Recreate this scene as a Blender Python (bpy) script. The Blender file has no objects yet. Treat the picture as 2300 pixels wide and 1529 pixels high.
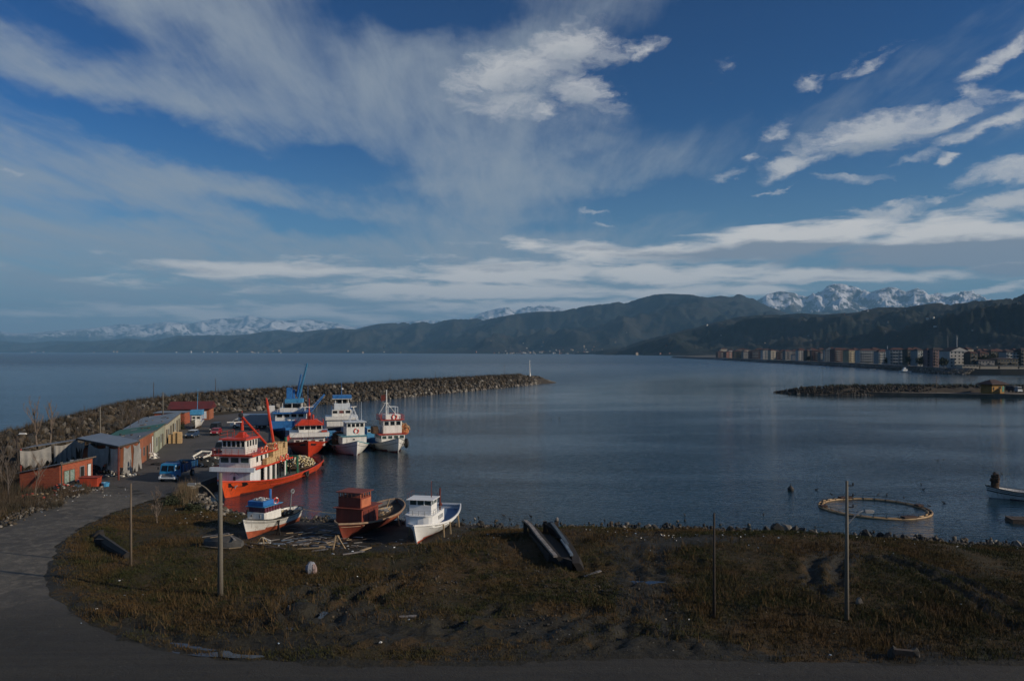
import bpy, bmesh, math, random
import numpy as np
from mathutils import Vector, Matrix
R = math.radians
random.seed(7)
rng = np.random.default_rng(11)
S = bpy.context.scene
COL = S.collection

# ------------------------------------------------------------------ camera
CAM_H = 19.0
F = 1725.0          # focal length in pixels of the 2300 px wide photograph
CX, HY = 1150.0, 790.0
cam_d = bpy.data.cameras.new('camera')
cam = bpy.data.objects.new('camera', cam_d)
COL.objects.link(cam)
cam.location = (0, 0, CAM_H)
cam.rotation_euler = (R(90), 0, 0)
cam_d.sensor_width = 36.0
cam_d.lens = 27.0
cam_d.shift_y = 25.5 / 2300.0
cam_d.clip_start = 0.5
cam_d.clip_end = 120000
S.camera = cam

# ------------------------------------------------------------------ exposure
S.view_settings.view_transform = 'Standard'
S.view_settings.look = 'None'
S.view_settings.gamma = 1.0
S.view_settings.exposure = EXPO = -0.22
S.view_settings.use_curve_mapping = False

# ------------------------------------------------------------------ sun
SUN_EL, SUN_AZ = R(21.5), R(-17.6)        # azimuth from +X, negative = behind the camera
sd = Vector((math.cos(SUN_AZ) * math.cos(SUN_EL), math.sin(SUN_AZ) * math.cos(SUN_EL), math.sin(SUN_EL)))
sun_d = bpy.data.lights.new('sun', 'SUN')
sun_d.energy = 5.0
sun_d.angle = R(0.5)
sun_d.color = (1.0, 0.83, 0.63)
sun = bpy.data.objects.new('sun', sun_d)
COL.objects.link(sun)
sun.rotation_euler = sd.to_track_quat('Z', 'Y').to_euler()
sun.location = (60, -20, 60)


# ------------------------------------------------------------------ node helper
class NT:
    def __init__(self, nt):
        self.nt = nt
    def n(self, typ, **kw):
        nd = self.nt.nodes.new(typ)
        for k, v in kw.items():
            setattr(nd, k, v)
        return nd
    def link(self, a, b):
        self.nt.links.new(a, b)
    def put(self, sock, v):
        if v is None:
            return
        if hasattr(v, 'is_output'):
            self.link(v, sock)
        else:
            sock.default_value = v
    def m(self, op, a, b=None, c=None, clamp=False):
        nd = self.n('ShaderNodeMath', operation=op, use_clamp=clamp)
        for i, v in enumerate((a, b, c)):
            self.put(nd.inputs[i], v)
        return nd.outputs[0]
    def mix(self, f, a, b, blend='MIX'):
        nd = self.n('ShaderNodeMix', data_type='RGBA', blend_type=blend)
        self.put(nd.inputs[0], f)
        for s, v in ((nd.inputs[6], a), (nd.inputs[7], b)):
            if isinstance(v, (tuple, list)) and len(v) == 3:
                v = (*v, 1)
            self.put(s, v)
        return nd.outputs[2]
    def noise(self, vec, scale, detail=4, rough=0.5, dist=0.0, dims='3D'):
        nd = self.n('ShaderNodeTexNoise', noise_dimensions=dims)
        if vec is not None:
            self.link(vec, nd.inputs['Vector'])
        nd.inputs['Scale'].default_value = scale
        nd.inputs['Detail'].default_value = detail
        nd.inputs['Roughness'].default_value = rough
        nd.inputs['Distortion'].default_value = dist
        return nd.outputs['Fac']
    def ramp(self, f, lo, hi, smooth=True):
        nd = self.n('ShaderNodeMapRange', interpolation_type='SMOOTHSTEP' if smooth else 'LINEAR')
        self.put(nd.inputs[0], f)
        nd.inputs[1].default_value = lo
        nd.inputs[2].default_value = hi
        return nd.outputs[0]
    def comb(self, x, y, z):
        nd = self.n('ShaderNodeCombineXYZ')
        for i, v in enumerate((x, y, z)):
            self.put(nd.inputs[i], v)
        return nd.outputs[0]
    def sep(self, v):
        nd = self.n('ShaderNodeSeparateXYZ')
        self.link(v, nd.inputs[0])
        return nd.outputs[0], nd.outputs[1], nd.outputs[2]
    def vmul(self, v, s):
        nd = self.n('ShaderNodeVectorMath', operation='MULTIPLY')
        self.link(v, nd.inputs[0])
        nd.inputs[1].default_value = s
        return nd.outputs[0]
    def vadd(self, v, s):
        nd = self.n('ShaderNodeVectorMath', operation='ADD')
        self.link(v, nd.inputs[0])
        self.put(nd.inputs[1], s)
        return nd.outputs[0]


# ------------------------------------------------------------------ sky
W = bpy.data.worlds.new('World')
S.world = W
W.use_nodes = True
W.node_tree.nodes.clear()
w = NT(W.node_tree)
SKY_STR = 0.088
sky = w.n('ShaderNodeTexSky', sky_type='NISHITA')
sky.sun_disc = False
sky.sun_elevation = SUN_EL
sky.sun_rotation = R(90) - SUN_AZ
sky.altitude = 0
sky.air_density = 1.0
sky.dust_density = 0.6
sky.ozone_density = 3.0
tc = w.n('ShaderNodeTexCoord').outputs['Generated']
dx, dy, dz = w.sep(tc)
zc = w.m('MAXIMUM', dz, 0.0)
# cloud layer coordinates: the direction cast on a high plane
den = w.m('ADD', zc, 0.07)
px = w.m('DIVIDE', dx, den)
py = w.m('DIVIDE', dy, den)
pl = w.comb(px, py, 0.0)
# photograph-like angular coordinates of a direction (azimuth tangent, elevation tangent)
az = w.m('ARCTAN2', dx, dy)                 # radians right of north (+Y)
hor = w.m('SQRT', w.m('ADD', w.m('MULTIPLY', dx, dx), w.m('MULTIPLY', dy, dy)))
el = w.m('ARCTAN2', dz, hor)


def pix(x, y):
    u, v = (x - CX) / F, (HY - y) / F
    return math.atan(u), math.atan2(v, math.hypot(1, u))


# domain-warp so that the cloud outlines are ragged
wn = w.n('ShaderNodeTexNoise', noise_dimensions='3D')
wv = w.comb(w.m('MULTIPLY', az, 1.0), w.m('MULTIPLY', el, 2.0), 0.0)
w.link(wv, wn.inputs['Vector'])
wn.inputs['Scale'].default_value = 9.0
wn.inputs['Detail'].default_value = 6.0
wn.inputs['Roughness'].default_value = 0.62
wx, wy, _ = w.sep(wn.outputs['Color'])
azw = w.m('ADD', az, w.m('MULTIPLY', w.m('SUBTRACT', wx, 0.5), 0.12))
elw = w.m('ADD', el, w.m('MULTIPLY', w.m('SUBTRACT', wy, 0.5), 0.065))


def ellipses(lst, A, E):
    """soft union of cloud bodies: (px x, px y, half width px, half height px, tilt deg, strength)"""
    out = None
    for (x, y, a, b, t, s) in lst:
        ca, ce = pix(x, y)
        ra, re = a / F, b / F
        c, sn = math.cos(R(t)), math.sin(R(t))
        u = w.m('SUBTRACT', A, ca)
        v = w.m('SUBTRACT', E, ce)
        p = w.m('DIVIDE', w.m('ADD', w.m('MULTIPLY', u, c), w.m('MULTIPLY', v, sn)), ra)
        q = w.m('DIVIDE', w.m('SUBTRACT', w.m('MULTIPLY', v, c), w.m('MULTIPLY', u, sn)), re)
        d = w.m('ADD', w.m('MULTIPLY', p, p), w.m('MULTIPLY', q, q))
        g = w.m('MULTIPLY', w.m('EXPONENT', w.m('MULTIPLY', d, -1.1)), s)
        out = g if out is None else w.m('MAXIMUM', out, g)
    return out


cumulus = [
    (1290, 120, 130, 60, 12, 1.0), (1430, 108, 75, 26, 8, .95), (1170, 165, 200, 60, 5, 1.0), (1320, 215, 120, 55, -20, .95), (1060, 185, 110, 36, 5, .75), (1230, 250, 130, 30, -5, .75),
    (1130, 225, 170, 50, 0, .82),
    (1800, 185, 72, 18, 14, .8), (1960, 145, 85, 16, 16, .7), (1650, 130, 70, 24, 10, .5), (1880, 165, 150, 22, 15, .5),
    (2290, 110, 60, 28, 20, 1.0), (2230, 165, 60, 24, 15, .9), (2190, 225, 70, 32, -15, .8), (2290, 225, 50, 18, -8, .8),
    (1960, 300, 200, 48, 8, 1.0), (2120, 262, 90, 22, 12, 1.0), (2240, 280, 150, 22, 12, 1.0), (1800, 370, 130, 24, 6, 1.0), (1760, 300, 60, 30, 8, .75),
    (1690, 347, 34, 13, 0, .8), (1610, 385, 60, 14, 3, .7), (1900, 408, 90, 17, 0, .75), (2060, 355, 90, 20, 10, .6), (2140, 355, 30, 12, -10, .8),
    (2240, 400, 100, 28, 8, .95), (2270, 455, 100, 26, 10, 1.0), (2010, 470, 110, 17, 3, .95), (2110, 450, 60, 12, 8, .8),
    (1335, 475, 70, 9, 0, .8), (1350, 495, 50, 7, 0, .7), (1740, 422, 90, 6, 2, .6),
    (235, 562, 75, 22, -5, .62), (760, 580, 60, 14, 0, .62), (265, 395, 40, 14, 0, .45), (20, 375, 50, 10, 0, .6),
]
bank = [
    (2140, 540, 260, 48, 0, 1.15), (1750, 545, 280, 45, 3, 1.05), (1560, 565, 230, 32, 0, .9), (2290, 575, 160, 45, -5, 1.15),
    (1300, 560, 260, 34, -3, .7), (1150, 610, 330, 40, 0, .8), (1500, 618, 270, 34, 0, .95), (1900, 620, 330, 22, 0, .9),
    (1060, 655, 420, 30, 0, .85), (700, 610, 360, 34, 0, .78), (350, 640, 420, 30, 0, .48), (520, 700, 560, 26, 0, .66), (120, 590, 280, 24, 0, .42), (1250, 690, 420, 22, 0, .85), (60, 700, 300, 22, 0, .42), (1560, 655, 300, 22, 0, .8),
    (2230, 650, 200, 10, 5, .6),
]
cirrus_gaps = [
    (420, 325, 520, 40, -9, .75), (60, 270, 220, 50, -8, .45), (740, 365, 190, 42, -8, .62), (690, 490, 210, 26, -4, .62), (980, 20, 260, 60, 4, .75), (1620, 110, 330, 120, 14, .80), (2000, 60, 330, 80, 18, .45),
    (140, 45, 220, 60, -10, .6), (1530, 440, 300, 38, 6, .62), (1950, 430, 380, 50, 6, .40), (1250, 500, 120, 22, 5, .35), (300, 470, 160, 20, -8, .3), (420, 110, 130, 50, -30, .25), (1330, 330, 90, 40, 20, .2),
]
cirrus_mass = [
    (700, 200, 420, 120, -18, .75), (1000, 330, 420, 110, -8, .72), (1050, 440, 330, 90, -15, .85), (1250, 330, 380, 90, 8, .7), (350, 230, 330, 90, -22, .55), (900, 520, 500, 50, -6, .5),
    (1650, 270, 500, 70, 18, .42), (1900, 120, 600, 60, 20, .36), (250, 480, 420, 45, -8, .4), (520, 430, 420, 30, -14, .38), (180, 120, 200, 80, -20, .3),
    (1180, 130, 300, 70, 5, .4),
]


def cloud_field(A, E, dA, dE):
    """cumulus + bank density with fine break-up, sampled at a shifted point"""
    a2 = w.m('ADD', A, dA) if dA else A
    e2 = w.m('ADD', E, dE) if dE else E
    fv = w.comb(a2, w.m('MULTIPLY', e2, 2.6), 0.3)
    f = w.noise(fv, 24.0, 8, 0.64, 0.25)
    return a2, e2, f


# fine, combed high cloud
st = w.comb(w.m('MULTIPLY', px, 1.0), w.m('MULTIPLY', py, 0.30), 0.0)
c1 = w.noise(st, 1.15, 9, 0.62, 0.9)
c2 = w.noise(w.vadd(w.vmul(pl, (2.2, .55, 1)), (7.3, 2.1, 0)), 2.2, 8, 0.65, 0.6)
big = w.noise(w.vmul(pl, (.55, .3, 1)), 1.0, 3, 0.5, 0.4)
mass = ellipses(cirrus_mass, azw, elw)
c3 = w.noise(w.vadd(w.vmul(pl, (3.4, .42, 1)), (1.3, 4.1, 0)), 3.6, 6, 0.7, 0.5)
cden = w.m('ADD', w.m('ADD', w.m('MULTIPLY', c1, 0.55), w.m('MULTIPLY', c2, 0.28)), w.m('MULTIPLY', c3, .17))
inview = w.ramp(w.m('ABSOLUTE', az), 0.95, 0.65)       # outside the view the high cloud goes on from noise alone
gaps = ellipses(cirrus_gaps, azw, elw)
basev = w.m('ADD', .35, w.m('MULTIPLY', w.ramp(az, .45, -.02), .34))
mass = w.m('SUBTRACT', w.m('MAXIMUM', mass, basev), w.m('MULTIPLY', gaps, 1.15))
massx = w.m('ADD', w.m('MULTIPLY', mass, inview), w.m('MULTIPLY', w.m('SUBTRACT', 1.0, inview), w.m('MULTIPLY', w.ramp(big, .4, .65), .6)))
cir = w.ramp(w.m('ADD', cden, w.m('MULTIPLY', massx, 0.50)), 0.56, 0.98)
cir = w.m('MULTIPLY', cir, 0.90)

fa, fe, f0 = cloud_field(azw, elw, 0, 0)
lowf = w.noise(w.comb(az, w.m('MULTIPLY', el, 6.0), 1.7), 11.0, 7, 0.6, 0.3)
cum0 = ellipses(cumulus, azw, elw)
dens_c = w.ramp(w.m('ADD', cum0, w.m('MULTIPLY', w.m('SUBTRACT', f0, .5), 1.25)), 0.38, 1.10)
bank0 = ellipses(bank, w.m('ADD', az, w.m('MULTIPLY', w.m('SUBTRACT', wx, .5), .10)), w.m('ADD', el, w.m('MULTIPLY', w.m('SUBTRACT', wy, .5), .028)))
dens_b = w.ramp(w.m('ADD', bank0, w.m('MULTIPLY', w.m('SUBTRACT', lowf, .5), 1.4)), 0.28, 0.74)
# undersides of the bank: density seen a little higher up
bank_up = ellipses([(2070, 572, 400, 34, -2, 1.3), (1690, 568, 300, 25, 0, 1.0), (2290, 604, 150, 24, -6, 1.1), (1340, 556, 220, 13, 0, .5), (1130, 600, 200, 14, 0, .55), (760, 598, 260, 12, 0, .5), (300, 600, 260, 12, 0, .45), (1800, 632, 260, 9, 0, .5), (1300, 640, 200, 9, 0, .4), (600, 660, 300, 9, 0, .35)], w.m('ADD', az, w.m('MULTIPLY', w.m('SUBTRACT', wx, .5), .10)),
                   w.m('ADD', el, w.m('MULTIPLY', w.m('SUBTRACT', wy, .5), .028)))
shade_b = w.ramp(w.m('ADD', bank_up, w.m('MULTIPLY', w.m('SUBTRACT', lowf, .5), 1.1)), 0.28, .80)
cum_up = w.ramp(w.m('ADD', ellipses(cumulus[:5] + cumulus[12:17], azw, w.m('ADD', elw, 0.016)),
                    w.m('MULTIPLY', w.m('SUBTRACT', f0, .5), 1.6)), 0.5, 1.25)

skyc = sky.outputs[0]
hsv = w.n('ShaderNodeHueSaturation')
hsv.inputs['Saturation'].default_value = 1.35
hsv.inputs['Hue'].default_value = 0.486
w.link(skyc, hsv.inputs['Color'])
gam = w.n('ShaderNodeGamma')
w.link(w.vmul(hsv.outputs[0], (.36, .36, .36)), gam.inputs['Color'])
gam.inputs['Gamma'].default_value = 1.75
veil = w.ramp(el, .30, .02)
base = w.mix(w.m('MULTIPLY', veil, .45), w.vmul(gam.outputs[0], (1.05, 1.38, 1.66)), (3.1, 4.8, 6.0, 1))
C_CIR = (4.2, 4.75, 5.35, 1)
C_LIT = (8.2, 8.1, 8.0, 1)
C_SHD = (3.0, 3.3, 3.9, 1)
C_CSH = (4.6, 5.0, 5.5, 1)
col = w.mix(cir, base, C_CIR)
bcol = w.mix(w.m('MULTIPLY', shade_b, .9), (12.0, 11.2, 10.2, 1), C_SHD)
col = w.mix(w.m('MULTIPLY', dens_b, .88), col, bcol)
ccol = w.mix(w.m('MULTIPLY', cum_up, .85), C_LIT, C_CSH)
col = w.mix(w.m('MULTIPLY', dens_c, .9), col, ccol)
bg = w.n('ShaderNodeBackground')
w.link(col, bg.inputs['Color'])
bg.inputs['Strength'].default_value = SKY_STR
wo = w.n('ShaderNodeOutputWorld')
w.link(bg.outputs[0], wo.inputs['Surface'])
W.cycles.sampling_method = 'MANUAL'
W.cycles.sample_map_resolution = 1024


# ------------------------------------------------------------------ pixel -> world helpers
def gp(x, y, z=0.0):
    """point on the level z that the photograph shows at pixel x, y"""
    d = (CAM_H - z) * F / (y - HY)
    return Vector(((x - CX) / F * d, d, z))


def dp(x, y, d):
    """point at distance d (along +Y) seen at pixel x, y"""
    return Vector(((x - CX) / F * d, d, CAM_H - (y - HY) / F * d))


# ------------------------------------------------------------------ mesh builder
class MB:
    def __init__(self):
        self.v, self.f, self.mi = [], [], []
    def add(self, vs, fs, mi=0):
        o = len(self.v)
        self.v += [tuple(p) for p in vs]
        self.f += [tuple(i + o for i in f) for f in fs]
        self.mi += [mi] * len(fs)
        return self
    def box(self, c, s, rz=0.0, mi=0, taper=(1, 1), M=None):
        hx, hy, hz = s[0] / 2, s[1] / 2, s[2] / 2
        vs = []
        for z, tx, ty in ((-hz, 1, 1), (hz, taper[0], taper[1])):
            for x, y in ((-hx, -hy), (hx, -hy), (hx, hy), (-hx, hy)):
                vs.append(Vector((x * tx, y * ty, z)))
        Q = M or Matrix.Rotation(rz, 3, 'Z')
        vs = [Q @ p + Vector(c) for p in vs]
        return self.add(vs, [(0, 3, 2, 1), (4, 5, 6, 7), (0, 1, 5, 4), (1, 2, 6, 5), (2, 3, 7, 6), (3, 0, 4, 7)], mi)
    def beam(self, a, b, w_, h_, mi=0):
        a, b = Vector(a), Vector(b)
        d = b - a
        q = d.to_track_quat('Z', 'Y').to_matrix()
        return self.box((a + b) / 2, (w_, h_, d.length), M=q, mi=mi)
    def tube(self, pts, r, n=6, mi=0, cap=True):
        pts = [Vector(p) for p in pts]
        rs = r if isinstance(r, (list, tuple)) else [r] * len(pts)
        vs, fs = [], []
        up = None
        for i, p in enumerate(pts):
            t = (pts[min(i + 1, len(pts) - 1)] - pts[max(i - 1, 0)]).normalized()
            if up is None:
                up = t.orthogonal().normalized()
            up = (up - t * up.dot(t))
            up = up.normalized() if up.length > 1e-6 else t.orthogonal().normalized()
            s = t.cross(up)
            for k in range(n):
                a = 2 * math.pi * k / n
                vs.append(p + (up * math.cos(a) + s * math.sin(a)) * rs[i])
        for i in range(len(pts) - 1):
            for k in range(n):
                a, b = i * n + k, i * n + (k + 1) % n
                fs.append((a, b, b + n, a + n))
        if cap:
            fs.append(tuple(reversed(range(n))))
            fs.append(tuple(range((len(pts) - 1) * n, len(pts) * n)))
        return self.add(vs, fs, mi)
    def torus(self, c, Rr, r, M=None, n=14, m=6, mi=0):
        M = M or Matrix.Identity(3)
        vs, fs = [], []
        for i in range(n):
            a = 2 * math.pi * i / n
            for j in range(m):
                b = 2 * math.pi * j / m
                vs.append(M @ Vector(((Rr + r * math.cos(b)) * math.cos(a), (Rr + r * math.cos(b)) * math.sin(a), r * math.sin(b))) + Vector(c))
        for i in range(n):
            for j in range(m):
                fs.append((i * m + j, ((i + 1) % n) * m + j, ((i + 1) % n) * m + (j + 1) % m, i * m + (j + 1) % m))
        return self.add(vs, fs, mi)
    def prism(self, poly, z0, z1, mi=0, top=None):
        n = len(poly)
        t = top or poly
        vs = [(p[0], p[1], z0) for p in poly] + [(p[0], p[1], z1) for p in t]
        fs = [tuple(reversed(range(n))), tuple(range(n, 2 * n))]
        for i in range(n):
            j = (i + 1) % n
            fs.append((i, j, j + n, i + n))
        return self.add(vs, fs, mi)
    def sphere(self, c, s, n=8, m=5, mi=0, jit=0.0, seed=0):
        rr = random.Random(seed)
        vs, fs = [], []
        s = s if isinstance(s, (tuple, list)) else (s, s, s)
        vs.append((c[0], c[1], c[2] - s[2]))
        for j in range(1, m):
            t = math.pi * j / m - math.pi / 2
            for i in range(n):
                a = 2 * math.pi * i / n
                k = 1 + rr.uniform(-jit, jit)
                vs.append((c[0] + s[0] * k * math.cos(t) * math.cos(a), c[1] + s[1] * k * math.cos(t) * math.sin(a), c[2] + s[2] * k * math.sin(t)))
        vs.append((c[0], c[1], c[2] + s[2]))
        L = len(vs) - 1
        for i in range(n):
            j = (i + 1) % n
            fs.append((0, 1 + j, 1 + i))
            for k in range(m - 2):
                a, b = 1 + k * n + i, 1 + k * n + j
                fs.append((a, b, b + n, a + n))
            fs.append((1 + (m - 2) * n + i, 1 + (m - 2) * n + j, L))
        return self.add(vs, fs, mi)
    def mesh(self, name, mats, smooth=False):
        me = bpy.data.meshes.new(name)
        me.from_pydata(self.v, [], self.f)
        for mm in (mats if isinstance(mats, (list, tuple)) else [mats]):
            me.materials.append(mm)
        if any(self.mi):
            me.polygons.foreach_set('material_index', self.mi)
        bm = bmesh.new()
        bm.from_mesh(me)
        bmesh.ops.recalc_face_normals(bm, faces=bm.faces)
        bm.to_mesh(me)
        bm.free()
        if smooth:
            me.shade_smooth()
        me.update()
        return me
    def build(self, name, mats, parent=None, smooth=False, bevel=0.0, label=None, kind=None):
        me = self.mesh(name, mats, smooth)
        if bevel:
            bm = bmesh.new()
            bm.from_mesh(me)
            eds = [e for e in bm.edges if len(e.link_faces) == 2 and e.calc_face_angle(0) > 0.6]
            bmesh.ops.bevel(bm, geom=eds, offset=bevel, segments=1, affect='EDGES', clamp_overlap=True)
            bm.to_mesh(me)
            bm.free()
        o = bpy.data.objects.new(name, me)
        COL.objects.link(o)
        if parent:
            o.parent = parent
        if label:
            o['label'] = label
        if kind:
            o['kind'] = kind
        return o


def inst(name, me, parent=None, loc=(0, 0, 0), rot=(0, 0, 0), scale=(1, 1, 1)):
    o = bpy.data.objects.new(name, me)
    COL.objects.link(o)
    if parent:
        o.parent = parent
    o.location = loc
    o.rotation_euler = rot
    o.scale = scale
    return o


def thing(name, label, cat, loc=(0, 0, 0), rz=0.0, group=None):
    o = bpy.data.objects.new(name, None)
    COL.objects.link(o)
    o.empty_display_size = 0.5
    o.location = loc
    o.rotation_euler = (0, 0, rz)
    o['label'] = label
    o['category'] = cat
    if group:
        o['group'] = group
    return o


def tag(o, label, cat, group=None):
    o['label'] = label
    o['category'] = cat
    if group:
        o['group'] = group
    return o


def struct(o):
    o['kind'] = 'structure'
    return o


def np_mesh(name, verts, faces, mats, mat_idx=None, smooth=False):
    """verts (N,3) float, faces (M,k) int with k = 3 or 4"""
    me = bpy.data.meshes.new(name)
    verts = np.asarray(verts, dtype=np.float32)
    faces = np.asarray(faces, dtype=np.int32)
    M_, k = faces.shape
    me.vertices.add(len(verts))
    me.vertices.foreach_set('co', verts.ravel())
    me.loops.add(M_ * k)
    me.loops.foreach_set('vertex_index', faces.ravel())
    me.polygons.add(M_)
    me.polygons.foreach_set('loop_start', np.arange(0, M_ * k, k, dtype=np.int32))
    if smooth:
        me.polygons.foreach_set('use_smooth', np.ones(M_, dtype=bool))
    for mm in (mats if isinstance(mats, (list, tuple)) else [mats]):
        me.materials.append(mm)
    if mat_idx is not None:
        me.polygons.foreach_set('material_index', np.asarray(mat_idx, dtype=np.int32))
    me.update(calc_edges=True)
    o = bpy.data.objects.new(name, me)
    COL.objects.link(o)
    return o


# vectorised value noise
_P = rng.random((256, 256)).astype(np.float64)


def vnoise(x, y):
    xi = np.floor(x).astype(int)
    yi = np.floor(y).astype(int)
    fx, fy = x - xi, y - yi
    fx = fx * fx * (3 - 2 * fx)
    fy = fy * fy * (3 - 2 * fy)
    a = _P[xi % 256, yi % 256]
    b = _P[(xi + 1) % 256, yi % 256]
    c = _P[xi % 256, (yi + 1) % 256]
    d = _P[(xi + 1) % 256, (yi + 1) % 256]
    return (a * (1 - fx) + b * fx) * (1 - fy) + (c * (1 - fx) + d * fx) * fy


def fbm(x, y, oct=4, gain=0.5):
    s, a, t = 0, 1.0, 0
    for i in range(oct):
        s = s + a * vnoise(x * 2 ** i + 17.3 * i, y * 2 ** i + 5.1 * i)
        t += a
        a *= gain
    return s / t


def ridged(x, y, oct=5, gain=0.5):
    s, a, t = 0, 1.0, 0
    for i in range(oct):
        n_ = 1 - np.abs(2 * vnoise(x * 2 ** i + 31.7 * i, y * 2 ** i + 9.4 * i) - 1)
        s = s + a * n_ * n_
        t += a
        a *= gain
    return s / t


# ------------------------------------------------------------------ materials
_mats = {}


def mat(name, col, rough=0.6, var=0.18, vscale=3.0, bump=0.0, bscale=20.0, metal=0.0, col2=None, grime=0.0, spec=0.5, streak=False):
    """painted / weathered procedural surface"""
    if name in _mats:
        return _mats[name]
    m = bpy.data.materials.new(name)
    m.use_nodes = True
    m.node_tree.nodes.clear()
    t = NT(m.node_tree)
    bs = t.n('ShaderNodeBsdfPrincipled')
    out = t.n('ShaderNodeOutputMaterial')
    t.link(bs.outputs[0], out.inputs[0])
    co = t.n('ShaderNodeTexCoord').outputs['Object']
    if streak:
        co2 = t.vmul(co, (1, 1, .18))
    else:
        co2 = co
    f = t.noise(co2, vscale, 5, .62, .3)
    c2 = col2 or tuple(c * (1 - 2.2 * var) for c in col)
    c = t.mix(t.ramp(f, .32, .68), c2, col)
    if grime:
        g = t.noise(co2, vscale * 2.7, 6, .7, .6)
        c = t.mix(t.m('MULTIPLY', t.ramp(g, .52, .74), grime), c, (.10, .065, .04))
    if streak:
        g2 = t.noise(t.vmul(co, (1, 1, .07)), 3.4, 4, .6, .2)
        c = t.mix(t.m('MULTIPLY', t.ramp(g2, .56, .70), .38), c, (.13, .060, .028))
        _, _, oz = t.sep(co)
        seam = t.ramp(t.m('ABSOLUTE', t.m('SUBTRACT', t.m('FRACT', t.m('MULTIPLY', oz, 4.2)), .5)), .44, .5)
        c = t.mix(t.m('MULTIPLY', seam, .32), c, (.05, .04, .035))
    t.link(c, bs.inputs['Base Color'])
    t.put(bs.inputs['Roughness'], t.m('ADD', t.m('MULTIPLY', f, .25), rough - .12))
    bs.inputs['Metallic'].default_value = metal
    bs.inputs['Specular IOR Level'].default_value = spec
    if bump:
        b = t.n('ShaderNodeBump')
        b.inputs['Strength'].default_value = 1.0
        b.inputs['Distance'].default_value = bump
        t.link(t.noise(co, bscale, 4, .6), b.inputs['Height'])
        t.link(b.outputs[0], bs.inputs['Normal'])
    _mats[name] = m
    return m


def glassy(name, col=(.02, .03, .04), rough=.08):
    if name in _mats:
        return _mats[name]
    m = mat(name, col, rough + .05, .25, 1.5)
    return m

# ================================================================== SETTING
# ------------------------------------------------------------------ water
def water_material():
    m = bpy.data.materials.new('water')
    m.use_nodes = True
    m.node_tree.nodes.clear()
    t = NT(m.node_tree)
    bs = t.n('ShaderNodeBsdfPrincipled')
    out = t.n('ShaderNodeOutputMaterial')
    t.link(bs.outputs[0], out.inputs[0])
    geo = t.n('ShaderNodeNewGeometry').outputs['Position']
    x, y, z = t.sep(geo)
    # open sea lies outside the breakwater (left / beyond), the harbour inside is calmer
    side = t.m('SUBTRACT', t.m('ADD', t.m('MULTIPLY', x, 0.93), 0.0), t.m('MULTIPLY', t.m('SUBTRACT', y, 400.0), 0.37))
    calm = t.ramp(side, -35.0, 60.0)
    calm = t.m('MULTIPLY', calm, t.ramp(y, 900.0, 420.0))
    rip = t.noise(t.vmul(geo, (.55, 1.5, 1)), 1.1, 3, .55, .3)
    swell = t.noise(t.vmul(geo, (.5, 1.3, 1)), .28, 3, .5, .4)
    fine = t.noise(t.vmul(geo, (.7, 1.7, 1)), 3.6, 2, .5, .0)
    patch = t.noise(t.vmul(geo, (.35, 1.0, 1)), .035, 4, .55, .5)
    pf = t.ramp(patch, .3, .7)
    amp_r = t.m('ADD', .09, t.m('MULTIPLY', pf, .17))
    amp_r = t.m('ADD', amp_r, t.m('MULTIPLY', t.m('SUBTRACT', 1.0, calm), .13))
    amp_s = t.m('ADD', .05, t.m('MULTIPLY', t.m('SUBTRACT', 1.0, calm), .62))
    dec = t.m('SUBTRACT', 1.0, t.m('MULTIPLY', t.m('MULTIPLY', t.ramp(y, 110.0, 360.0), .84), t.m('ADD', .25, t.m('MULTIPLY', calm, .75))))
    amp_r = t.m('MULTIPLY', amp_r, dec)
    amp_s = t.m('MULTIPLY', amp_s, dec)
    h = t.m('ADD', t.m('MULTIPLY', rip, amp_r), t.m('MULTIPLY', swell, amp_s))
    h = t.m('ADD', h, t.m('MULTIPLY', fine, t.m('MULTIPLY', amp_r, .22)))
    b = t.n('ShaderNodeBump')
    b.inputs['Strength'].default_value = 1.0
    b.inputs['Distance'].default_value = 1.0
    t.link(h, b.inputs['Height'])
    t.link(b.outputs[0], bs.inputs['Normal'])
    c = t.mix(calm, (.008, .036, .066), (.010, .030, .044))
    t.link(c, bs.inputs['Base Color'])
    far = t.ramp(y, 260.0, 1300.0, False)
    t.put(bs.inputs['Roughness'], t.m('ADD', .05, t.m('MULTIPLY', far, .24)))
    bs.inputs['IOR'].default_value = 1.333
    return m


M_water = water_material()
rad = [0, 60, 120, 240, 480, 1000, 2000, 4000, 8000, 16000, 32000, 46500]
NS = 64
vs = [(0, 0, 0)]
fs = []
for r_ in rad[1:]:
    for i in range(NS):
        a = 2 * math.pi * i / NS
        vs.append((r_ * math.cos(a), r_ * math.sin(a), 0))
for i in range(NS):
    fs.append((0, 1 + i, 1 + (i + 1) % NS))
    for k in range(len(rad) - 2):
        a, b = 1 + k * NS + i, 1 + k * NS + (i + 1) % NS
        fs.append((a, a + NS, b + NS, b))
mb = MB()
mb.add(vs, fs)
struct(mb.build('water', M_water))


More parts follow.
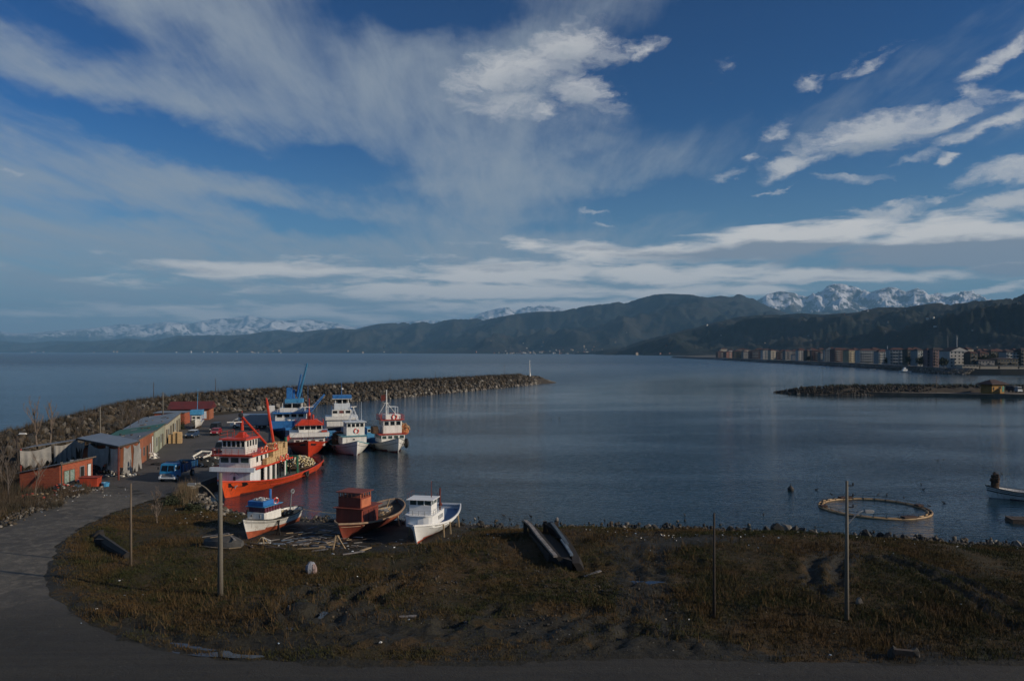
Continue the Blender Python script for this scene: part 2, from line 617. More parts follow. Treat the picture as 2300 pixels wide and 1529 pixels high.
# ------------------------------------------------------------------ mountains
def hill_material(name, snow=0.0, snow_lo=0.5, forest=((.030, .042, .026), (.055, .050, .032)), dots=0.0, sc=1.0):
    m = bpy.data.materials.new(name)
    m.use_nodes = True
    m.node_tree.nodes.clear()
    t = NT(m.node_tree)
    bs = t.n('ShaderNodeBsdfPrincipled')
    out = t.n('ShaderNodeOutputMaterial')
    t.link(bs.outputs[0], out.inputs[0])
    g = t.n('ShaderNodeNewGeometry')
    geo = g.outputs['Position']
    n1 = t.noise(geo, .0011 * sc, 6, .6, .5)
    n2 = t.noise(geo, .008 * sc, 5, .65, .3)
    n3 = t.noise(geo, .035 * sc, 4, .65, .3)
    c = t.mix(t.ramp(n1, .38, .62), forest[0], forest[1])
    c = t.mix(t.m('MULTIPLY', t.ramp(n2, .45, .65), .5), c, (.050, .044, .037))
    c = t.mix(t.m('MULTIPLY', t.ramp(n3, .45, .6), .5), c, (.018, .026, .018))
    if snow:
        x, y, z = t.sep(geo)
        nx, ny, nz = t.sep(g.outputs['Normal'])
        hgt = t.m('ADD', z, t.m('MULTIPLY', t.m('SUBTRACT', t.noise(geo, .004 * sc, 6, .68, .4), .5), snow * 1.3))
        f = t.ramp(hgt, snow_lo, snow_lo + snow * .35)
        tex = t.ramp(t.m('ADD', t.noise(geo, .0045 * sc, 7, .66), t.m('MULTIPLY', nz, .14)), .535, .655)
        f = t.m('MULTIPLY', f, t.m('ADD', .06, t.m('MULTIPLY', tex, .94)))
        c = t.mix(f, c, (.60, .63, .68))
    t.link(c, bs.inputs['Base Color'])
    bs.inputs['Roughness'].default_value = .95
    bs.inputs['Specular IOR Level'].default_value = .1
    b = t.n('ShaderNodeBump')
    b.inputs['Strength'].default_value = .8
    b.inputs['Distance'].default_value = 6.0 / sc
    t.link(n3, b.inputs['Height'])
    t.link(b.outputs[0], bs.inputs['Normal'])
    return m


def ridge(name, prof, d_ridge, d_front, back, rough_amp, wl, m, nx=420, ny=60, jag=0.0, seed=0.0):
    """terrain whose skyline, from the harbour, follows prof = [(px, py), ...]; d_ridge etc. in metres along +Y (may be lists by px)"""
    xs = np.array([p[0] for p in prof], float)
    ys = np.array([p[1] for p in prof], float)
    u = np.linspace(xs[0], xs[-1], nx)
    py_ = np.interp(u, xs, ys)
    dr = np.interp(u, *zip(*d_ridge)) if isinstance(d_ridge, list) else np.full(nx, float(d_ridge))
    df = np.interp(u, *zip(*d_front)) if isinstance(d_front, list) else np.full(nx, float(d_front))
    top = CAM_H + (HY - py_) / F * dr
    U = np.repeat(u[None, :], ny, 0)
    t = np.linspace(0, 1, ny)
    k = int(ny * .62)
    depth = np.zeros((ny, nx))
    hf = np.zeros((ny, nx))
    for j in range(ny):
        if j <= k:
            s = j / k
            depth[j] = df + (dr - df) * s
            hf[j] = s
        else:
            s = (j - k) / (ny - 1 - k)
            depth[j] = dr + back * s
            hf[j] = 1 - s
    X = (U - CX) / F * depth
    shape = np.where(hf > 0, hf ** 1.15, 0)
    rn = ridged(X / wl + seed, depth / wl + seed, 5, .52) - .5
    fine = fbm(X / wl * 6 + seed, depth / wl * 6, 4, .55) - .5
    env = 4 * hf * (1 - hf) + .10
    Z = top[None, :] * shape + rough_amp * rn * np.minimum(env, 1) * np.minimum(1, np.maximum(0, hf * 4)) + fine * rough_amp * .25 * np.minimum(1, hf * 4)
    if jag:
        Z += jag * (ridged(X / (wl * .3) + 3, depth / (wl * .3), 4) - .5) * np.minimum(1, hf * 2)
    # keep the skyline: anything in front must not rise above the sight line to the ridge
    lim = CAM_H + (top[None, :] - CAM_H) * depth / dr[None, :]
    front = (np.arange(ny)[:, None] < k)
    Z = np.where(front, np.minimum(Z, lim - 2 - (1 - hf) * rough_amp * .15), np.minimum(Z, lim - 1))
    Z[0] = -3
    Z[-1] = -3
    V = np.stack([X, depth, Z], -1).reshape(-1, 3)
    idx = np.arange(nx * ny).reshape(ny, nx)
    Fq = np.stack([idx[:-1, :-1], idx[:-1, 1:], idx[1:, 1:], idx[1:, :-1]], -1).reshape(-1, 4)
    o = np_mesh(name, V, Fq, m, smooth=True)
    struct(o)
    return o, (u, df, dr, X, depth, Z)


M_far = hill_material('snowy_range_rock', 650, 560, ((.035, .045, .045), (.05, .05, .045)), sc=.35)
M_snow2 = hill_material('snow_peak_rock', 420, 860, ((.026, .034, .026), (.05, .046, .034)), sc=.8)
M_mid = hill_material('ridge_forest', 0, sc=1.2, forest=((.014, .020, .022), (.034, .033, .030)))
M_near = hill_material('near_hill_forest', 0, sc=2.2, forest=((.014, .020, .020), (.030, .029, .025)))
M_white = hill_material('summit_snow', 300, 900, ((.04, .045, .045), (.06, .06, .055)), sc=.4)

rid_far, _ = ridge('snowy_range', [(-260, 752), (-60, 748), (0, 744), (40, 748), (90, 745), (150, 741), (215, 736), (270, 727), (320, 730), (370, 722), (430, 726), (470, 717), (520, 714), (560, 708), (600, 716), (640, 718), (690, 716), (740, 722), (790, 733), (840, 728), (900, 722), (960, 716), (1010, 720), (1060, 730)],
                   40000, 24000, 6000, 1300, 4200, M_far, nx=560, ny=100, jag=420)
rid_w, _ = ridge('snow_summit', [(980, 730), (1040, 716), (1090, 700), (1120, 692), (1140, 690), (1160, 697), (1185, 687), (1215, 685), (1245, 688), (1280, 697), (1340, 712), (1400, 730)],
                 30000, 22000, 5000, 520, 2600, M_white, nx=220, ny=70, jag=240, seed=4)
rid_s, _ = ridge('snow_mountains', [(1560, 740), (1640, 712), (1700, 674), (1725, 659), (1755, 653), (1785, 656), (1800, 664), (1840, 650), (1870, 638), (1890, 637), (1930, 646), (1955, 656), (1990, 644), (2010, 645), (2035, 655), (2060, 646), (2080, 650), (2130, 664), (2165, 648), (2185, 650), (2220, 662), (2300, 675), (2420, 690), (2560, 690)],
                 19000, 12500, 3500, 900, 1900, M_snow2, nx=520, ny=100, jag=300, seed=9)
rid_m, geo_m = ridge('forest_ridge', [(-400, 770), (-200, 768), (-60, 762), (0, 764), (60, 770), (130, 764), (200, 766), (250, 763), (290, 759), (340, 765), (400, 753), (470, 752), (520, 753), (560, 750), (600, 743), (630, 741), (670, 746), (720, 740), (760, 736), (800, 738), (850, 727), (900, 724), (960, 722), (1000, 716), (1060, 716), (1130, 709), (1170, 703), (1210, 698), (1260, 698), (1290, 690), (1340, 684), (1380, 678), (1430, 672), (1470, 661), (1510, 659), (1550, 660), (1590, 668), (1625, 663), (1655, 659), (1690, 668), (1720, 684), (1760, 700), (1820, 720), (1900, 740), (2100, 760)],
                     [(-400, 26000), (0, 24000), (400, 20000), (800, 15000), (1100, 12000), (1500, 10500), (2100, 10500)],
                     [(-400, 20500), (0, 18500), (400, 14500), (800, 10500), (1000, 8200), (1150, 6900), (1360, 6400), (1700, 6400), (2100, 6600)],
                     2500, 560, 1400, M_mid, nx=680, ny=100, jag=60, seed=2)
rid_n, geo_n = ridge('near_hills', [(1290, 792), (1350, 786), (1400, 778), (1450, 762), (1500, 748), (1560, 735), (1610, 722), (1650, 712), (1700, 707), (1760, 706), (1800, 703), (1850, 706), (1920, 700), (1970, 690), (2040, 688), (2100, 680), (2150, 680), (2200, 672), (2250, 668), (2300, 658), (2400, 650), (2600, 640), (2900, 660)],
                     [(1290, 6200), (1500, 5600), (1900, 5000), (2300, 3900), (2900, 3500)],
                     [(1290, 5300), (1400, 4200), (1600, 3400), (1900, 2300), (2300, 1500), (2900, 1100)],
                     1800, 230, 560, M_near, nx=460, ny=90, jag=30, seed=6)

# ------------------------------------------------------------------ haze
mh = bpy.data.materials.new('haze')
mh.use_nodes = True
mh.node_tree.nodes.clear()
t = NT(mh.node_tree)
pv = t.n('ShaderNodeVolumePrincipled')
pv.inputs['Color'].default_value = (.29, .62, 1.0, 1)
pv.inputs['Density'].default_value = HAZE = 4.0e-5
pv.inputs['Anisotropy'].default_value = 0.0
out = t.n('ShaderNodeOutputMaterial')
t.link(pv.outputs[0], out.inputs['Volume'])
mb = MB()
mb.box((0, 0, 1225), (94000, 94000, 2550))
hz = mb.build('haze', mh)
hz['kind'] = 'stuff'

# ------------------------------------------------------------------ land
shore_px = [(2600, 1238), (2300, 1228), (2150, 1222), (2000, 1214), (1850, 1205), (1700, 1197), (1550, 1190), (1400, 1187), (1250, 1189), (1150, 1188), (1080, 1183), (1010, 1180), (930, 1176), (850, 1172),
            (770, 1170), (700, 1166), (620, 1160), (560, 1156), (515, 1150), (490, 1138), (470, 1120), (452, 1108)]
shore = [gp(x, y) for x, y in shore_px]
quay_edge = [Vector((-42.2, 97.0, 0)), Vector((-41.3, 112, 0)), Vector((-40.2, 134, 0)), Vector((-46.5, 149, 0)), Vector((-53, 170, 0)), Vector((-60, 200, 0)), Vector((-66, 222, 0))]
crown = [(-84, 20), (-84, 70), (-85, 100), (-86, 125), (-90, 152), (-101, 205), (-96, 242), (-82, 277), (-63, 311), (-32, 374), (8, 462), (24, 480)]
land_poly = [(p.x, p.y) for p in shore] + [(p.x, p.y) for p in quay_edge] + [(-78, 244), (-100, 228), (-112, 206), (-101, 158), (-97, 125), (-96, 95), (-96, 20), (-96, -400), (600, -400), (600, 30), (160, 60)]
LP = np.array(land_poly, float)


def poly_sdf(P, X, Y):
    """signed distance, positive inside"""
    d = np.full(X.shape, 1e9)
    ins = np.zeros(X.shape, bool)
    n = len(P)
    for i in range(n):
        a, b = P[i], P[(i + 1) % n]
        ex, ey = b - a
        wx_, wy_ = X - a[0], Y - a[1]
        tt = np.clip((wx_ * ex + wy_ * ey) / (ex * ex + ey * ey + 1e-9), 0, 1)
        d = np.minimum(d, np.hypot(wx_ - ex * tt, wy_ - ey * tt))
        c = ((a[1] <= Y) & (b[1] > Y)) | ((b[1] <= Y) & (a[1] > Y))
        with np.errstate(divide='ignore', invalid='ignore'):
            xi = a[0] + (Y - a[1]) / (b[1] - a[1] + 1e-12) * ex
        ins ^= c & (X < xi)
    return np.where(ins, d, -d)


def line_dist(pts, X, Y):
    d = np.full(X.shape, 1e9)
    for (ax, ay), (bx, by) in zip(pts[:-1], pts[1:]):
        ex, ey = bx - ax, by - ay
        tt = np.clip(((X - ax) * ex + (Y - ay) * ey) / (ex * ex + ey * ey + 1e-9), 0, 1)
        d = np.minimum(d, np.hypot(X - ax - ex * tt, Y - ay - ey * tt))
    return d


ZR = 1.25        # level of road and quay
road_px = [(-250, 1275), (-120, 1235), (0, 1188), (60, 1158), (120, 1130), (180, 1105), (225, 1088), (262, 1078), (330, 1077), (400, 1085), (418, 1098), (395, 1108), (352, 1120), (300, 1135), (262, 1148),
           (215, 1168), (172, 1190), (135, 1220), (112, 1260), (106, 1300), (118, 1340), (150, 1375), (200, 1405), (270, 1436), (350, 1456), (450, 1474), (560, 1484), (700, 1490), (860, 1496), (1100, 1494),
           (1300, 1482), (1450, 1474), (1600, 1482), (1800, 1488), (2000, 1492), (2300, 1494), (2600, 1490)]
road_poly = [tuple(gp(x, y, ZR)[:2]) for x, y in road_px] + [(120, 20), (120, -60), (-90, -60), (-90, 62)]
RP = np.array(road_poly, float)
quay_poly = [(p.x, p.y) for p in quay_edge] + [(-76, 232), (-84, 212), (-80, 180), (-71, 150), (-67, 140), (-63.5, 125), (-63, 112), (-57.5, 104), (-49.5, 100.5), (-45, 95.5)]
QP = np.array(quay_poly, float)

ruts = [[gp(x, y, 1) for x, y in L] for L in (
    [(700, 1330), (640, 1390), (560, 1430)], [(740, 1340), (715, 1390), (720, 1420)], [(830, 1330), (770, 1370), (700, 1400), (640, 1400)], [(660, 1345), (640, 1385), (655, 1420)],
    [(1440, 1210), (1425, 1290), (1408, 1380), (1395, 1430)], [(1475, 1205), (1482, 1290), (1488, 1380), (1510, 1440)],
    [(1870, 1265), (1820, 1290), (1830, 1320), (1860, 1345)], [(1905, 1272), (1875, 1300), (1890, 1330)], [(1990, 1280), (2080, 1310), (2180, 1360), (2290, 1430)], [(2030, 1278), (2120, 1305), (2230, 1350), (2340, 1410)],
    [(1560, 1480), (1500, 1445), (1400, 1420), (1380, 1460)], [(1000, 1390), (990, 1430), (1050, 1400)], [(1290, 1475), (1370, 1440), (1440, 1425)], [(250, 1440), (170, 1380), (150, 1350)], [(880, 1300), (800, 1345), (760, 1385), (745, 1430)], [(920, 1310), (845, 1355), (810, 1395)], [(640, 1370), (690, 1340), (800, 1310)], [(1120, 1370), (1040, 1400), (940, 1415)], [(1330, 1380), (1250, 1420), (1180, 1450)],
    [(470, 1465), (330, 1420), (200, 1370)])]
mud = [(gp(1180, 1420, 1), 9, 4.0), (gp(760, 1400, 1), 7.5, 4.5), (gp(1447, 1330, 1), 2.2, 13), (gp(900, 1440, 1), 10, 3), (gp(700, 1215, 1), 6, 4), (gp(520, 1190, 1), 4, 4), (gp(1500, 1470, 1), 14, 2.4), (gp(620, 1450, 1), 6, 2.0), (gp(1480, 1235, 1), 4, 2.5),
       (gp(830, 1230, 1), 6, 3), (gp(1560, 1225, 1), 5, 2.5)]


def ground_height(X, Y):
    sdf = poly_sdf(LP, X, Y)
    wob = (fbm(X / 3.1, Y / 3.1, 4) - .5) * 2.2
    s = np.clip((sdf + wob) / 6.5, -1.2, 1)
    z = np.where(s > 0, 1.15 * s ** .7, s * 2.2)
    inner = np.clip(s, 0, 1)
    z = z + inner * ((fbm(X / 9, Y / 9, 3) - .5) * .9 + (fbm(X / 1.7 + 5, Y / 1.7, 4, .6) - .5) * .42)
    # lumpy mud between the tracks
    mk_ = np.zeros_like(X)
    for c_, p_, q_ in mud[:7]:
        mk_ = np.maximum(mk_, np.exp(-(((X - c_.x) / p_) ** 2 + ((Y - c_.y) / q_) ** 2)))
    z += mk_ * inner * ((ridged(X / 1.1 + 7, Y / 1.1, 4, .62) - .45) * .50 + (fbm(X / .7, Y / .7, 2) - .5) * .16)
    lump = np.exp(-(((X - 2) / 17) ** 2 + ((Y - 62) / 6.5) ** 2))
    z += lump * (ridged(X / 1.3, Y / 1.3, 4, .6) - .45) * .62
    for c_, a_, h_ in ((gp(1340, 1215, 1), 4, .45), (gp(1700, 1235, 1), 6, .6), (gp(1990, 1240, 1), 9, .5), (gp(640, 1400, 1), 4, .5), (gp(2180, 1330, 1), 8, .5), (gp(1240, 1330, 1), 4, .5)):
        z += h_ * np.exp(-((X - c_.x) ** 2 + (Y - c_.y) ** 2) / (a_ * a_)) * inner
    rn = fbm(X * .9 + 3, Y * .9, 4, .6)
    for kr, L in enumerate(ruts):
        dk = .45 if kr in (4, 5) else 1.15
        d = line_dist([(p.x, p.y) for p in L], X + (fbm(X / 2, Y / 2, 3) - .5) * 1.6, Y + (fbm(X / 2 + 9, Y / 2, 3) - .5) * 1.6)
        fade = np.clip((rn - .22) * 3.2, .15, 1)
        z += (-.24 * np.exp(-(d / .42) ** 2) + .15 * np.exp(-((d - .85) / .38) ** 2)) * fade * dk
    bx = np.exp(-(((X + 16.5) / 13.5) ** 6 + ((Y - 80) / 8.2) ** 6))
    z = z * (1 - bx) + (.42 + (fbm(X / 1.2, Y / 1.2, 4) - .5) * .3 - np.clip((Y - 82) * .07, 0, .8)) * bx
    for P_, dep in ((RP, .05), (QP, .35)):
        rs = poly_sdf(P_, X, Y)
        k = np.clip(rs / .5 + .45, 0, 1)
        k = k * k * (3 - 2 * k)
        z = z * (1 - k) + (ZR - dep) * k
        kk = np.clip((rs + 2.5) / 2.5, 0, 1) * (1 - k)
        z = z * (1 - kk * .7) + (ZR + .05 + (fbm(X * 1.4, Y * 1.4, 3) - .5) * .35) * kk * .7
    return z


def axis(parts):
    out = []
    for a, b, s in parts:
        out += list(np.arange(a, b, s))
    out.append(parts[-1][1])
    return np.array(out)


GX = axis([(-400, -120, 20), (-120, -66, 1.6), (-66, -48, .6), (-48, 62, .34), (62, 90, 1.2), (90, 600, 30)])
GY = axis([(-400, -10, 30), (-10, 36, 3), (36, 44, .6), (44, 104, .34), (104, 170, 1.2), (170, 262, 2.0)])
gX, gY = np.meshgrid(GX, GY)
gZ = ground_height(gX, gY)
GZI = gZ


def gz(x, y):
    """ground level under a point"""
    return float(ground_height(np.array([[float(x)]]), np.array([[float(y)]]))[0, 0])


def ground_material():
    m = bpy.data.materials.new('dry_grass_ground')
    m.use_nodes = True
    m.node_tree.nodes.clear()
    t = NT(m.node_tree)
    bs = t.n('ShaderNodeBsdfPrincipled')
    out = t.n('ShaderNodeOutputMaterial')
    t.link(bs.outputs[0], out.inputs[0])
    geo = t.n('ShaderNodeNewGeometry').outputs['Position']
    x, y, z = t.sep(geo)
    n1 = t.noise(geo, .11, 5, .6, .6)
    n2 = t.noise(geo, .55, 6, .65, .5)
    n3 = t.noise(geo, 3.2, 5, .7, .2)
    n4 = t.noise(t.vadd(geo, (31, 7, 0)), .16, 5, .62, .8)
    grass = t.mix(t.ramp(n2, .36, .62), (.056, .037, .016), (.029, .028, .012))
    grass = t.mix(t.ramp(n1, .47, .60), grass, (.068, .042, .019))
    grass = t.mix(t.m('MULTIPLY', t.ramp(n3, .40, .62), .55), grass, (.035, .030, .016))
    mudc = t.mix(t.ramp(n3, .35, .65), (.036, .033, .023), (.017, .016, .012))
    mk = t.n('ShaderNodeAttribute', attribute_name='mud').outputs['Fac']
    mm = t.ramp(t.m('ADD', mk, t.m('MULTIPLY', t.m('SUBTRACT', t.m('ADD', n2, n4), 1.0), 2.2)), .34, .66)
    c = t.mix(mm, grass, mudc)
    # wet, stony strip at the water line
    wet = t.ramp(t.m('ADD', z, t.m('MULTIPLY', t.m('SUBTRACT', n2, .5), .5)), .75, .25)
    c = t.mix(wet, c, (.030, .028, .026))
    # scattered pale gravel
    v = t.n('ShaderNodeTexVoronoi')
    v.inputs['Scale'].default_value = 1.9
    t.link(geo, v.inputs['Vector'])
    peb = t.m('MULTIPLY', t.ramp(v.outputs['Distance'], .10, .05), t.ramp(n4, .50, .62))
    c = t.mix(peb, c, (.36, .34, .31))
    t.link(c, bs.inputs['Base Color'])
    t.put(bs.inputs['Roughness'], t.m('SUBTRACT', .97, t.m('MULTIPLY', mm, .25)))
    bs.inputs['Specular IOR Level'].default_value = .25
    b = t.n('ShaderNodeBump')
    b.inputs['Strength'].default_value = 1.0
    b.inputs['Distance'].default_value = 1.0
    t.link(t.m('ADD', t.m('MULTIPLY', n3, .16), t.m('MULTIPLY', t.noise(geo, 11, 4, .7), .05)), b.inputs['Height'])
    t.link(b.outputs[0], bs.inputs['Normal'])
    return m


M_ground = ground_material()
ny_, nx_ = gX.shape
V = np.stack([gX, gY, gZ], -1).reshape(-1, 3)
idx = np.arange(nx_ * ny_).reshape(ny_, nx_)
Q = np.stack([idx[:-1, :-1], idx[:-1, 1:], idx[1:, 1:], idx[1:, :-1]], -1).reshape(-1, 4)
keep = gZ.reshape(-1)[Q].max(1) > -1.6
ground = struct(np_mesh('ground', V, Q[keep], M_ground, smooth=True))


def mud_mask(x, y):
    a = np.zeros_like(x)
    for c_, p_, q_ in mud:
        a = np.maximum(a, np.exp(-(((x - c_.x) / p_) ** 2 + ((y - c_.y) / q_) ** 2)))
    for L in ruts:
        d = line_dist([(p.x, p.y) for p in L], x, y)
        a = np.maximum(a, .95 * np.exp(-(d / 1.1) ** 2))
    rs = poly_sdf(RP, x, y)
    a = np.maximum(a, np.clip(1.0 + rs / 3.2, 0, 1) * .9)
    a = np.maximum(a, np.exp(-(((x + 16.5) / 14) ** 6 + ((y - 80) / 8.5) ** 6)))
    return a


at = ground.data.attributes.new('mud', 'FLOAT', 'POINT')
at.data.foreach_set('value', mud_mask(gX, gY).reshape(-1).astype(np.float32))


def road_material(name, c1, c2, c3, crack=True, stain=(.03, .028, .026)):
    m = bpy.data.materials.new(name)
    m.use_nodes = True
    m.node_tree.nodes.clear()
    t = NT(m.node_tree)
    bs = t.n('ShaderNodeBsdfPrincipled')
    out = t.n('ShaderNodeOutputMaterial')
    t.link(bs.outputs[0], out.inputs[0])
    geo = t.n('ShaderNodeNewGeometry').outputs['Position']
    n1 = t.noise(geo, .13, 6, .6, .8)
    n2 = t.noise(geo, .8, 6, .7, .5)
    n3 = t.noise(geo, 7, 5, .7)
    c = t.mix(t.ramp(n1, .38, .62), c1, c2)
    c = t.mix(t.m('MULTIPLY', t.ramp(n2, .42, .66), .7), c, c3)
    c = t.mix(t.m('MULTIPLY', t.ramp(n3, .4, .7), .45), c, stain)
    # old patches
    v = t.n('ShaderNodeTexVoronoi', feature='F1')
    v.inputs['Scale'].default_value = .16
    v.inputs['Randomness'].default_value = 1
    t.link(t.vadd(t.vmul(geo, (1, .7, 1)), t.comb(t.m('MULTIPLY', n2, .8), 0.0, 0.0)), v.inputs['Vector'])
    vx, vy, vz = t.sep(v.outputs['Color'])
    c = t.mix(t.m('MULTIPLY', t.ramp(vx, .70, .86), .4), c, stain)
    if crack:
        v2 = t.n('ShaderNodeTexVoronoi', feature='DISTANCE_TO_EDGE')
        v2.inputs['Scale'].default_value = .45
        t.link(t.vadd(geo, t.comb(n2, n3, 0.0)), v2.inputs['Vector'])
        c = t.mix(t.m('MULTIPLY', t.ramp(v2.outputs['Distance'], .025, .0), t.m('MULTIPLY', t.ramp(n2, .45, .6), .5)), c, (.015, .014, .013))
    if name == 'worn_road':      # earth and mud on the front junction, darkened to imitate lens falloff
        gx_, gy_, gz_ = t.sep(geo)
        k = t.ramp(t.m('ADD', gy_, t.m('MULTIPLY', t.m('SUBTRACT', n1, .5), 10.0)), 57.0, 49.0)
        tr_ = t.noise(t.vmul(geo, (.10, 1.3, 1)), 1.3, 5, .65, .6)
        falloff_dirt = t.mix(t.ramp(t.m('ADD', t.m('MULTIPLY', n2, .5), t.m('MULTIPLY', tr_, .5)), .40, .60), (.027, .024, .017), (.011, .010, .008))
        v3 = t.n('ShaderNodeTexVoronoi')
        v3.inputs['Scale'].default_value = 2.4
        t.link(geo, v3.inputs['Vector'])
        falloff_dirt = t.mix(t.m('MULTIPLY', t.ramp(v3.outputs['Distance'], .12, .05), t.ramp(n1, .45, .6)), falloff_dirt, (.15, .14, .12))
        c = t.mix(t.m('MULTIPLY', k, .9), c, falloff_dirt)
    t.link(c, bs.inputs['Base Color'])
    t.put(bs.inputs['Roughness'], t.m('ADD', .62, t.m('MULTIPLY', n2, .4)))
    b = t.n('ShaderNodeBump')
    b.inputs['Distance'].default_value = .05
    t.link(t.m('ADD', n3, t.m('MULTIPLY', n2, 2)), b.inputs['Height'])
    t.link(b.outputs[0], bs.inputs['Normal'])
    return m


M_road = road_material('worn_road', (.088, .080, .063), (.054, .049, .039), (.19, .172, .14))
M_quay = road_material('quay_asphalt', (.088, .082, .075), (.064, .060, .056), (.110, .102, .094))
M_conc = mat('harbour_concrete', (.20, .19, .175), .85, .2, .6, .02, 8, grime=.7)


def rough_poly(poly, step, amp, seed, lock=()):
    rr = random.Random(seed)
    out = []
    n = len(poly)
    for i in range(n):
        a, b = Vector((*poly[i][:2], 0)), Vector((*poly[(i + 1) % n][:2], 0))
        L = (b - a).length
        k = max(1, int(L / step)) if L < 60 and i not in lock else 1
        nrm = Vector((-(b - a).y, (b - a).x, 0)).normalized() if L > 0 else Vector()
        for j in range(k):
            p = a.lerp(b, j / k)
            if k > 1:
                s_ = p.x * .9 + p.y * 1.1
                q = rr.uniform(-.12, .12) * amp + amp * (.5 * math.sin(s_ * .9) + .35 * math.sin(s_ * 2.3 + 1) + .3 * math.sin(s_ * 5.1 + 2))
                p = p + nrm * q
            out.append((p.x, p.y))
    return out


def sheet(name, poly, z, m, z0=None):
    bm = bmesh.new()
    vs_ = [bm.verts.new((p[0], p[1], z)) for p in poly]
    f = bm.faces.new(vs_)
    if f.normal.z < 0:
        f.normal_flip()
    if z0 is not None:
        r_ = bmesh.ops.extrude_face_region(bm, geom=[f])
        for g in r_['geom']:
            if isinstance(g, bmesh.types.BMVert):
                g.co.z = z0
        bmesh.ops.recalc_face_normals(bm, faces=bm.faces)
    bmesh.ops.triangulate(bm, faces=[f_ for f_ in bm.faces if len(f_.verts) > 4])
    me = bpy.data.meshes.new(name)
    bm.to_mesh(me)
    bm.free()
    for q in (m if isinstance(m, list) else [m]):
        me.materials.append(q)
    o = bpy.data.objects.new(name, me)
    COL.objects.link(o)
    return struct(o)


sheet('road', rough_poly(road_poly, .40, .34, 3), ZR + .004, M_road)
q_ = sheet('quay', quay_poly, ZR + .012, [M_quay, M_conc], -4)
for p_ in q_.data.polygons:
    if abs(p_.normal.z) < .5:
        p_.material_index = 1
# quay kerb and tyre fenders
mb = MB()
for a, b in zip(quay_edge[:-1], quay_edge[1:]):
    d = (b - a).normalized()
    n_ = Vector((-d.y, d.x, 0))
    mb.box((a + b) / 2 + n_ * .17 + Vector((0, 0, ZR + .13)), ((b - a).length - .02, .34, .24), rz=math.atan2(d.y, d.x))
struct(mb.build('quay_kerb', M_conc, bevel=.03))

# ------------------------------------------------------------------ boulders
M_rock = [mat('rock_grey', (.125, .112, .092), .9, .28, .8, .05, 5, col2=(.050, .044, .036)),
          mat('rock_brown', (.095, .074, .050), .92, .28, .8, .05, 5, col2=(.040, .032, .022)),
          mat('rock_pale', (.26, .24, .205), .9, .2, .8, .05, 5, col2=(.11, .10, .085)),
          mat('rock_dark', (.036, .034, .030), .85, .3, .8, .05, 5, col2=(.018, .018, .016))]


def rock_mesh(seed, flat=.75):
    rr = random.Random(seed)
    bm = bmesh.new()
    for i in range(15):
        v = Vector((rr.gauss(0, 1), rr.gauss(0, 1), rr.gauss(0, 1))).normalized() * rr.uniform(.72, 1.05)
        bm.verts.new((v.x, v.y * .85, v.z * flat))
    r_ = bmesh.ops.convex_hull(bm, input=bm.verts)
    bmesh.ops.delete(bm, geom=[v for v in bm.verts if not v.link_faces], context='VERTS')
    bmesh.ops.triangulate(bm, faces=bm.faces)
    V_ = np.array([v.co[:] for v in bm.verts])
    bm.verts.index_update()
    F_ = np.array([[v.index for v in f.verts] for f in bm.faces])
    bm.free()
    return V_, F_


ROCKS = [rock_mesh(s) for s in range(10)]


def rot_mats(n):
    q = rng.normal(size=(n, 4))
    q /= np.linalg.norm(q, axis=1)[:, None]
    a, b, c, d = q.T
    return np.stack([np.stack([1 - 2 * (c * c + d * d), 2 * (b * c - a * d), 2 * (b * d + a * c)], -1),
                     np.stack([2 * (b * c + a * d), 1 - 2 * (b * b + d * d), 2 * (c * d - a * b)], -1),
                     np.stack([2 * (b * d - a * c), 2 * (c * d + a * b), 1 - 2 * (b * b + c * c)], -1)], 1)


def scatter(name, pos, size, mats, midx, parent=None, kind='stuff', label=None, cat=None, shapes=None):
    """many small boulders joined into one mesh"""
    shapes = shapes or ROCKS
    n = len(pos)
    Rm = rot_mats(n)
    ch = rng.integers(0, len(shapes), n)
    Vs, Fs, Ms = [], [], []
    off = 0
    for k, (V_, F_) in enumerate(shapes):
        sel = np.where(ch == k)[0]
        if not len(sel):
            continue
        vv = np.einsum('nij,kj->nki', Rm[sel], V_) * size[sel][:, None, None] + pos[sel][:, None, :]
        Vs.append(vv.reshape(-1, 3))
        ff = F_[None] + (np.arange(len(sel)) * len(V_))[:, None, None] + off
        Fs.append(ff.reshape(-1, 3))
        Ms.append(np.repeat(midx[sel], len(F_)))
        off += len(sel) * len(V_)
    o = np_mesh(name, np.concatenate(Vs), np.concatenate(Fs), mats, np.concatenate(Ms))
    if parent:
        o.parent = parent
    o['kind'] = kind
    if label:
        o['label'] = label
    return o


ROCK_ME = {}
for k, (V_, F_) in enumerate(ROCKS):
    for j, mm in enumerate(M_rock):
        me = bpy.data.meshes.new('stone')
        me.from_pydata(V_.tolist(), [], F_.tolist())
        me.materials.append(mm)
        ROCK_ME[k, j] = me


def place_stone(p, s, parent=None, j=None, name='stone', rr=random):
    o = inst(name, ROCK_ME[rr.randrange(len(ROCKS)), rr.randrange(4) if j is None else j], parent, p, (rr.uniform(0, 6.3), rr.uniform(0, 6.3), rr.uniform(0, 6.3)), (s, s * rr.uniform(.8, 1.1), s * rr.uniform(.75, 1)))
    return o


def resample(pts, n):
    P = np.array(pts, float)
    d = np.concatenate([[0], np.cumsum(np.hypot(*(P[1:] - P[:-1]).T))])
    s = np.linspace(0, d[-1], n)
    return np.stack([np.interp(s, d, P[:, 0]), np.interp(s, d, P[:, 1])], -1), s, d[-1]


# ------------------------------------------------------------------ main breakwater
bw = thing('breakwater', 'long curved breakwater of piled dark boulders with a white beacon near its far tip', 'breakwater', (-63, 311, 0))
bo = Vector(bw.location)


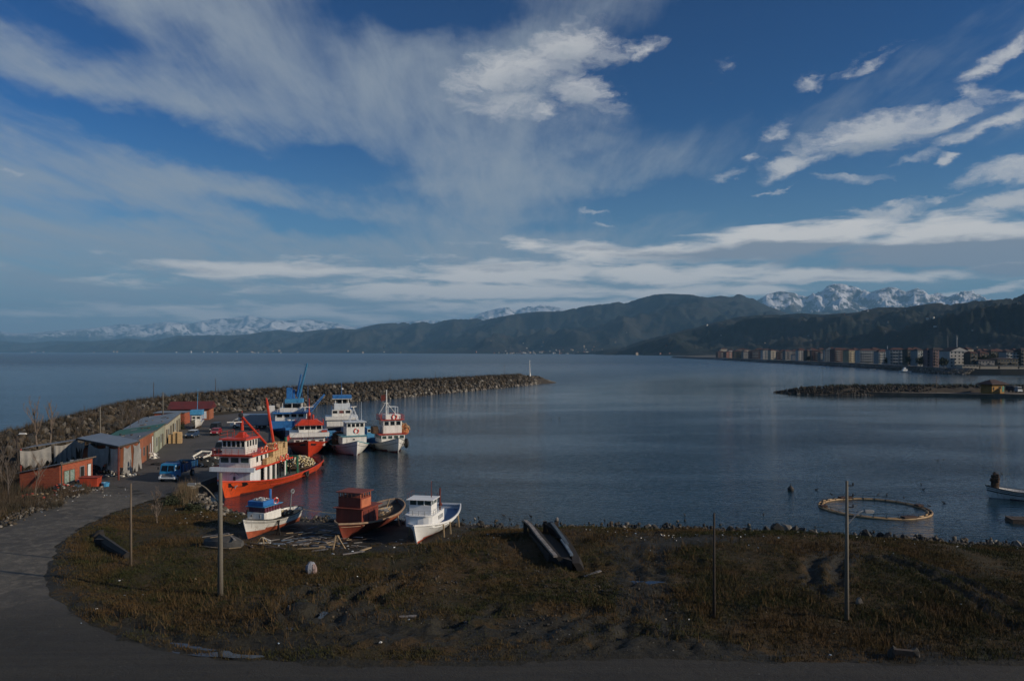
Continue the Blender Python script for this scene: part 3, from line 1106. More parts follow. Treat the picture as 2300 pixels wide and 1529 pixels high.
def mound(path, wl, wr, hts, n=160, m=9, seed=0):
    """low rubble ridge: cross-section from left toe over the crown to the right toe"""
    P, s, L = resample(path, n)
    T = np.gradient(P, axis=0)
    T /= np.linalg.norm(T, axis=1)[:, None]
    N = np.stack([T[:, 1], -T[:, 0]], -1)          # to the right of travel
    hh = np.interp(s / L, *zip(*hts))
    V_ = []
    for i in range(n):
        for j in range(m):
            u = -1 + 2 * j / (m - 1)
            wd = wl if u < 0 else wr
            z = hh[i] * (1 - abs(u) ** 1.25) - 1.0 * abs(u) ** 3
            if i == 0 or i == n - 1:
                z = -1
            jit = (vnoise(np.array([P[i, 0] * .5 + u * 3 + seed]), np.array([P[i, 1] * .5]))[0] - .5) * 1.2
            V_.append((P[i, 0] + N[i, 0] * wd * u, P[i, 1] + N[i, 1] * wd * u, z + jit * (1 - abs(u))))
    F_ = [(i * m + j, i * m + j + 1, (i + 1) * m + j + 1, (i + 1) * m + j) for i in range(n - 1) for j in range(m - 1)]
    return P, T, N, hh, L, V_, F_


M_core = mat('rubble_core', (.062, .050, .036), .95, .3, .5, .15, 2.2, col2=(.03, .026, .02))
P, T, N, hh, L, V_, F_ = mound(crown, 13.5, 13.5, [(0, 3.4), (.12, 3.6), (.25, 4.6), (.42, 5.6), (.7, 5.9), (.93, 5.2), (.975, 3.6), (1, 0.0)])
mb = MB()
mb.add([(x - bo.x, y - bo.y, z - .35) for x, y, z in V_], F_)
mb.build('core', M_core, bw, smooth=True)


def in_quay(x, y):
    return poly_sdf(QP, np.array([[x]]), np.array([[y]]))[0, 0] > -.5


rr = random.Random(5)
cand = []
for k in range(15000):
    f = rr.random()
    i = min(int(f * (len(P) - 1)), len(P) - 2)
    q = f * (len(P) - 1) - i
    u = rr.uniform(-1, 1)
    h = hh[i] * (1 - q) + hh[i + 1] * q
    pxy = P[i] * (1 - q) + P[i + 1] * q
    wsc = 1.0 if f < .93 else max(.15, (1.0 - f) / .07) ** .6
    x = pxy[0] + N[i, 0] * 13.5 * u * wsc
    y = pxy[1] + N[i, 1] * 13.5 * u * wsc
    z = h * (1 - abs(u) ** 1.25) - 1.0 * abs(u) ** 3
    s = rr.choice((.32, .42, .42, .55, .55, .7, .7, .95, 1.3)) * rr.uniform(.8, 1.15)
    if y < 60:
        continue
    seen = 1.0 if u > -.25 else .35
    tone = 2 if (z < .9 and u > 0 and rr.random() < .6) else rr.choice((0, 0, 1, 1, 3, 3, 3, 2 if rr.random() < .15 else 1))
    cand.append((s / math.hypot(x, y) * seen, x, y, z + rr.uniform(-.25, .3), s, tone))
px_ = np.array([c[1] for c in cand])
py2 = np.array([c[2] for c in cand])
okq = poly_sdf(QP, px_[None], py2[None])[0] < -.8
vis = np.abs(px_ / py2) < .70
cand = [c for c, o1, v1 in zip(cand, okq, vis) if o1 and v1]
cand.sort(key=lambda c: -c[0])
for c in cand[:300]:
    place_stone((c[1] - bo.x, c[2] - bo.y, c[3]), c[4], bw, c[5], rr=rr)
rest = cand[300:]
scatter('rubble', np.array([[c[1] - bo.x, c[2] - bo.y, c[3]] for c in rest]), np.array([c[4] for c in rest]), M_rock, np.array([c[5] for c in rest]), bw)


# ------------------------------------------------------------------ scrub generator (twiggy winter growth)
def twigs(n, region, hmin, hmax, per=9, spread=.5, width=.035, seed=0, zf=None):
    """n bushes; region() -> (x, y, z); thin triangles fanning up"""
    r2 = np.random.default_rng(seed)
    Vs = []
    for i in range(n):
        x, y, z = region(r2)
        h = r2.uniform(hmin, hmax)
        a = r2.uniform(0, 2 * np.pi, per)
        s_ = r2.uniform(.05, 1, per) * spread * h
        tip = np.stack([x + np.cos(a) * s_, y + np.sin(a) * s_, z + h * r2.uniform(.5, 1, per)], -1)
        b = np.array([x, y, z - .05]) + np.stack([np.cos(a) * s_ * .25, np.sin(a) * s_ * .25, np.zeros(per)], -1)
        pa = a + np.pi / 2 + r2.uniform(-.8, .8, per)
        off = np.stack([np.cos(pa), np.sin(pa), np.zeros(per)], -1) * width
        Vs.append(np.stack([b - off, b + off, tip], 1))
    V3 = np.concatenate(Vs).reshape(-1, 3)
    return V3, np.arange(len(V3)).reshape(-1, 3)


M_scrub = mat('dry_scrub', (.085, .060, .038), .95, .3, .4, col2=(.038, .034, .020))
M_scrub_g = mat('green_scrub', (.040, .050, .020), .95, .3, .6, col2=(.022, .028, .012))


def crown_region(r2):
    f = r2.uniform(0.02, .94)
    i = int(f * (len(P) - 1))
    u = r2.normal(-.05, .30)
    z = hh[i] * (1 - abs(u) ** 1.25)
    return P[i, 0] + N[i, 0] * 13.5 * u, P[i, 1] + N[i, 1] * 13.5 * u, z


V3, F3 = twigs(6500, crown_region, .7, 2.3, 11, .6, .05, 3)
o = np_mesh('scrub', V3, F3, M_scrub)
o['kind'] = 'stuff'
tag(o, 'bare brown scrub growing along the top of the long breakwater', 'scrub')


def left_bank(r2):
    while True:
        y = r2.uniform(62, 200)
        x = r2.uniform(-92, -46)
        xl = np.interp(y, [60, 100, 110, 125, 150, 200], [-58, -62, -68, -70, -76, -86])
        if x < xl:
            return x, y, 1.0 + np.interp(x, [-90, -78], [2.2, 0])


V3, F3 = twigs(3400, left_bank, .7, 2.6, 11, .5, .03, 8)
o = np_mesh('thicket', V3, F3, M_scrub)
o['kind'] = 'stuff'
tag(o, 'leafless thicket on the bank behind the sheds at the left', 'scrub')

# ------------------------------------------------------------------ grass on the waste ground
def grass_field(n, seed, hlo, hhi, wid, mask_fn, per=3):
    r2 = np.random.default_rng(seed)
    y = r2.uniform(44, 96, n * 3)
    x = r2.uniform(-1, 1, n * 3) * (y * .70)
    m_ = mask_fn(x, y, r2)
    x, y = x[m_][:n], y[m_][:n]
    z = ground_height(x[None], y[None])[0]
    ok = z > .55
    x, y, z = x[ok], y[ok], z[ok]
    k = len(x)
    clump = fbm(x / 2.6, y / 2.6, 3)
    h = r2.uniform(hlo, hhi, k) * (.45 + 1.5 * clump ** 2)
    out_v = []
    for j in range(per):
        a = r2.uniform(0, 2 * np.pi, k)
        lean = r2.uniform(.1, .7, k) * h
        bx, by = x + r2.normal(0, .07, k), y + r2.normal(0, .07, k)
        w2 = wid * r2.uniform(.6, 1.3, k)
        pa = r2.uniform(0, 2 * np.pi, k)
        ox, oy = np.cos(pa) * w2, np.sin(pa) * w2
        out_v.append(np.stack([np.stack([bx - ox, by - oy, z - .03], -1), np.stack([bx + ox, by + oy, z - .03], -1),
                               np.stack([bx + np.cos(a) * lean, by + np.sin(a) * lean, z + h * r2.uniform(.6, 1, k)], -1)], 1))
    V_ = np.concatenate(out_v).reshape(-1, 3)
    return V_, np.arange(len(V_)).reshape(-1, 3)


def mud_amount(x, y):
    a = np.zeros_like(x)
    for c_, p_, q_ in mud:
        a = np.maximum(a, np.exp(-(((x - c_.x) / p_) ** 2 + ((y - c_.y) / q_) ** 2)))
    return a


def grass_mask(x, y, r2):
    rs = poly_sdf(RP, x[None], y[None])[0]
    qs = poly_sdf(QP, x[None], y[None])[0]
    ls = poly_sdf(LP, x[None], y[None])[0]
    dens = fbm(x / 5, y / 5, 4)
    return (rs < -.25) & (qs < -.4) & (ls > 1.2) & (r2.uniform(0, 1, len(x)) < np.clip((dens - .25) * 2.6, .05, 1) * np.clip(1.25 - 1.3 * mud_amount(x, y), .04, 1)) & (x < 62) & (mud_mask(x[None], y[None])[0] < r2.uniform(.25, 1.2, len(x)))


def grass_mat(name, a, b, c):
    m = bpy.data.materials.new(name)
    m.use_nodes = True
    m.node_tree.nodes.clear()
    t = NT(m.node_tree)
    bs = t.n('ShaderNodeBsdfPrincipled')
    out = t.n('ShaderNodeOutputMaterial')
    t.link(bs.outputs[0], out.inputs[0])
    geo = t.n('ShaderNodeNewGeometry').outputs['Position']
    cc = t.mix(t.ramp(t.noise(geo, .16, 5, .6, .6), .42, .60), a, b)
    cc = t.mix(t.m('MULTIPLY', t.ramp(t.noise(geo, 1.1, 4, .6), .45, .6), .6), cc, c)
    t.link(cc, bs.inputs['Base Color'])
    bs.inputs['Roughness'].default_value = .9
    bs.inputs['Specular IOR Level'].default_value = .2
    return m


M_grass = grass_mat('dry_grass', (.034, .040, .014), (.092, .058, .024), (.054, .044, .018))
M_weed = grass_mat('rusty_weeds', (.098, .064, .028), (.072, .044, .020), (.038, .031, .015))
V3, F3 = grass_field(120000, 21, .10, .34, .022, grass_mask)
o = np_mesh('grass', V3, F3, M_grass)
o['kind'] = 'stuff'
tag(o, 'dry and green grass covering the waste ground in front of the water', 'grass')
tall_c = [(gp(560, 1385, 1), 7, 3.6, 1), (gp(430, 1340, 1), 5, 2.6, 1), (gp(700, 1310, 1), 4, 1.6, .8), (gp(1330, 1230, 1), 3, 3, .8), (gp(1700, 1370, 1), 9, 4, .7), (gp(1740, 1250, 1), 7, 2, .8), (gp(470, 1225, 1), 6, 2, .7), (gp(1040, 1230, 1), 4, 3, .5),
          (gp(2050, 1400, 1), 7, 4, .5), (gp(1780, 1440, 1), 6, 2, .6), (gp(300, 1250, 1), 5, 2.5, .6), (gp(1500, 1250, 1), 3, 3, .4)]


def tall_mask(x, y, r2):
    a = np.zeros_like(x)
    for c_, p_, q_, s_ in tall_c:
        a = np.maximum(a, s_ * np.exp(-(((x - c_.x) / p_) ** 2 + ((y - c_.y) / q_) ** 2)))
    rs = poly_sdf(RP, x[None], y[None])[0]
    return (rs < -.6) & (r2.uniform(0, 1, len(x)) < a * np.clip((fbm(x / 1.8, y / 1.8, 3) - .3) * 3.5, 0, 1))


V3, F3 = grass_field(30000, 22, .35, .95, .025, tall_mask, 3)
o = np_mesh('tall_weeds', V3, F3, M_weed)
o['kind'] = 'stuff'
tag(o, 'rust brown tall weeds in clumps on the waste ground', 'weeds')

# ================================================================== BOATS
PW = mat('white_paint', (.76, .76, .72), .42, .07, 1.6, grime=.5, streak=True)
PWB = mat('bluish_white_paint', (.66, .72, .76), .45, .07, 1.6, grime=.25, streak=True)
POR = mat('orange_hull_paint', (.72, .085, .018), .45, .10, 1.3, grime=.6, streak=True)
PRED = mat('red_hull_paint', (.60, .050, .018), .45, .12, 1.3, grime=.55, streak=True)
PRED2 = mat('red_trim_paint', (.42, .040, .022), .5, .14, 2, grime=.3)
PDR = mat('dark_red_paint', (.16, .030, .020), .6, .2, 2, grime=.4)
PRUST = mat('red_primer_paint', (.22, .040, .022), .7, .16, 1.5, grime=.45, streak=True)
PSALM = mat('faded_orange_paint', (.50, .16, .075), .65, .12, 2, grime=.2)
PBL = mat('blue_paint', (.030, .17, .46), .45, .12, 2, grime=.2)
PBL2 = mat('light_blue_paint', (.06, .28, .52), .5, .12, 2, grime=.2)
PNAVY = mat('navy_hull_paint', (.010, .022, .065), .45, .15, 1.5, grime=.2)
PBLK = mat('black_paint', (.012, .012, .013), .5, .15, 2)
PGRN = mat('green_paint', (.025, .16, .085), .5, .15, 2, grime=.3)
PGREY = mat('grey_paint', (.22, .23, .24), .55, .12, 2, grime=.3)
DECKW = mat('deck_planks_grey', (.16, .145, .125), .8, .2, 3, grime=.5)
DECKG = mat('deck_paint_greenish', (.10, .12, .10), .7, .2, 2, grime=.5)
DECKB = mat('deck_paint_blue', (.12, .22, .38), .6, .1, 2, grime=.2)
WOODL = mat('pale_timber', (.42, .31, .18), .8, .14, 5, grime=.3)
WOODC = mat('crate_wood', (.62, .43, .22), .75, .12, 6, grime=.12)
WOODD = mat('dark_timber', (.075, .055, .040), .85, .25, 4)
GLASS = mat('window_glass', (.015, .020, .024), .16, .3, .7)
GLASSG = mat('greenish_window_glass', (.05, .085, .085), .16, .2, .7)
RUB = mat('black_rubber', (.016, .016, .016), .7, .2, 5)
ROPE = mat('rope', (.25, .20, .13), .9, .2, 8)
STEEL = mat('galvanised_steel', (.35, .36, .36), .45, .15, 3, metal=.4)
CORK = mat('cream_floats', (.72, .62, .36), .7, .15, 2, col2=(.55, .45, .22))
CORKW = mat('pale_floats', (.70, .68, .60), .7, .1, 2)
NETD = mat('dark_net', (.020, .024, .026), .95, .3, 3)
NETB = mat('brown_net', (.10, .062, .038), .95, .3, 3)
SALMON_BOX = mat('red_box_plastic', (.42, .05, .03), .5, .12, 3)


class Hull:
    def __init__(s, L, B, zb, zm, zs, draft, rake=1.6, flare=.5, stern=.78, sround=0.0, power=2.3, full=.38, xb=.58):
        s.L, s.B, s.zb, s.zm, s.zs, s.dr, s.rake, s.fl, s.st, s.sr, s.pw, s.full, s.xb = L, B, zb, zm, zs, draft, rake, flare, stern, sround, power, full, xb
    def beam(s, t):
        b = 1.0
        if t > s.xb:
            b = 1 - ((t - s.xb) / (1 - s.xb)) ** s.pw
        if t < .35:
            q = (.35 - t) / .35
            b *= 1 - (1 - s.st) * q ** 1.8
        if s.sr and t < s.sr:
            q = (s.sr - t) / s.sr
            b *= math.sqrt(max(0, 1 - q * q * .97))
        return max(b, 0) * s.B / 2
    def sheer(s, t):
        z = s.zm
        if t > .42:
            z += (s.zb - s.zm) * ((t - .42) / .58) ** 2.0
        if t < .42:
            z += (s.zs - s.zm) * ((.42 - t) / .42) ** 1.7
        return z
    def keel(s, t):
        k = -s.dr
        if t < .15:
            k += (.15 - t) / .15 * s.dr * .55
        if t > .9:
            k += ((t - .9) / .1) ** 2 * s.dr * .12
        return k
    def pt(s, t, v, side=1, inset=0.0):
        """surface point: t stern..bow, v keel..sheer"""
        b = s.beam(t)
        zk, z1 = s.keel(t), s.sheer(t)
        z = zk + (z1 - zk) * v
        bow = max(0, (t - .45) / .55)
        e = s.full + (1.15 - s.full) * bow ** 1.4 * (1 if s.fl else .5)
        y = b * (v ** e) * (1 + 0 * bow)
        if bow > 0:
            y *= 1 - s.fl * bow * (1 - v) * .55
        x = -s.L / 2 + s.L * t - s.rake * (1 - v) ** 1.15 * max(0, (t - .6) / .4) ** 1.6
        y = max(0, y - inset)
        y = max(y, .035 if not inset else .01)
        return Vector((x, side * y, z))


def make_hull(H, parent, m_hull, m_top=None, m_bot=None, m_stripe=None, stripe=(.80, .84), top_from=.90, wl=.0, bul=.75, m_deck=DECKW, m_rail=None, m_in=None, rail_r=.07, nt=34, rail_fl=1.0, deck_kw=None):
    """hull shell, deck with inner bulwark, cap rail, keel"""
    vs_v = sorted(set([0, .12, .24, .36, .48, .58, .66, .74, .80, .84, .88, .92, .96, 1.0] + [stripe[0], stripe[1], top_from]))
    nv = len(vs_v)
    mats_ = [m_hull, m_top or m_hull, m_bot or m_hull, m_stripe or m_hull]
    V_, F_, MI = [], [], []
    for i in range(nt + 1):
        t = i / nt
        t = t ** .85 if t < 1 else 1
        for side in (1, -1):
            for v in vs_v:
                V_.append(H.pt(t, v, side))
    row = 2 * nv
    for i in range(nt):
        for sd_ in (0, 1):
            for j in range(nv - 1):
                a = i * row + sd_ * nv + j
                F_.append((a, a + 1, a + row + 1, a + row))
                zc = (V_[a].z + V_[a + row + 1].z) / 2
                vc = (vs_v[j] + vs_v[j + 1]) / 2
                MI.append(2 if zc < wl else 3 if stripe[0] <= vc <= stripe[1] else 1 if vc >= top_from else 0)
        F_.append((i * row, i * row + nv, (i + 1) * row + nv, (i + 1) * row))
        MI.append(2)
    for j in range(nv - 1):      # transom and stem closing strip
        a = j
        F_.append((a, a + 1, nv + a + 1, nv + a))
        MI.append(0)
        a = nt * row + j
        F_.append((a, a + 1, a + nv + 1, a + nv))
        MI.append(0)
    mb = MB()
    mb.v = [tuple(v) for v in V_]
    mb.f = F_
    mb.mi = MI
    hull = mb.build('hull', mats_, parent, smooth=True)
    hull.data.set_sharp_from_angle(angle=R(38))
    # deck + inner bulwark
    mb = MB()
    V_, F_, MI = [], [], []
    for i in range(nt + 1):
        t = i / nt
        t = t ** .85 if t < 1 else 1
        dk = H.sheer(t) - bul
        vv = 1 - bul / (H.sheer(t) - H.keel(t))
        for side in (1, -1):
            a = H.pt(t, .995, side, .09)
            b = H.pt(t, vv, side, .12)
            V_ += [a, b]
    for i in range(nt):
        o = i * 4
        F_ += [(o, o + 1, o + 5, o + 4), (o + 2, o + 3, o + 7, o + 6), (o + 1, o + 3, o + 7, o + 5)]
        MI += [1, 1, 0]
    F_.append((0, 1, 3, 2))
    MI.append(1)
    mb.v = [tuple(v) for v in V_]
    mb.f = F_
    mb.mi = MI
    mb.build('deck', [m_deck, m_in or m_hull], parent)
    # cap rail
    mb = MB()
    path = [H.pt((i / 40) ** .85, 1, 1) for i in range(41)]
    pth = [Vector((p.x, -p.y, p.z)) for p in reversed(path)]
    full = path + pth[1:]
    closed = full + [full[0]]
    for k in range(len(closed) - 1):
        a, b = closed[k], closed[k + 1]
        if (b - a).length < .02:
            continue
        mb.beam(a, b, rail_r * 1.6, rail_r * 2.2 * rail_fl)
    mb.build('cap_rail', m_rail or m_top or m_hull, parent)


def rub_strake(H, parent, v, m, r=.06, t0=.02, t1=.985, name='rubbing_strake'):
    for side in (1, -1):
        MB().tube([H.pt(t0 + (t1 - t0) * i / 30, v, side) + Vector((0, side * .02, 0)) for i in range(31)], r, 5).build(name, m, parent)


WIN = {}


def window_mesh(w_, h_, mf, mg, fr=.07):
    k = (round(w_, 2), round(h_, 2), mf.name, mg.name, fr)
    if k not in WIN:
        mb = MB()
        mb.box((0, 0, 0), (.02, w_ - .002, h_ - .002), mi=1)
        for z in (-1, 1):
            mb.box((.015, 0, z * h_ / 2), (.06, w_ + fr, fr))
        for y in (-1, 1):
            mb.box((.014, y * w_ / 2, 0), (.055, fr, h_ - fr))
        WIN[k] = mb.mesh('window', [mf, mg])
    return WIN[k]


def windows(parent, c, size, face, z, w_, h_, n, span=None, mf=None, mg=None, off=0.0, name='window', tilt=0.0, fr=.07):
    """n framed panes along one face of a box (c, size) in the parent's space"""
    me = window_mesh(w_, h_, mf or PW, mg or GLASS, fr)
    ax = {'front': (1, 0), 'back': (-1, 0), 'port': (0, 1), 'stbd': (0, -1)}[face]
    ln = (size[1] if ax[0] else size[0]) if span is None else span
    for i in range(n):
        q = (i + .5) / n - .5
        if ax[0]:
            loc = (c[0] + ax[0] * size[0] / 2, c[1] + off + q * ln, z)
        else:
            loc = (c[0] + off + q * ln, c[1] + ax[1] * size[1] / 2, z)
        inst(name, me, parent, loc, (0, tilt if ax[0] else 0, math.atan2(ax[1], ax[0])))


def cabin(parent, c, size, m, name='cabin', taper=(1, 1), bevel=.05, nose=0.0):
    """deck house; nose > 0 rounds its forward face"""
    if nose:
        hx, hy = size[0] / 2, size[1] / 2
        poly = [(-hx, -hy), (hx - nose, -hy)]
        for k in range(1, 8):
            a = -math.pi / 2 + math.pi * k / 8
            poly.append((hx - nose + nose * math.cos(a), hy * math.sin(a)))
        poly += [(hx - nose, hy), (-hx, hy)]
        mb = MB()
        mb.prism([(x + c[0], y + c[1]) for x, y in poly], c[2] - size[2] / 2, c[2] + size[2] / 2)
        return mb.build(name, m, parent)
    mb = MB()
    mb.box(c, size, taper=taper)
    return mb.build(name, m, parent, bevel=bevel)


def railing(parent, pts, h, m, r=.03, step=1.0, rails=3, name='railing'):
    mb = MB()
    pts = [Vector(p) for p in pts]
    for k in range(rails):
        z = h * (k + 1) / rails
        mb.tube([p + Vector((0, 0, z)) for p in pts], r, 4)
    for a, b in zip(pts[:-1], pts[1:]):
        n = max(1, round((b - a).length / step))
        for i in range(n + 1):
            p = a.lerp(b, i / n)
            mb.beam(p, p + Vector((0, 0, h)), r * 2, r * 2)
    return mb.build(name, m, parent)


def mast(parent, base, h, m, r=.09, lean=0.0, name='mast', cross=()):
    mb = MB()
    b = Vector(base)
    top = b + Vector((lean, 0, h))
    mb.tube([b, top], [r, r * .55], 7)
    for f, wd in cross:
        p = b.lerp(top, f)
        mb.beam(p + Vector((0, -wd / 2, 0)), p + Vector((0, wd / 2, 0)), .06, .06)
    return mb.build(name, m, parent)


def wire(parent, pts, m=RUB, r=.015, name='rigging'):
    mb = MB()
    for a, b in pts:
        mb.beam(a, b, r * 2, r * 2)
    return mb.build(name, m, parent)


def stays(parent, pts, m=RUB, r=.012, name='stay'):
    for a, b in pts:
        MB().beam(a, b, r * 2, r * 2).build(name, m, parent)


def radar(parent, p, m=PW, w_=1.3):
    mb = MB()
    mb.tube([Vector(p), Vector(p) + Vector((0, 0, .25))], .14, 8)
    mb.box((p[0], p[1], p[2] + .33), (.14, w_, .13), rz=.5)
    mb.build('radar', m, parent)


BUOY_R = None


def buoy_mesh():
    global BUOY_R
    if BUOY_R is None:
        mb = MB()
        n, m_ = 16, 6
        mb.torus((0, 0, 0), .33, .085, Matrix.Rotation(R(90), 3, 'Y'), n, m_)
        for i in range(n):
            for j in range(m_):
                mb.mi[i * m_ + j] = 1 if (i // 2) % 4 == 3 else 0
        BUOY_R = {'red': mb.mesh('lifebuoy', [mat('buoy_red', (.62, .045, .03), .5, .08, 4), PW], True),
                  'orange': mb.mesh('lifebuoy', [mat('buoy_orange', (.70, .13, .05), .5, .08, 4), PW], True)}
    return BUOY_R


def bmat(o):
    return Matrix.LocRotScale(o.location, o.rotation_euler, o.scale)


def lifebuoy(boat, p, yaw, label, kind='red', s=1.0, group=None, tiltx=0.0):
    """hangs on a boat: a thing of its own, placed in the world from the boat's frame"""
    M_ = bmat(boat)
    o = inst('lifebuoy', buoy_mesh()[kind], None, M_ @ Vector(p), (boat.rotation_euler[0], boat.rotation_euler[1], boat.rotation_euler.z + yaw), (s, s, s))
    tag(o, label, 'lifebuoy', group)
    return o


TYRE = None


def tyre(world, rot, label, s=1.0, group=None):
    global TYRE
    if TYRE is None:
        TYRE = MB().torus((0, 0, 0), .36, .15, Matrix.Rotation(R(90), 3, 'X'), 16, 7).mesh('tyre_fender', RUB, True)
    o = inst('tyre_fender', TYRE, None, world, rot, (s, s, s))
    tag(o, label, 'tyre', group)
    return o


def boat_from(name, label, stem, stern, cat='fishing boat', z=0.0, zs=1.0):
    """origin amidships on the waterline; +x runs to the bow"""
    a, b = Vector((*stem, 0)), Vector((*stern, 0))
    c = (a + b) / 2
    o = thing(name, label, cat, (c.x, c.y, z), math.atan2(a.y - b.y, a.x - b.x))
    o.scale = (1, 1, zs)
    return o, (a - b).length


def heap(name, c, s, m, n, blob, seed, parent=None, mats_=None, squash=.6):
    """pile of small floats or folds over a low core"""
    r2 = random.Random(seed)
    mb = MB()
    mb.sphere((0, 0, 0), (s[0] * .93, s[1] * .93, s[2] * .9), 14, 7, jit=.1, seed=seed)
    for i in range(n):
        a = r2.uniform(0, 2 * math.pi)
        e = math.asin(r2.uniform(0, 1))
        k = r2.uniform(.86, 1.03)
        p = (math.cos(a) * math.cos(e) * s[0] * k, math.sin(a) * math.cos(e) * s[1] * k, math.sin(e) * s[2] * k)
        q = r2.uniform(.7, 1.25) * blob
        mb.sphere(p, (q, q * r2.uniform(.6, 1), q * squash), 5, 3, mi=r2.randrange(1, len(mats_)) if mats_ else 0)
    o = mb.build(name, mats_ or m, parent)
    o.location = c
    return o


# ------------------------------------------------------------------ 1 the orange fish carrier
A, LA = boat_from('fishing_boat', 'large orange hulled fish carrier with white wheelhouse and red crane booms at the quay', (-37.2, 99.3), (-33.4, 126.5), 'fishing boat', zs=.87)
HA = Hull(LA + 1.6, 7.6, 2.75, 1.25, 1.75, 1.5, rake=1.5, flare=.55, stern=.72, sround=.10, power=2.6, xb=.62)
make_hull(HA, A, POR, POR, PDR, None, stripe=(.60, .62), top_from=.93, wl=.10, bul=.85, m_deck=DECKG, m_rail=PRED, rail_r=.08)
rub_strake(HA, A, .70, PRED2, .07, .03, .72)
hx = HA.L / 2
fx = hx - 3.9           # forward face of the deck house
cy = -.35
h1 = cabin(A, (fx - 1.5, cy, 2.65), (3.0, 4.7, 2.5), PWB, 'lower_deckhouse')
# shelter deck running aft on stanchions, open arcade beneath
mb = MB()
mb.box((fx - 5.6, cy + .05, 3.97), (11.6, 6.4, .12))
mb.box((fx - 5.6, cy + 3.27, 4.00), (11.6, .05, .26))
mb.box((fx - 5.6, cy - 3.17, 4.00), (11.6, .05, .26))
mb.build('shelter_deck', PRED, A)
for k in range(6):
    x = fx - 3.3 - k * 1.55
    for s_ in (1, -1):
        wd = (.75, .75, .35, .18, .3, .18)[k]
        MB().box((x, cy + s_ * 2.9, 2.60), (wd, .12, 2.6)).build('stanchion', PW if k in (0, 1, 2, 4) else PBLK, A)
MB().box((fx - 6.8, cy, 2.4), (7.3, 3.2, 2.2)).build('fish_hold', NETD, A)
h2 = cabin(A, (fx - 2.9, cy, 4.97), (5.2, 4.5, 1.9), PW, 'middle_deckhouse')
windows(h2, (fx - 2.9, cy, 0), (5.2, 4.5, 0), 'front', 5.2, 1.2, .85, 3, mf=PWB, mg=GLASSG, span=4.3)
windows(h2, (fx - 2.9, cy, 0), (5.2, 4.5, 0), 'port', 5.1, .62, .95, 3, off=-.5, span=3.9)
windows(h2, (fx - 2.9, cy, 0), (5.2, 4.5, 0), 'stbd', 5.1, .62, .95, 3, off=-.5, span=3.9)
mb = MB()
mb.box((fx - 3.3, cy, 5.98), (7.8, 5.9, .14))
mb.box((fx + .57, cy, 6.00), (.06, 5.96, .24))
mb.box((fx - 3.3, cy + 2.97, 6.00), (7.7, .05, .24))
mb.build('boat_deck', PRED, A)
h3 = cabin(A, (fx - 1.9, cy - .1, 7.18), (3.4, 3.4, 2.26), PW, 'wheelhouse', nose=0)
windows(h3, (fx - 1.9, cy - .1, 0), (3.4, 3.4, 0), 'front', 7.70, .54, .95, 5, span=3.25)
windows(h3, (fx - 1.9, cy - .1, 0), (3.4, 3.4, 0), 'port', 7.70, .56, .95, 4, span=3.1)
windows(h3, (fx - 1.9, cy - .1, 0), (3.4, 3.4, 0), 'stbd', 7.70, .56, .95, 4, span=3.1)
mb = MB()
for z in (6.45, 6.75, 7.05):
    mb.box((fx - .19, cy - .1, z), (.03, 3.3, .03))
    mb.box((fx - 1.9, cy + 1.61, z), (3.3, .03, .03))
mb.build('moulding', PGREY, h3)
mb = MB()
mb.box((fx - 1.9, cy - .1, 8.40), (4.2, 4.0, .24), taper=(.97, .97))
mb.build('wheelhouse_roof', PRED, A, bevel=.04)
mb = MB()
mb.prism([(fx - 3.3, cy - .75), (fx - 1.6, cy - .75), (fx - 1.6, cy + .55), (fx - 3.3, cy + .55)], 8.52, 9.3, top=[(fx - 2.8, cy - .35), (fx - 2.2, cy - .35), (fx - 2.2, cy + .15), (fx - 2.8, cy + .15)])
mb.tube([(fx - 2.5, cy - .1, 9.5), (fx - 2.5, cy - .1, 11.2)], [.24, .17], 8)
mb.tube([(fx - 2.5, cy - .1, 11.2), (fx - 2.5, cy - .1, 12.6)], [.08, .04], 6)
mb.beam((fx - 2.5, cy - 1.1, 10.6), (fx - 2.5, cy + .9, 10.6), .1, .1)
mb.build('mast', PRED, A)
radar(A, (fx - 1.9, cy - .9, 10.55), PW, 1.9)
railing(A, [(fx - 3.8, cy - 1.9, 8.52), (fx + .1, cy - 1.9, 8.52), (fx + .1, cy + 1.7, 8.52), (fx - 3.8, cy + 1.7, 8.52)], 1.0, PRED, .02, 2.1, 2, 'roof_railing')
railing(A, [(fx - 7.1, cy + 2.8, 6.05), (fx + .5, cy + 2.8, 6.05), (fx + .5, cy - 2.8, 6.05), (fx - 7.1, cy - 2.8, 6.05)], .95, PRED2, .018, 1.0, 3)
# emblem and door on the front of the lower house, white wing board below the middle windows
mb = MB()
e0 = fx + .012
mb.box((e0, cy + .1, 3.72), (.03, 1.5, .13))
mb.beam((e0, cy + .75, 2.98), (e0, cy + .1, 3.55), .13, .03)
mb.beam((e0, cy - .55, 2.98), (e0, cy + .1, 3.55), .13, .03)
mb.box((e0, cy + .1, 2.45), (.03, .34, .55))
mb.build('emblem', mat('emblem_paint', (.035, .075, .11), .6), h1)
mb = MB()
mb.box((fx + .32, cy, 3.86), (.62, 6.3, .62), taper=(.6, 1))
mb.build('breakwater_board', PWB, A)
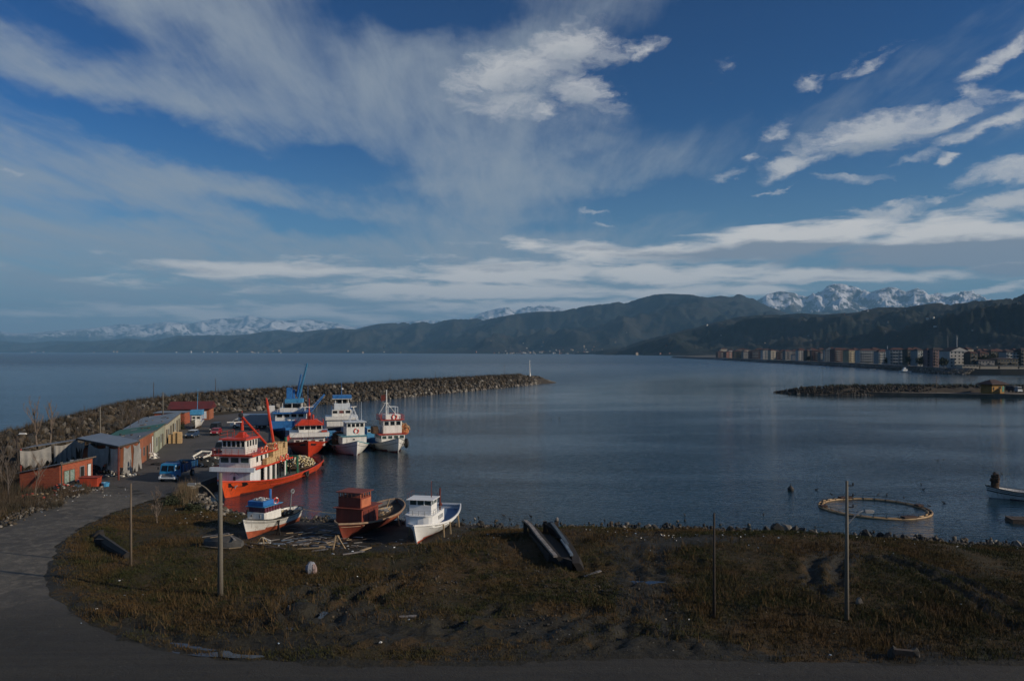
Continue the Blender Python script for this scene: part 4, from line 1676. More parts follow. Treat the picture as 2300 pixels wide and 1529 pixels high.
# anchor pocket with anchor
pa = HA.pt(.945, .83, 1)
mb = MB()
for t_, v_ in ((.955, .78),):
    p = [HA.pt(.975, .76, 1), HA.pt(.975, .93, 1), HA.pt(.90, .95, 1), HA.pt(.885, .86, 1), HA.pt(.90, .78, 1)]
    q = [x + Vector((0, .045, 0)) for x in p]
    mb.add(q + p, [(0, 1, 2, 3, 4), (0, 5, 6, 1), (1, 6, 7, 2), (2, 7, 8, 3), (3, 8, 9, 4), (4, 9, 5, 0)])
mb.build('anchor_pocket', PBLK, A)
c0 = HA.pt(.945, .81, 1) + Vector((0, .14, 0))
MB().beam(c0 + Vector((.3, 0, -.12)), c0 + Vector((-.4, .05, .12)), .10, .10).beam(c0 + Vector((.3, 0, .12)), c0 + Vector((.3, 0, -.36)), .12, .08).build('anchor', PGREY, A)
# painted name: two short dark words on the bow, too worn to read
mb = MB()
r2 = random.Random(4)
tt_ = .832
for wlen in (5, 4):
    for k in range(wlen):
        for q in range(2):
            t_ = tt_ - q * .006
            v0, v1 = .815 + r2.uniform(0, .02), .865 - r2.uniform(0, .015)
            mb.beam(HA.pt(t_, v0, 1) + Vector((0, .03, 0)), HA.pt(t_ + r2.uniform(-.004, .004), v1, 1) + Vector((0, .03, 0)), .05, .015)
        vm = r2.choice((.82, .84, .86))
        mb.beam(HA.pt(tt_, vm, 1) + Vector((0, .03, 0)), HA.pt(tt_ - .006, vm, 1) + Vector((0, .03, 0)), .04, .015)
        tt_ -= .0125
    tt_ -= .014
mb.build('name_lettering', PDR, A)
# crane: green post, two red booms
gx = fx - 12.6
MB().tube([(gx, cy + 1.6, 1.0), (gx, cy + 1.6, 7.2)], .20, 8).build('crane_post', PGRN, A)
MB().tube([(gx + 3.6, cy + 2.2, 4.0), (gx + 3.6, cy + 2.2, 6.6)], .10, 6).build('green_post', PGRN, A)
cl = lambda *p: Vector(p)


def boom(a, b, m, parent, w0=.19):
    a, b = Vector(a), Vector(b)
    mb = MB()
    mb.tube([a, a.lerp(b, .08), a.lerp(b, .92), b], [w0 * .6, w0, w0 * .8, w0 * .4], 6)
    return mb


MA_inv = bmat(A).inverted()
b1a, b1b = MA_inv @ dp(615, 1016, 113), MA_inv @ dp(541, 932, 104)
b2a, b2b = MA_inv @ dp(617, 1012, 114.5), MA_inv @ dp(598, 893, 114)
boom(b1a, b1b, PRED, A).build('crane_boom', PRED, A)
boom(b2a, b2b, PRED, A, .22).build('crane_boom', PRED, A)
MB().sphere(b1b, (.45, .3, .42), 8, 5).build('boom_head', PBLK, A)
MB().tube([b1a + Vector((0, 0, -4.2)), b1a + Vector((0, 0, .4))], .22, 8).tube([b2a + Vector((0, 0, -4.2)), b2a + Vector((0, 0, .2))], .16, 6).build('crane_column', PGRN, A)
stays(A, [(b1b, (fx - 2.5, cy, 12.2)), (b1b, (fx - 7, cy + 2.8, 6.1)), ((fx - 2.5, cy, 12.2), (fx - 6, cy - 2.8, 6.1))])
# aft: gallows, power block frame, dark gangway gap
mb = MB()
for y in (-2.9, 2.9):
    mb.tube([(gx - 1.2, cy + y, .4), (gx - 1.2, cy + y, 3.9)], .16, 6)
mb.beam((gx - 1.2, cy - 2.9, 3.8), (gx - 1.2, cy + 2.9, 3.8), .25, .25)
mb.build('gallows', PGRN, A)
mb = MB()
mb.beam((gx - .3, cy - 1.8, 2.9), (gx - .3, cy + 2.4, 2.9), .2, .2)
mb.beam((gx - .3, cy + 2.4, 2.9), (gx - 1.5, cy + 3.1, 1.3), .2, .2)
mb.beam((gx - .3, cy - 1.8, 2.9), (gx - .3, cy - 1.8, .6), .2, .2)
mb.beam((gx - 4.8, cy + .4, .8), (gx - 4.8, cy + .4, 4.0), .12, .12)
mb.build('power_block_frame', PBLK, A)
mb = MB()
q = [HA.pt(t_, v_, 1) + Vector((0, .035, 0)) for t_, v_ in ((.40, .72), (.40, 1.0), (.33, 1.0), (.33, .72))]
mb.add(q + [p - Vector((0, .3, 0)) for p in q], [(0, 1, 2, 3), (4, 5, 6, 7), (0, 1, 5, 4), (1, 2, 6, 5), (2, 3, 7, 6), (3, 0, 4, 7)])
mb.build('gangway_gap', PBLK, A)
o = heap('net_heap', bmat(A) @ Vector((-hx + 5.6, 0.1, 1.35)), (2.9, 2.55, 1.35), None, 620, .16, 3, mats_=[NETB, CORK, CORK, CORKW, NETB])
o.rotation_euler = (0, 0, A.rotation_euler.z)
tag(o, 'heap of cream cork floats and nets on the stern of the orange carrier', 'fishing net')
# crates on the shelter deck
crate_me = {}


def crate_mesh(w_, d_, h_, m, key):
    if key not in crate_me:
        mb = MB()
        t_ = .025
        for z in range(3):
            zz = h_ * (z + .5) / 3
            for s_ in (1, -1):
                mb.box((0, s_ * d_ / 2, zz), (w_, t_, h_ / 3 - .03))
                mb.box((s_ * w_ / 2, 0, zz), (t_, d_ - .03, h_ / 3 - .03))
        mb.box((0, 0, .02), (w_ - .03, d_ - .03, .03))
        mb.box((0, 0, h_ * .75), (w_ - .06, d_ - .06, .02))
        crate_me[key] = mb.mesh('fish_crate', m)
    return crate_me[key]


cm = crate_mesh(.74, .56, .44, WOODC, 'A')
MA = bmat(A)
r2 = random.Random(2)
for ix in range(6):
    for iy in range(3):
        nz = (5, 5, 6, 6, 5, 6)[ix] - (1 if r2.random() < .25 else 0)
        for iz in range(nz):
            p = MA @ Vector((fx - 6.1 - ix * .80, cy + 2.55 - iy * .62 + r2.uniform(-.02, .02), 4.03 + iz * .45))
            o = inst('fish_crate', cm, None, p, (0, 0, A.rotation_euler.z + r2.uniform(-.03, .03)))
            tag(o, 'pale wooden fish crate in the tall stack behind the orange carrier\'s wheelhouse', 'crate', 'stacked fish crates on the orange carrier')
for ix in range(3):
    for iz in range(2):
        p = MA @ Vector((fx - 3.7 - ix * .80, cy + 2.75, 4.03 + iz * .45))
        o = inst('fish_crate', cm, None, p, (0, 0, A.rotation_euler.z))
        tag(o, 'pale wooden fish crate in the low row beside the orange carrier\'s middle deckhouse', 'crate', 'low row of fish crates on the orange carrier')
lifebuoy(A, (fx - 2.3, cy + 2.86, 6.55), R(90), 'first of three lifebuoys from the bow along the orange carrier\'s boat deck, before the windows', 'orange', .9)
lifebuoy(A, (fx - 3.5, cy + 2.86, 6.6), R(90), 'lifebuoy at the aft corner of the orange carrier\'s wheelhouse', 'orange', 1.15)
lifebuoy(A, (fx - 6.5, cy + 2.86, 6.6), R(90), 'lifebuoy on the aft end of the orange carrier\'s boat deck rail', 'orange', 1.1)
lifebuoy(A, (fx - 7.1, cy + 3.42, 4.45), R(90), 'red lifebuoy on the crates, nearer the wheelhouse of the orange carrier', 'red', 1.1)
lifebuoy(A, (fx - 9.0, cy + 3.42, 4.45), R(90), 'red lifebuoy on the crates, farther aft on the orange carrier', 'red', 1.2)

for k, (t_, v_, sc_) in enumerate(((.035, .9, 1.7), (.36, .80, 1.1))):
    p = bmat(A) @ (HA.pt(t_, v_, 1) + Vector((0, .22, -.1)))
    tyre(p, (0, 0, A.rotation_euler.z + (R(30) if k == 0 else 0)), ('big black tyre fender at the stern quarter of the orange carrier', 'black tyre fender hanging below the gangway of the orange carrier')[k], sc_)
# ------------------------------------------------------------------ 2 the red trawler with the orange cap
Bt, LB = boat_from('fishing_boat', 'red hulled trawler with white wheelhouse under a flared orange roof, bow towards the viewer', (-36.4, 137.2), (-42.5, 158.5), 'fishing boat', zs=.64)
HB = Hull(LB + 1.2, 8.0, 4.9, 2.9, 3.1, 1.6, rake=1.3, flare=.5, stern=.8, power=2.2, xb=.55)
make_hull(HB, Bt, PRED, PRED, PDR, None, stripe=(.60, .62), top_from=.86, wl=.05, bul=.9, m_deck=DECKW, m_rail=PRED2, rail_r=.08)
rub_strake(HB, Bt, .80, PRED2, .07)
fb = HB.L / 2 - 5.6
c1 = cabin(Bt, (fb - 3.2, .3, 3.9), (6.4, 5.6, 2.9), PW, 'deckhouse')
windows(c1, (fb - 3.2, .3, 0), (6.4, 5.6, 0), 'front', 4.0, .8, .55, 4)
MB().box((fb - 3.0, .3, 5.75), (7.6, 7.0, 1.15), taper=(.99, 1.02)).build('bulwark_screen', PW, Bt, bevel=.06)
c2 = cabin(Bt, (fb - 2.6, .5, 7.35), (3.4, 4.2, 2.1), PW, 'wheelhouse')
windows(c2, (fb - 2.6, .5, 0), (3.4, 4.2, 0), 'front', 7.65, 1.0, 1.15, 4, fr=.09)
windows(c2, (fb - 2.6, .5, 0), (3.4, 4.2, 0), 'port', 7.65, .85, 1.15, 3, fr=.09)
windows(c2, (fb - 2.6, .5, 0), (3.4, 4.2, 0), 'stbd', 7.65, .85, 1.15, 3, fr=.09)
mb = MB()
mb.prism([(fb - 4.9, -2.3), (fb - .2, -2.3), (fb - .2, 3.0), (fb - 4.9, 3.0)], 8.42, 9.9, top=[(fb - 3.9, -1.1), (fb - 1.4, -1.1), (fb - 1.4, 1.6), (fb - 3.9, 1.6)])
mb.build('flared_roof', PRED, Bt)
MB().tube([(fb - 2.7, .3, 9.8), (fb - 2.7, .3, 11.8)], .32, 8).tube([(fb - 2.7, .3, 11.8), (fb - 2.7, .3, 16)], [.14, .06], 6).build('mast', PRED, Bt)
MB().tube([(fb - 2.1, 1.0, 9.8), (fb - 2.1, 1.0, 11.3)], .22, 8).build('funnel', PRED2, Bt)
radar(Bt, (fb - 2.7, .3, 13.2), PW, 1.7)
railing(Bt, [(fb - .3, 2.9, 8.5), (fb - 4.8, 2.9, 8.5), (fb - 4.8, -2.2, 8.5)], 1.3, PRED2, .03, 1.0, 2)
MB().box((fb - .6, 3.0, 6.6), (.5, 1.0, .5)).build('locker', PRED2, Bt)
stays(Bt, [((fb - 2.7, .3, 15.5), (HB.L / 2 - .6, 0, 4.1)), ((fb - 2.7, .3, 15.5), (fb - 6, 3.2, 6.4)), ((fb - 2.7, .3, 15.5), (fb - 6, -2.7, 6.4))], r=.02)
mb = MB()
for k in range(3):
    mb.beam((fb + .3 + k * .5, -1.2 + k, 3.6), (fb + 1.2 + k * .3, -1 + k, 5.2), .08, .08)
mb.box((fb + 1.7, .3, 3.65), (1.2, 1.8, 1.0))
mb.build('windlass', PDR, Bt)
q = [HB.pt(t_, v_, -1) + Vector((0, -.04, 0)) for t_, v_ in ((.97, .80), (.97, .90), (.925, .90), (.925, .80))]
for side in (1, -1):
    q = [HB.pt(t_, v_, side) + Vector((0, side * .04, 0)) for t_, v_ in ((.97, .80), (.97, .90), (.90, .90), (.91, .80))]
    MB().add(q + [p - Vector((0, side * .1, 0)) for p in q], [(0, 1, 2, 3), (4, 5, 6, 7), (0, 1, 5, 4), (1, 2, 6, 5), (2, 3, 7, 6), (3, 0, 4, 7)]).build('anchor_pocket', PBLK, Bt)
o = heap('net_heap', bmat(Bt) @ Vector((fb - 7.6, -1.4, 5.2)), (1.6, 1.7, 1.6), None, 220, .2, 13, mats_=[NETB, NETB, WOODL])
tag(o, 'brown and tan net bundle behind the wheelhouse of the red trawler', 'fishing net')

# ------------------------------------------------------------------ 3 the blue and white seiner with the tall crane
Cc, LC = boat_from('fishing_boat', 'blue and white seiner with a tall blue crane and lattice boom, behind the red trawler', (-49.0, 166), (-54.6, 192), 'fishing boat', zs=.72)
HC = Hull(LC, 8.6, 3.6, 1.8, 2.2, 1.5, rake=1.2, flare=.45, stern=.85)
make_hull(HC, Cc, PNAVY, PBL, PDR, PBL, stripe=(.86, .9), wl=.1, m_deck=DECKG, m_rail=PBL)
fc = LC / 2 - 6
c1 = cabin(Cc, (fc - 4.5, 0, 3.6), (9, 7.4, 2.6), PBL, 'lower_deckhouse')
c2 = cabin(Cc, (fc - 3.6, .6, 6.05), (6.2, 6.6, 2.3), PW, 'middle_deckhouse')
windows(c2, (fc - 3.6, .6, 0), (6.2, 6.6, 0), 'front', 6.5, 1.25, 1.05, 4, span=6.2, fr=.12)
windows(c2, (fc - 3.6, .6, 0), (6.2, 6.6, 0), 'port', 6.5, 1.1, 1.05, 3, fr=.12)
MB().box((fc - 3.6, .6, 7.35), (7.6, 7.6, .3)).build('upper_deck', PBL, Cc)
c3 = cabin(Cc, (fc - 3.6, .9, 8.15), (4.6, 5.4, 1.3), PW, 'bridge_screen')
mb = MB()
for x in (fc - 1.7, fc - 5.0):
    for y in (-1.2, .9, 3.0):
        mb.beam((x, y, 8.8), (x, y, 10.3), .14, .14)
mb.build('bridge_posts', PW, Cc)
MB().box((fc - 3.4, .9, 9.5), (2.8, 3.4, 1.1)).build('bridge_glazing', GLASS, Cc)
MB().box((fc - 3.4, 1.3, 10.95), (3.8, 4.0, 1.2)).build('fly_bridge', PBL2, Cc, bevel=.06)
mb = MB()
mb.box((fc - 3.8, .2, 13.3), (1.5, 1.3, 3.5))
mb.box((fc - 3.6, 1.2, 13.0), (.6, .5, 2.9))
mb.build('crane_tower', PBL, Cc, bevel=.06)
MCi = bmat(Cc).inverted()
mb = MB()
mb.tube([MCi @ dp(671, 893, 176), MCi @ dp(690, 816, 172)], [.32, .17], 6)
mb.build('crane_boom', PBL2, Cc)
MB().tube([MCi @ dp(667, 890, 177), MCi @ dp(676, 840, 175)], [.26, .16], 6).build('folded_jib', PBL, Cc)
mb = MB()
a0, b0 = MCi @ dp(693, 925, 178), MCi @ dp(728, 886, 184)
for dv in (Vector((0, 0, .5)), Vector((0, .6, 0)), Vector((0, 0, -.5))):
    mb.beam(a0 + dv, b0 + dv * .3, .12, .12)
for k in range(9):
    f = k / 9
    f2 = (k + 1) / 9
    mb.beam(a0.lerp(b0, f) + Vector((0, 0, .5 * (1 - f * .7))), a0.lerp(b0, f2) + Vector((0, 0, -.5 * (1 - f2 * .7))), .07, .07)
mb.build('lattice_boom', PBL, Cc)
MB().box((fc - 3.2, -3.6, 7.6), (1.4, 1.2, 3.8)).build('exhaust_casing', PW, Cc, bevel=.05)
MB().sphere((fc - 1.0, .2, 5.2), (.8, .8, .7), 10, 6).build('white_raft_canister', PW, Cc, smooth=True)
railing(Cc, [(fc - .2, -3.4, 7.5), (fc - .2, 4.2, 7.5)], 1.0, PW, .03, 1.2, 2)
stays(Cc, [((fc - 3.4, 3, 17), (fc - 3.4, 3, 11)), ((fc - 3.4, 4.3, 15.5), (fc - 3.4, 4.3, 7.4))], PBL, .03, 'aerial')

# ------------------------------------------------------------------ 4 the navy boat with the four storey white house
D, LD = boat_from('fishing_boat', 'navy hulled boat with narrow tiered white wheelhouse topped by a blue canopy', (-36.4, 163.5), (-42.0, 187), 'fishing boat', zs=.70)
HD = Hull(LD, 7.6, 4.3, 2.4, 2.4, 1.5, rake=1.2, flare=.5, stern=.85)
make_hull(HD, D, PNAVY, PNAVY, PDR, None, stripe=(.60, .62), wl=.05, m_deck=DECKW, m_rail=PNAVY)
fd = LD / 2 - 4.6
c1 = cabin(D, (fd - 2.9, 0, 5.0), (5.8, 6.0, 2.2), PW, 'lower_deckhouse')
windows(c1, (fd - 2.9, 0, 0), (5.8, 6.0, 0), 'port', 5.3, .5, .7, 4)
MB().box((fd - 2.7, .2, 6.35), (6.2, 7.0, .95)).build('bridge_wing', PW, D, bevel=.06)
c2 = cabin(D, (fd - 2.7, .2, 7.9), (3.2, 4.2, 2.1), PW, 'middle_deckhouse')
windows(c2, (fd - 2.7, .2, 0), (3.2, 4.2, 0), 'front', 8.25, 1.15, .95, 3, mg=GLASS, fr=.12)
MB().box((fd - 1.08, .1, 8.25), (.03, .95, .8)).build('red_blind', PDR, D)
windows(c2, (fd - 2.7, .2, 0), (3.2, 4.2, 0), 'port', 8.25, .9, .95, 2, fr=.12)
c3 = cabin(D, (fd - 2.7, .3, 9.95), (3.0, 3.4, 1.9), PWB, 'upper_deckhouse')
mb = MB()
for x in (fd - 1.4, fd - 4.0):
    for y in (-1.1, .35, 1.7):
        mb.beam((x, y, 10.8), (x, y, 12.3), .16, .16)
mb.build('canopy_posts', PW, D)
MB().box((fd - 2.7, .3, 11.55), (2.0, 1.9, 1.2)).build('helm_glazing', GLASS, D)
MB().box((fd - 2.7, .3, 12.35), (3.6, 4.3, .15)).build('canopy_floor', PW, D)
MB().box((fd - 2.7, .3, 12.95), (3.4, 4.1, 1.0)).build('blue_canopy', PBL, D, bevel=.06)
mast(D, (fd - 2.4, .2, 13.4), 4.2, PBL, .09)
MB().sphere((fd - 2.4, .35, 15.4), .30, 8, 6).build('radar_dome', PW, D, smooth=True)
railing(D, [(fd - .9, -1.9, 8.95), (fd - 4.4, -1.9, 8.95), (fd - 4.4, 2.3, 8.95), (fd - .9, 2.3, 8.95)], 1.1, PBL, .035, 1.0, 2)
MB().box((fd - 5.6, -1.8, 6.1), (2.2, 2.8, 1.3)).build('deck_locker', PBL, D, bevel=.06)
stays(D, [((fd - 2.4, .2, 17), (LD / 2, 0, 4.5))], r=.015)

# ------------------------------------------------------------------ 5 small white boat with turquoise deck edge
E, LE = boat_from('fishing_boat', 'white boat with turquoise edges, three front windows and one lifebuoy, middle of the moored row', (-28.3, 140.2), (-33.6, 153), 'fishing boat', zs=.80)
HE = Hull(LE + 1, 6.9, 3.45, 1.75, 1.5, 1.2, rake=.8, flare=.42, stern=.8, power=2.1, xb=.5)
TURQ = mat('turquoise_paint', (.08, .28, .33), .5, .1, 2, grime=.2)
make_hull(HE, E, PW, PW, PDR, PNAVY, stripe=(.79, .81), wl=.02, m_deck=DECKG, m_rail=TURQ, bul=.6)
fe = LE / 2 - 3.4
c1 = cabin(E, (fe - 2.2, .2, 3.05), (4.4, 4.5, 2.0), PW, 'deckhouse')
windows(c1, (fe - 2.2, .2, 0), (4.4, 4.5, 0), 'front', 3.35, .38, .38, 1, fr=.05, off=-.1)
windows(c1, (fe - 2.2, .2, 0), (4.4, 4.5, 0), 'stbd', 3.3, .6, .6, 3)
MB().box((fe - 2.2, .2, 4.1), (4.9, 5.0, .12)).build('deck_edge', TURQ, E)
c2 = cabin(E, (fe - 2.1, .5, 5.7), (3.0, 3.4, 3.1), PW, 'wheelhouse')
windows(c2, (fe - 2.1, .5, 0), (3.0, 3.4, 0), 'front', 6.55, .72, .85, 4, span=3.2, fr=.1)
windows(c2, (fe - 2.1, .5, 0), (3.0, 3.4, 0), 'port', 6.55, .65, .85, 3, fr=.1)
windows(c2, (fe - 2.1, .5, 0), (3.0, 3.4, 0), 'stbd', 6.55, .65, .85, 3, fr=.1)
MB().box((fe - 2.0, .5, 7.32), (3.7, 4.0, .14)).build('wheelhouse_roof', PWB, E)
mb = MB()
for y in (-.3, 1.3):
    mb.beam((fe - 3.2, y, 7.4), (fe - 2.6, .5, 10.4), .10, .10)
    mb.beam((fe - 1.6, y, 7.4), (fe - 2.6, .5, 10.4), .10, .10)
for z in (8.2, 9.0, 9.8):
    mb.beam((fe - 2.9, .5 - (10.6 - z) * .3, z), (fe - 2.9, .5 + (10.6 - z) * .3, z), .08, .08)
mb.build('lattice_mast', PWB, E)
radar(E, (fe - 2.6, .5, 10.4), PW, 1.4)
mast(E, (fe - 3.5, 2.2, 7.4), 4.4, PWB, .045, name='aerial')
lifebuoy(E, (fe - .55, .65, 5.2), 0, 'red lifebuoy on the wheelhouse front of the turquoise edged boat', 'red', 1.25)
o = heap('net_heap', bmat(E) @ Vector((-1.6, -1.9, 2.6)), (1.4, .9, 1.7), None, 90, .22, 23, mats_=[NETB, NETB, mat('faded_pink_net', (.30, .14, .12), .9)])
tag(o, 'brown and pink net drooping beside the cabin of the turquoise edged boat', 'fishing net')

# ------------------------------------------------------------------ 6 white boat with red decks and a tall white mast
Ff, LF = boat_from('fishing_boat', 'white boat with red deck edges and tall white mast, rightmost of the moored row', (-21.4, 144.4), (-27.5, 158), 'fishing boat', zs=.77)
HF = Hull(LF + 1, 6.8, 3.7, 1.45, 1.5, 1.2, rake=.5, flare=.40, stern=.8, power=2.1, xb=.5)
make_hull(HF, Ff, PW, PW, PDR, PNAVY, stripe=(.765, .785), wl=.25, m_deck=DECKW, m_rail=PGREY, bul=.6)
ff = LF / 2 - 3.6
c1 = cabin(Ff, (ff - 2.6, .0, 3.0), (5.2, 4.6, 2.1), PW, 'deckhouse')
windows(c1, (ff - 2.6, 0, 0), (5.2, 4.6, 0), 'front', 3.4, .95, .85, 4, fr=.12, mg=GLASSG)
windows(c1, (ff - 2.6, 0, 0), (5.2, 4.6, 0), 'stbd', 3.4, .8, .85, 5, fr=.12)
windows(c1, (ff - 2.6, 0, 0), (5.2, 4.6, 0), 'port', 3.4, .8, .85, 5, fr=.12)
MB().box((ff - 2.6, 0, 4.15), (5.8, 5.6, .2)).build('boat_deck', PRED2, Ff)
c2 = cabin(Ff, (ff - 2.4, .1, 5.9), (3.2, 3.7, 3.3), PW, 'wheelhouse')
windows(c2, (ff - 2.4, .1, 0), (3.2, 3.7, 0), 'front', 6.75, 1.0, 1.1, 3, span=3.5, fr=.12)
windows(c2, (ff - 2.4, .1, 0), (3.2, 3.7, 0), 'stbd', 6.75, .8, 1.1, 3, fr=.12)
windows(c2, (ff - 2.4, .1, 0), (3.2, 3.7, 0), 'port', 6.75, .8, 1.1, 3, fr=.12)
MB().box((ff - 2.4, .1, 7.62), (4.0, 4.6, .16)).build('wheelhouse_roof', PRED2, Ff)
MB().box((ff - 2.2, .3, 8.3), (2.2, 3.0, 1.2)).build('fly_bridge', PW, Ff, bevel=.06)
railing(Ff, [(ff - .5, -2.1, 7.7), (ff - 4.3, -2.1, 7.7), (ff - 4.3, 2.3, 7.7), (ff - .5, 2.3, 7.7)], 1.2, PRED2, .04, .9, 3)
mb = MB()
for x in (ff - 3.2, ff - 1.3):
    for y in (-.6, 1.3):
        mb.beam((x, y, 8.8), (x, y, 10.8), .08, .08)
for y in (-.6, 1.3):
    mb.beam((ff - 3.2, y, 10.8), (ff - 1.3, y, 10.8), .08, .08)
for x in (ff - 3.2, ff - 1.3):
    mb.beam((x, -.6, 10.8), (x, 1.3, 10.8), .08, .08)
mb.build('canopy_frame', PWB, Ff)
mast(Ff, (ff - 2.2, -.7, 7.7), 7.4, PW, .17, cross=((.55, 1.2),))
stays(Ff, [((ff - 2.2, -.7, 12), (ff - 2.6, 1.2, 9)), ((ff - 2.2, -.7, 12.2), (ff - 2.2, -2.2, 9))], PW, .03)
mb = MB()
mb.add([(ff - 2.2, -.9, 12.4), (ff - 2.2, -.9, 13.9), (ff - 2.5, -1.7, 13.7), (ff - 2.4, -1.75, 12.2), (ff - 2.22, -.9, 12.4), (ff - 2.22, -.9, 13.9), (ff - 2.52, -1.7, 13.7), (ff - 2.42, -1.75, 12.2)],
       [(0, 1, 2, 3), (7, 6, 5, 4), (0, 1, 5, 4), (1, 2, 6, 5), (2, 3, 7, 6), (3, 0, 4, 7)])
mb.build('flag', PDR, Ff)
lifebuoy(Ff, (ff - 1.0, .55, 8.35), 0, 'red lifebuoy high on the fly bridge of the boat with red deck edges', 'red', 1.35)
MB().box((ff - 2.4, -3.0, 5.1), (1.8, 1.2, 1.8)).build('net_locker', NETB, Ff, bevel=.1)
o = heap('net_heap', bmat(Ff) @ Vector((ff - 2.2, 2.6, 4.9)), (1.3, .9, 1.3), None, 90, .2, 33, mats_=[mat('orange_net', (.48, .19, .08), .9), mat('orange_net', (.48, .19, .08), .9), WOODL])
tag(o, 'orange net bundle on the deck of the boat with red deck edges', 'fishing net')
tp = bmat(Ff) @ (HF.pt(.83, .97, 1) + Vector((0, .3, -.5)))
tyre(tp, (0, 0, Ff.rotation_euler.z), 'black tyre fender hanging at the bow of the rightmost moored boat', 1.9)
for k, (bt_, H_, t_, sc_) in enumerate(((E, HE, .62, 1.2), (E, HE, .40, 1.1), (Ff, HF, .60, 1.2), (Bt, HB, .55, 1.4))):
    p = bmat(bt_) @ (H_.pt(t_, .86, -1) + Vector((0, -.2, -.3)))
    tyre(p, (0, 0, bt_.rotation_euler.z), ('black tyre fender on the shaded side of the turquoise edged boat, nearer its bow', 'black tyre fender on the shaded side of the turquoise edged boat, nearer its stern', 'black tyre fender on the shaded side of the rightmost moored boat', 'black tyre fender on the shaded side of the red trawler')[k], sc_)
# small craft between the moored boats
G1, LG1 = boat_from('small_boat', 'pale blue open boat half hidden between the red trawler and the turquoise edged boat', (-33.4, 148.5), (-39.5, 160.5), 'boat')
HG = Hull(LG1, 4.4, 2.4, 1.3, 1.4, .8, rake=.6, flare=.4)
make_hull(HG, G1, TURQ, TURQ, PDR, None, stripe=(.6, .62), m_deck=NETB, m_rail=PWB, bul=.5)
cabin(G1, (-.5, 0, 2.3), (3.0, 2.6, 1.4), PBL2)
G2, LG2 = boat_from('small_boat', 'blue open boat lying between the two white boats of the moored row', (-26.0, 150.5), (-31.5, 163), 'boat')
HG2 = Hull(LG2, 4.6, 2.3, 1.3, 1.4, .8, rake=.6, flare=.4)
make_hull(HG2, G2, PBL, PBL, PDR, None, stripe=(.6, .62), m_deck=DECKB, m_rail=PBL2, bul=.5)
c = cabin(G2, (-1.0, .4, 2.6), (3.0, 2.8, 2.0), PBL2)
windows(c, (-1, .4, 0), (3, 2.8, 0), 'front', 3.0, .6, .6, 3)

# ------------------------------------------------------------------ beached boats


def props(boat, H, lst, m=WOODD, name='shore_prop'):
    Mb = bmat(boat)
    for (t_, v_, side, out) in lst:
        a = H.pt(t_, v_, side)
        b = Vector((a.x, a.y + side * out, 0))
        wb = Mb @ b
        zz = gz(wb.x, wb.y) - .05
        lo = Mb.inverted() @ Vector((wb.x, wb.y, zz))
        MB().beam(a, lo, .12, .12).build(name, m, boat)


# 7 white boat with blue canopy, left
sx, ex = gp(553, 1213, .5), None
G, LGg = boat_from('beached_boat', 'small white boat with a blue cabin top and red bottom, leftmost of three pulled ashore', (-26.2, 75.0), (-23.2, 83.3), 'boat', .60, .90)
HGg = Hull(LGg + .3, 3.0, 2.35, 1.62, 1.85, -.02, rake=.75, flare=.40, stern=.55, sround=.12, power=2.2, xb=.5, full=.45)
PBOT = mat('faded_red_bottom', (.42, .10, .045), .7, .15, 2, grime=.3)
make_hull(HGg, G, PW, PW, PBOT, PBLK, stripe=(.86, .885), wl=.78, m_deck=WOODL, m_rail=PBLK, bul=.4, rail_r=.045)
rub_strake(HGg, G, .80, PBLK, .02)
fg = HGg.L / 2 - 2.0
c1 = cabin(G, (fg - 1.3, 0, 2.15), (2.7, 2.1, .95), PW, 'cabin')
windows(c1, (fg - 1.3, 0, 0), (2.7, 2.1, 0), 'front', 2.25, .16, .34, 2, fr=.03, mg=GLASS)
mb = MB()
for k in range(7):
    for s_ in (1, -1):
        mb.beam((fg - .05 - k * .43, s_ * 1.02, 2.6), (fg - .05 - k * .43, s_ * 1.02, 3.25), .05, .05)
mb.build('cabin_posts', PDR, G)
MB().box((fg - 1.35, 0, 2.9), (2.5, 1.9, .55)).build('cabin_glazing', mat('violet_curtain', (.13, .035, .07), .5, .3, 4), G)
MB().box((fg - 1.3, 0, 3.28), (3.0, 2.3, .07)).build('cabin_roof', PBL2, G)
MB().box((fg - .75, 0, 3.60), (1.7, 1.9, .56)).build('blue_roof_screen', PBL, G, bevel=.05)
o = heap('gear_on_roof', (fg - .75, 0, 3.86), (.75, .8, .22), None, 26, .14, 5, G, mats_=[PGREY, PW, PGREY])
MB().tube([(fg - 2.5, -.2, 3.2), (fg - 2.5, -.2, 4.75)], .13, 7).build('exhaust_pipe', PBL, G)
lifebuoy(G, (fg - 1.95, .9, 3.62), R(70), 'bright red lifebuoy on the cabin roof of the small beached white boat', 'red', .85)
mb = MB()
mb.beam((-2.6, .3, 1.6), (-2.7, .3, 3.2), .10, .10)
mb.beam((-2.7, .3, 3.2), (-2.9, .3, 3.9), .08, .08)
mb.torus((-3.0, .3, 3.95), .22, .10, Matrix.Rotation(R(90), 3, 'X'), 10, 5)
mb.build('net_hauler', PGREY, G)
railing(G, [(-.9, .85, 1.75), (-3.2, .75, 1.8)], .5, PGREY, .02, .8, 1)
heap('net_in_boat', (-2.2, 0, 1.55), (1.1, .8, .3), None, 40, .13, 6, G, mats_=[NETB, CORK, NETB])
props(G, HGg, [(.60, .9, 1, .25), (.58, .9, 1, -.25), (.75, .8, -1, .5), (.3, .8, -1, .5)], PBLK)

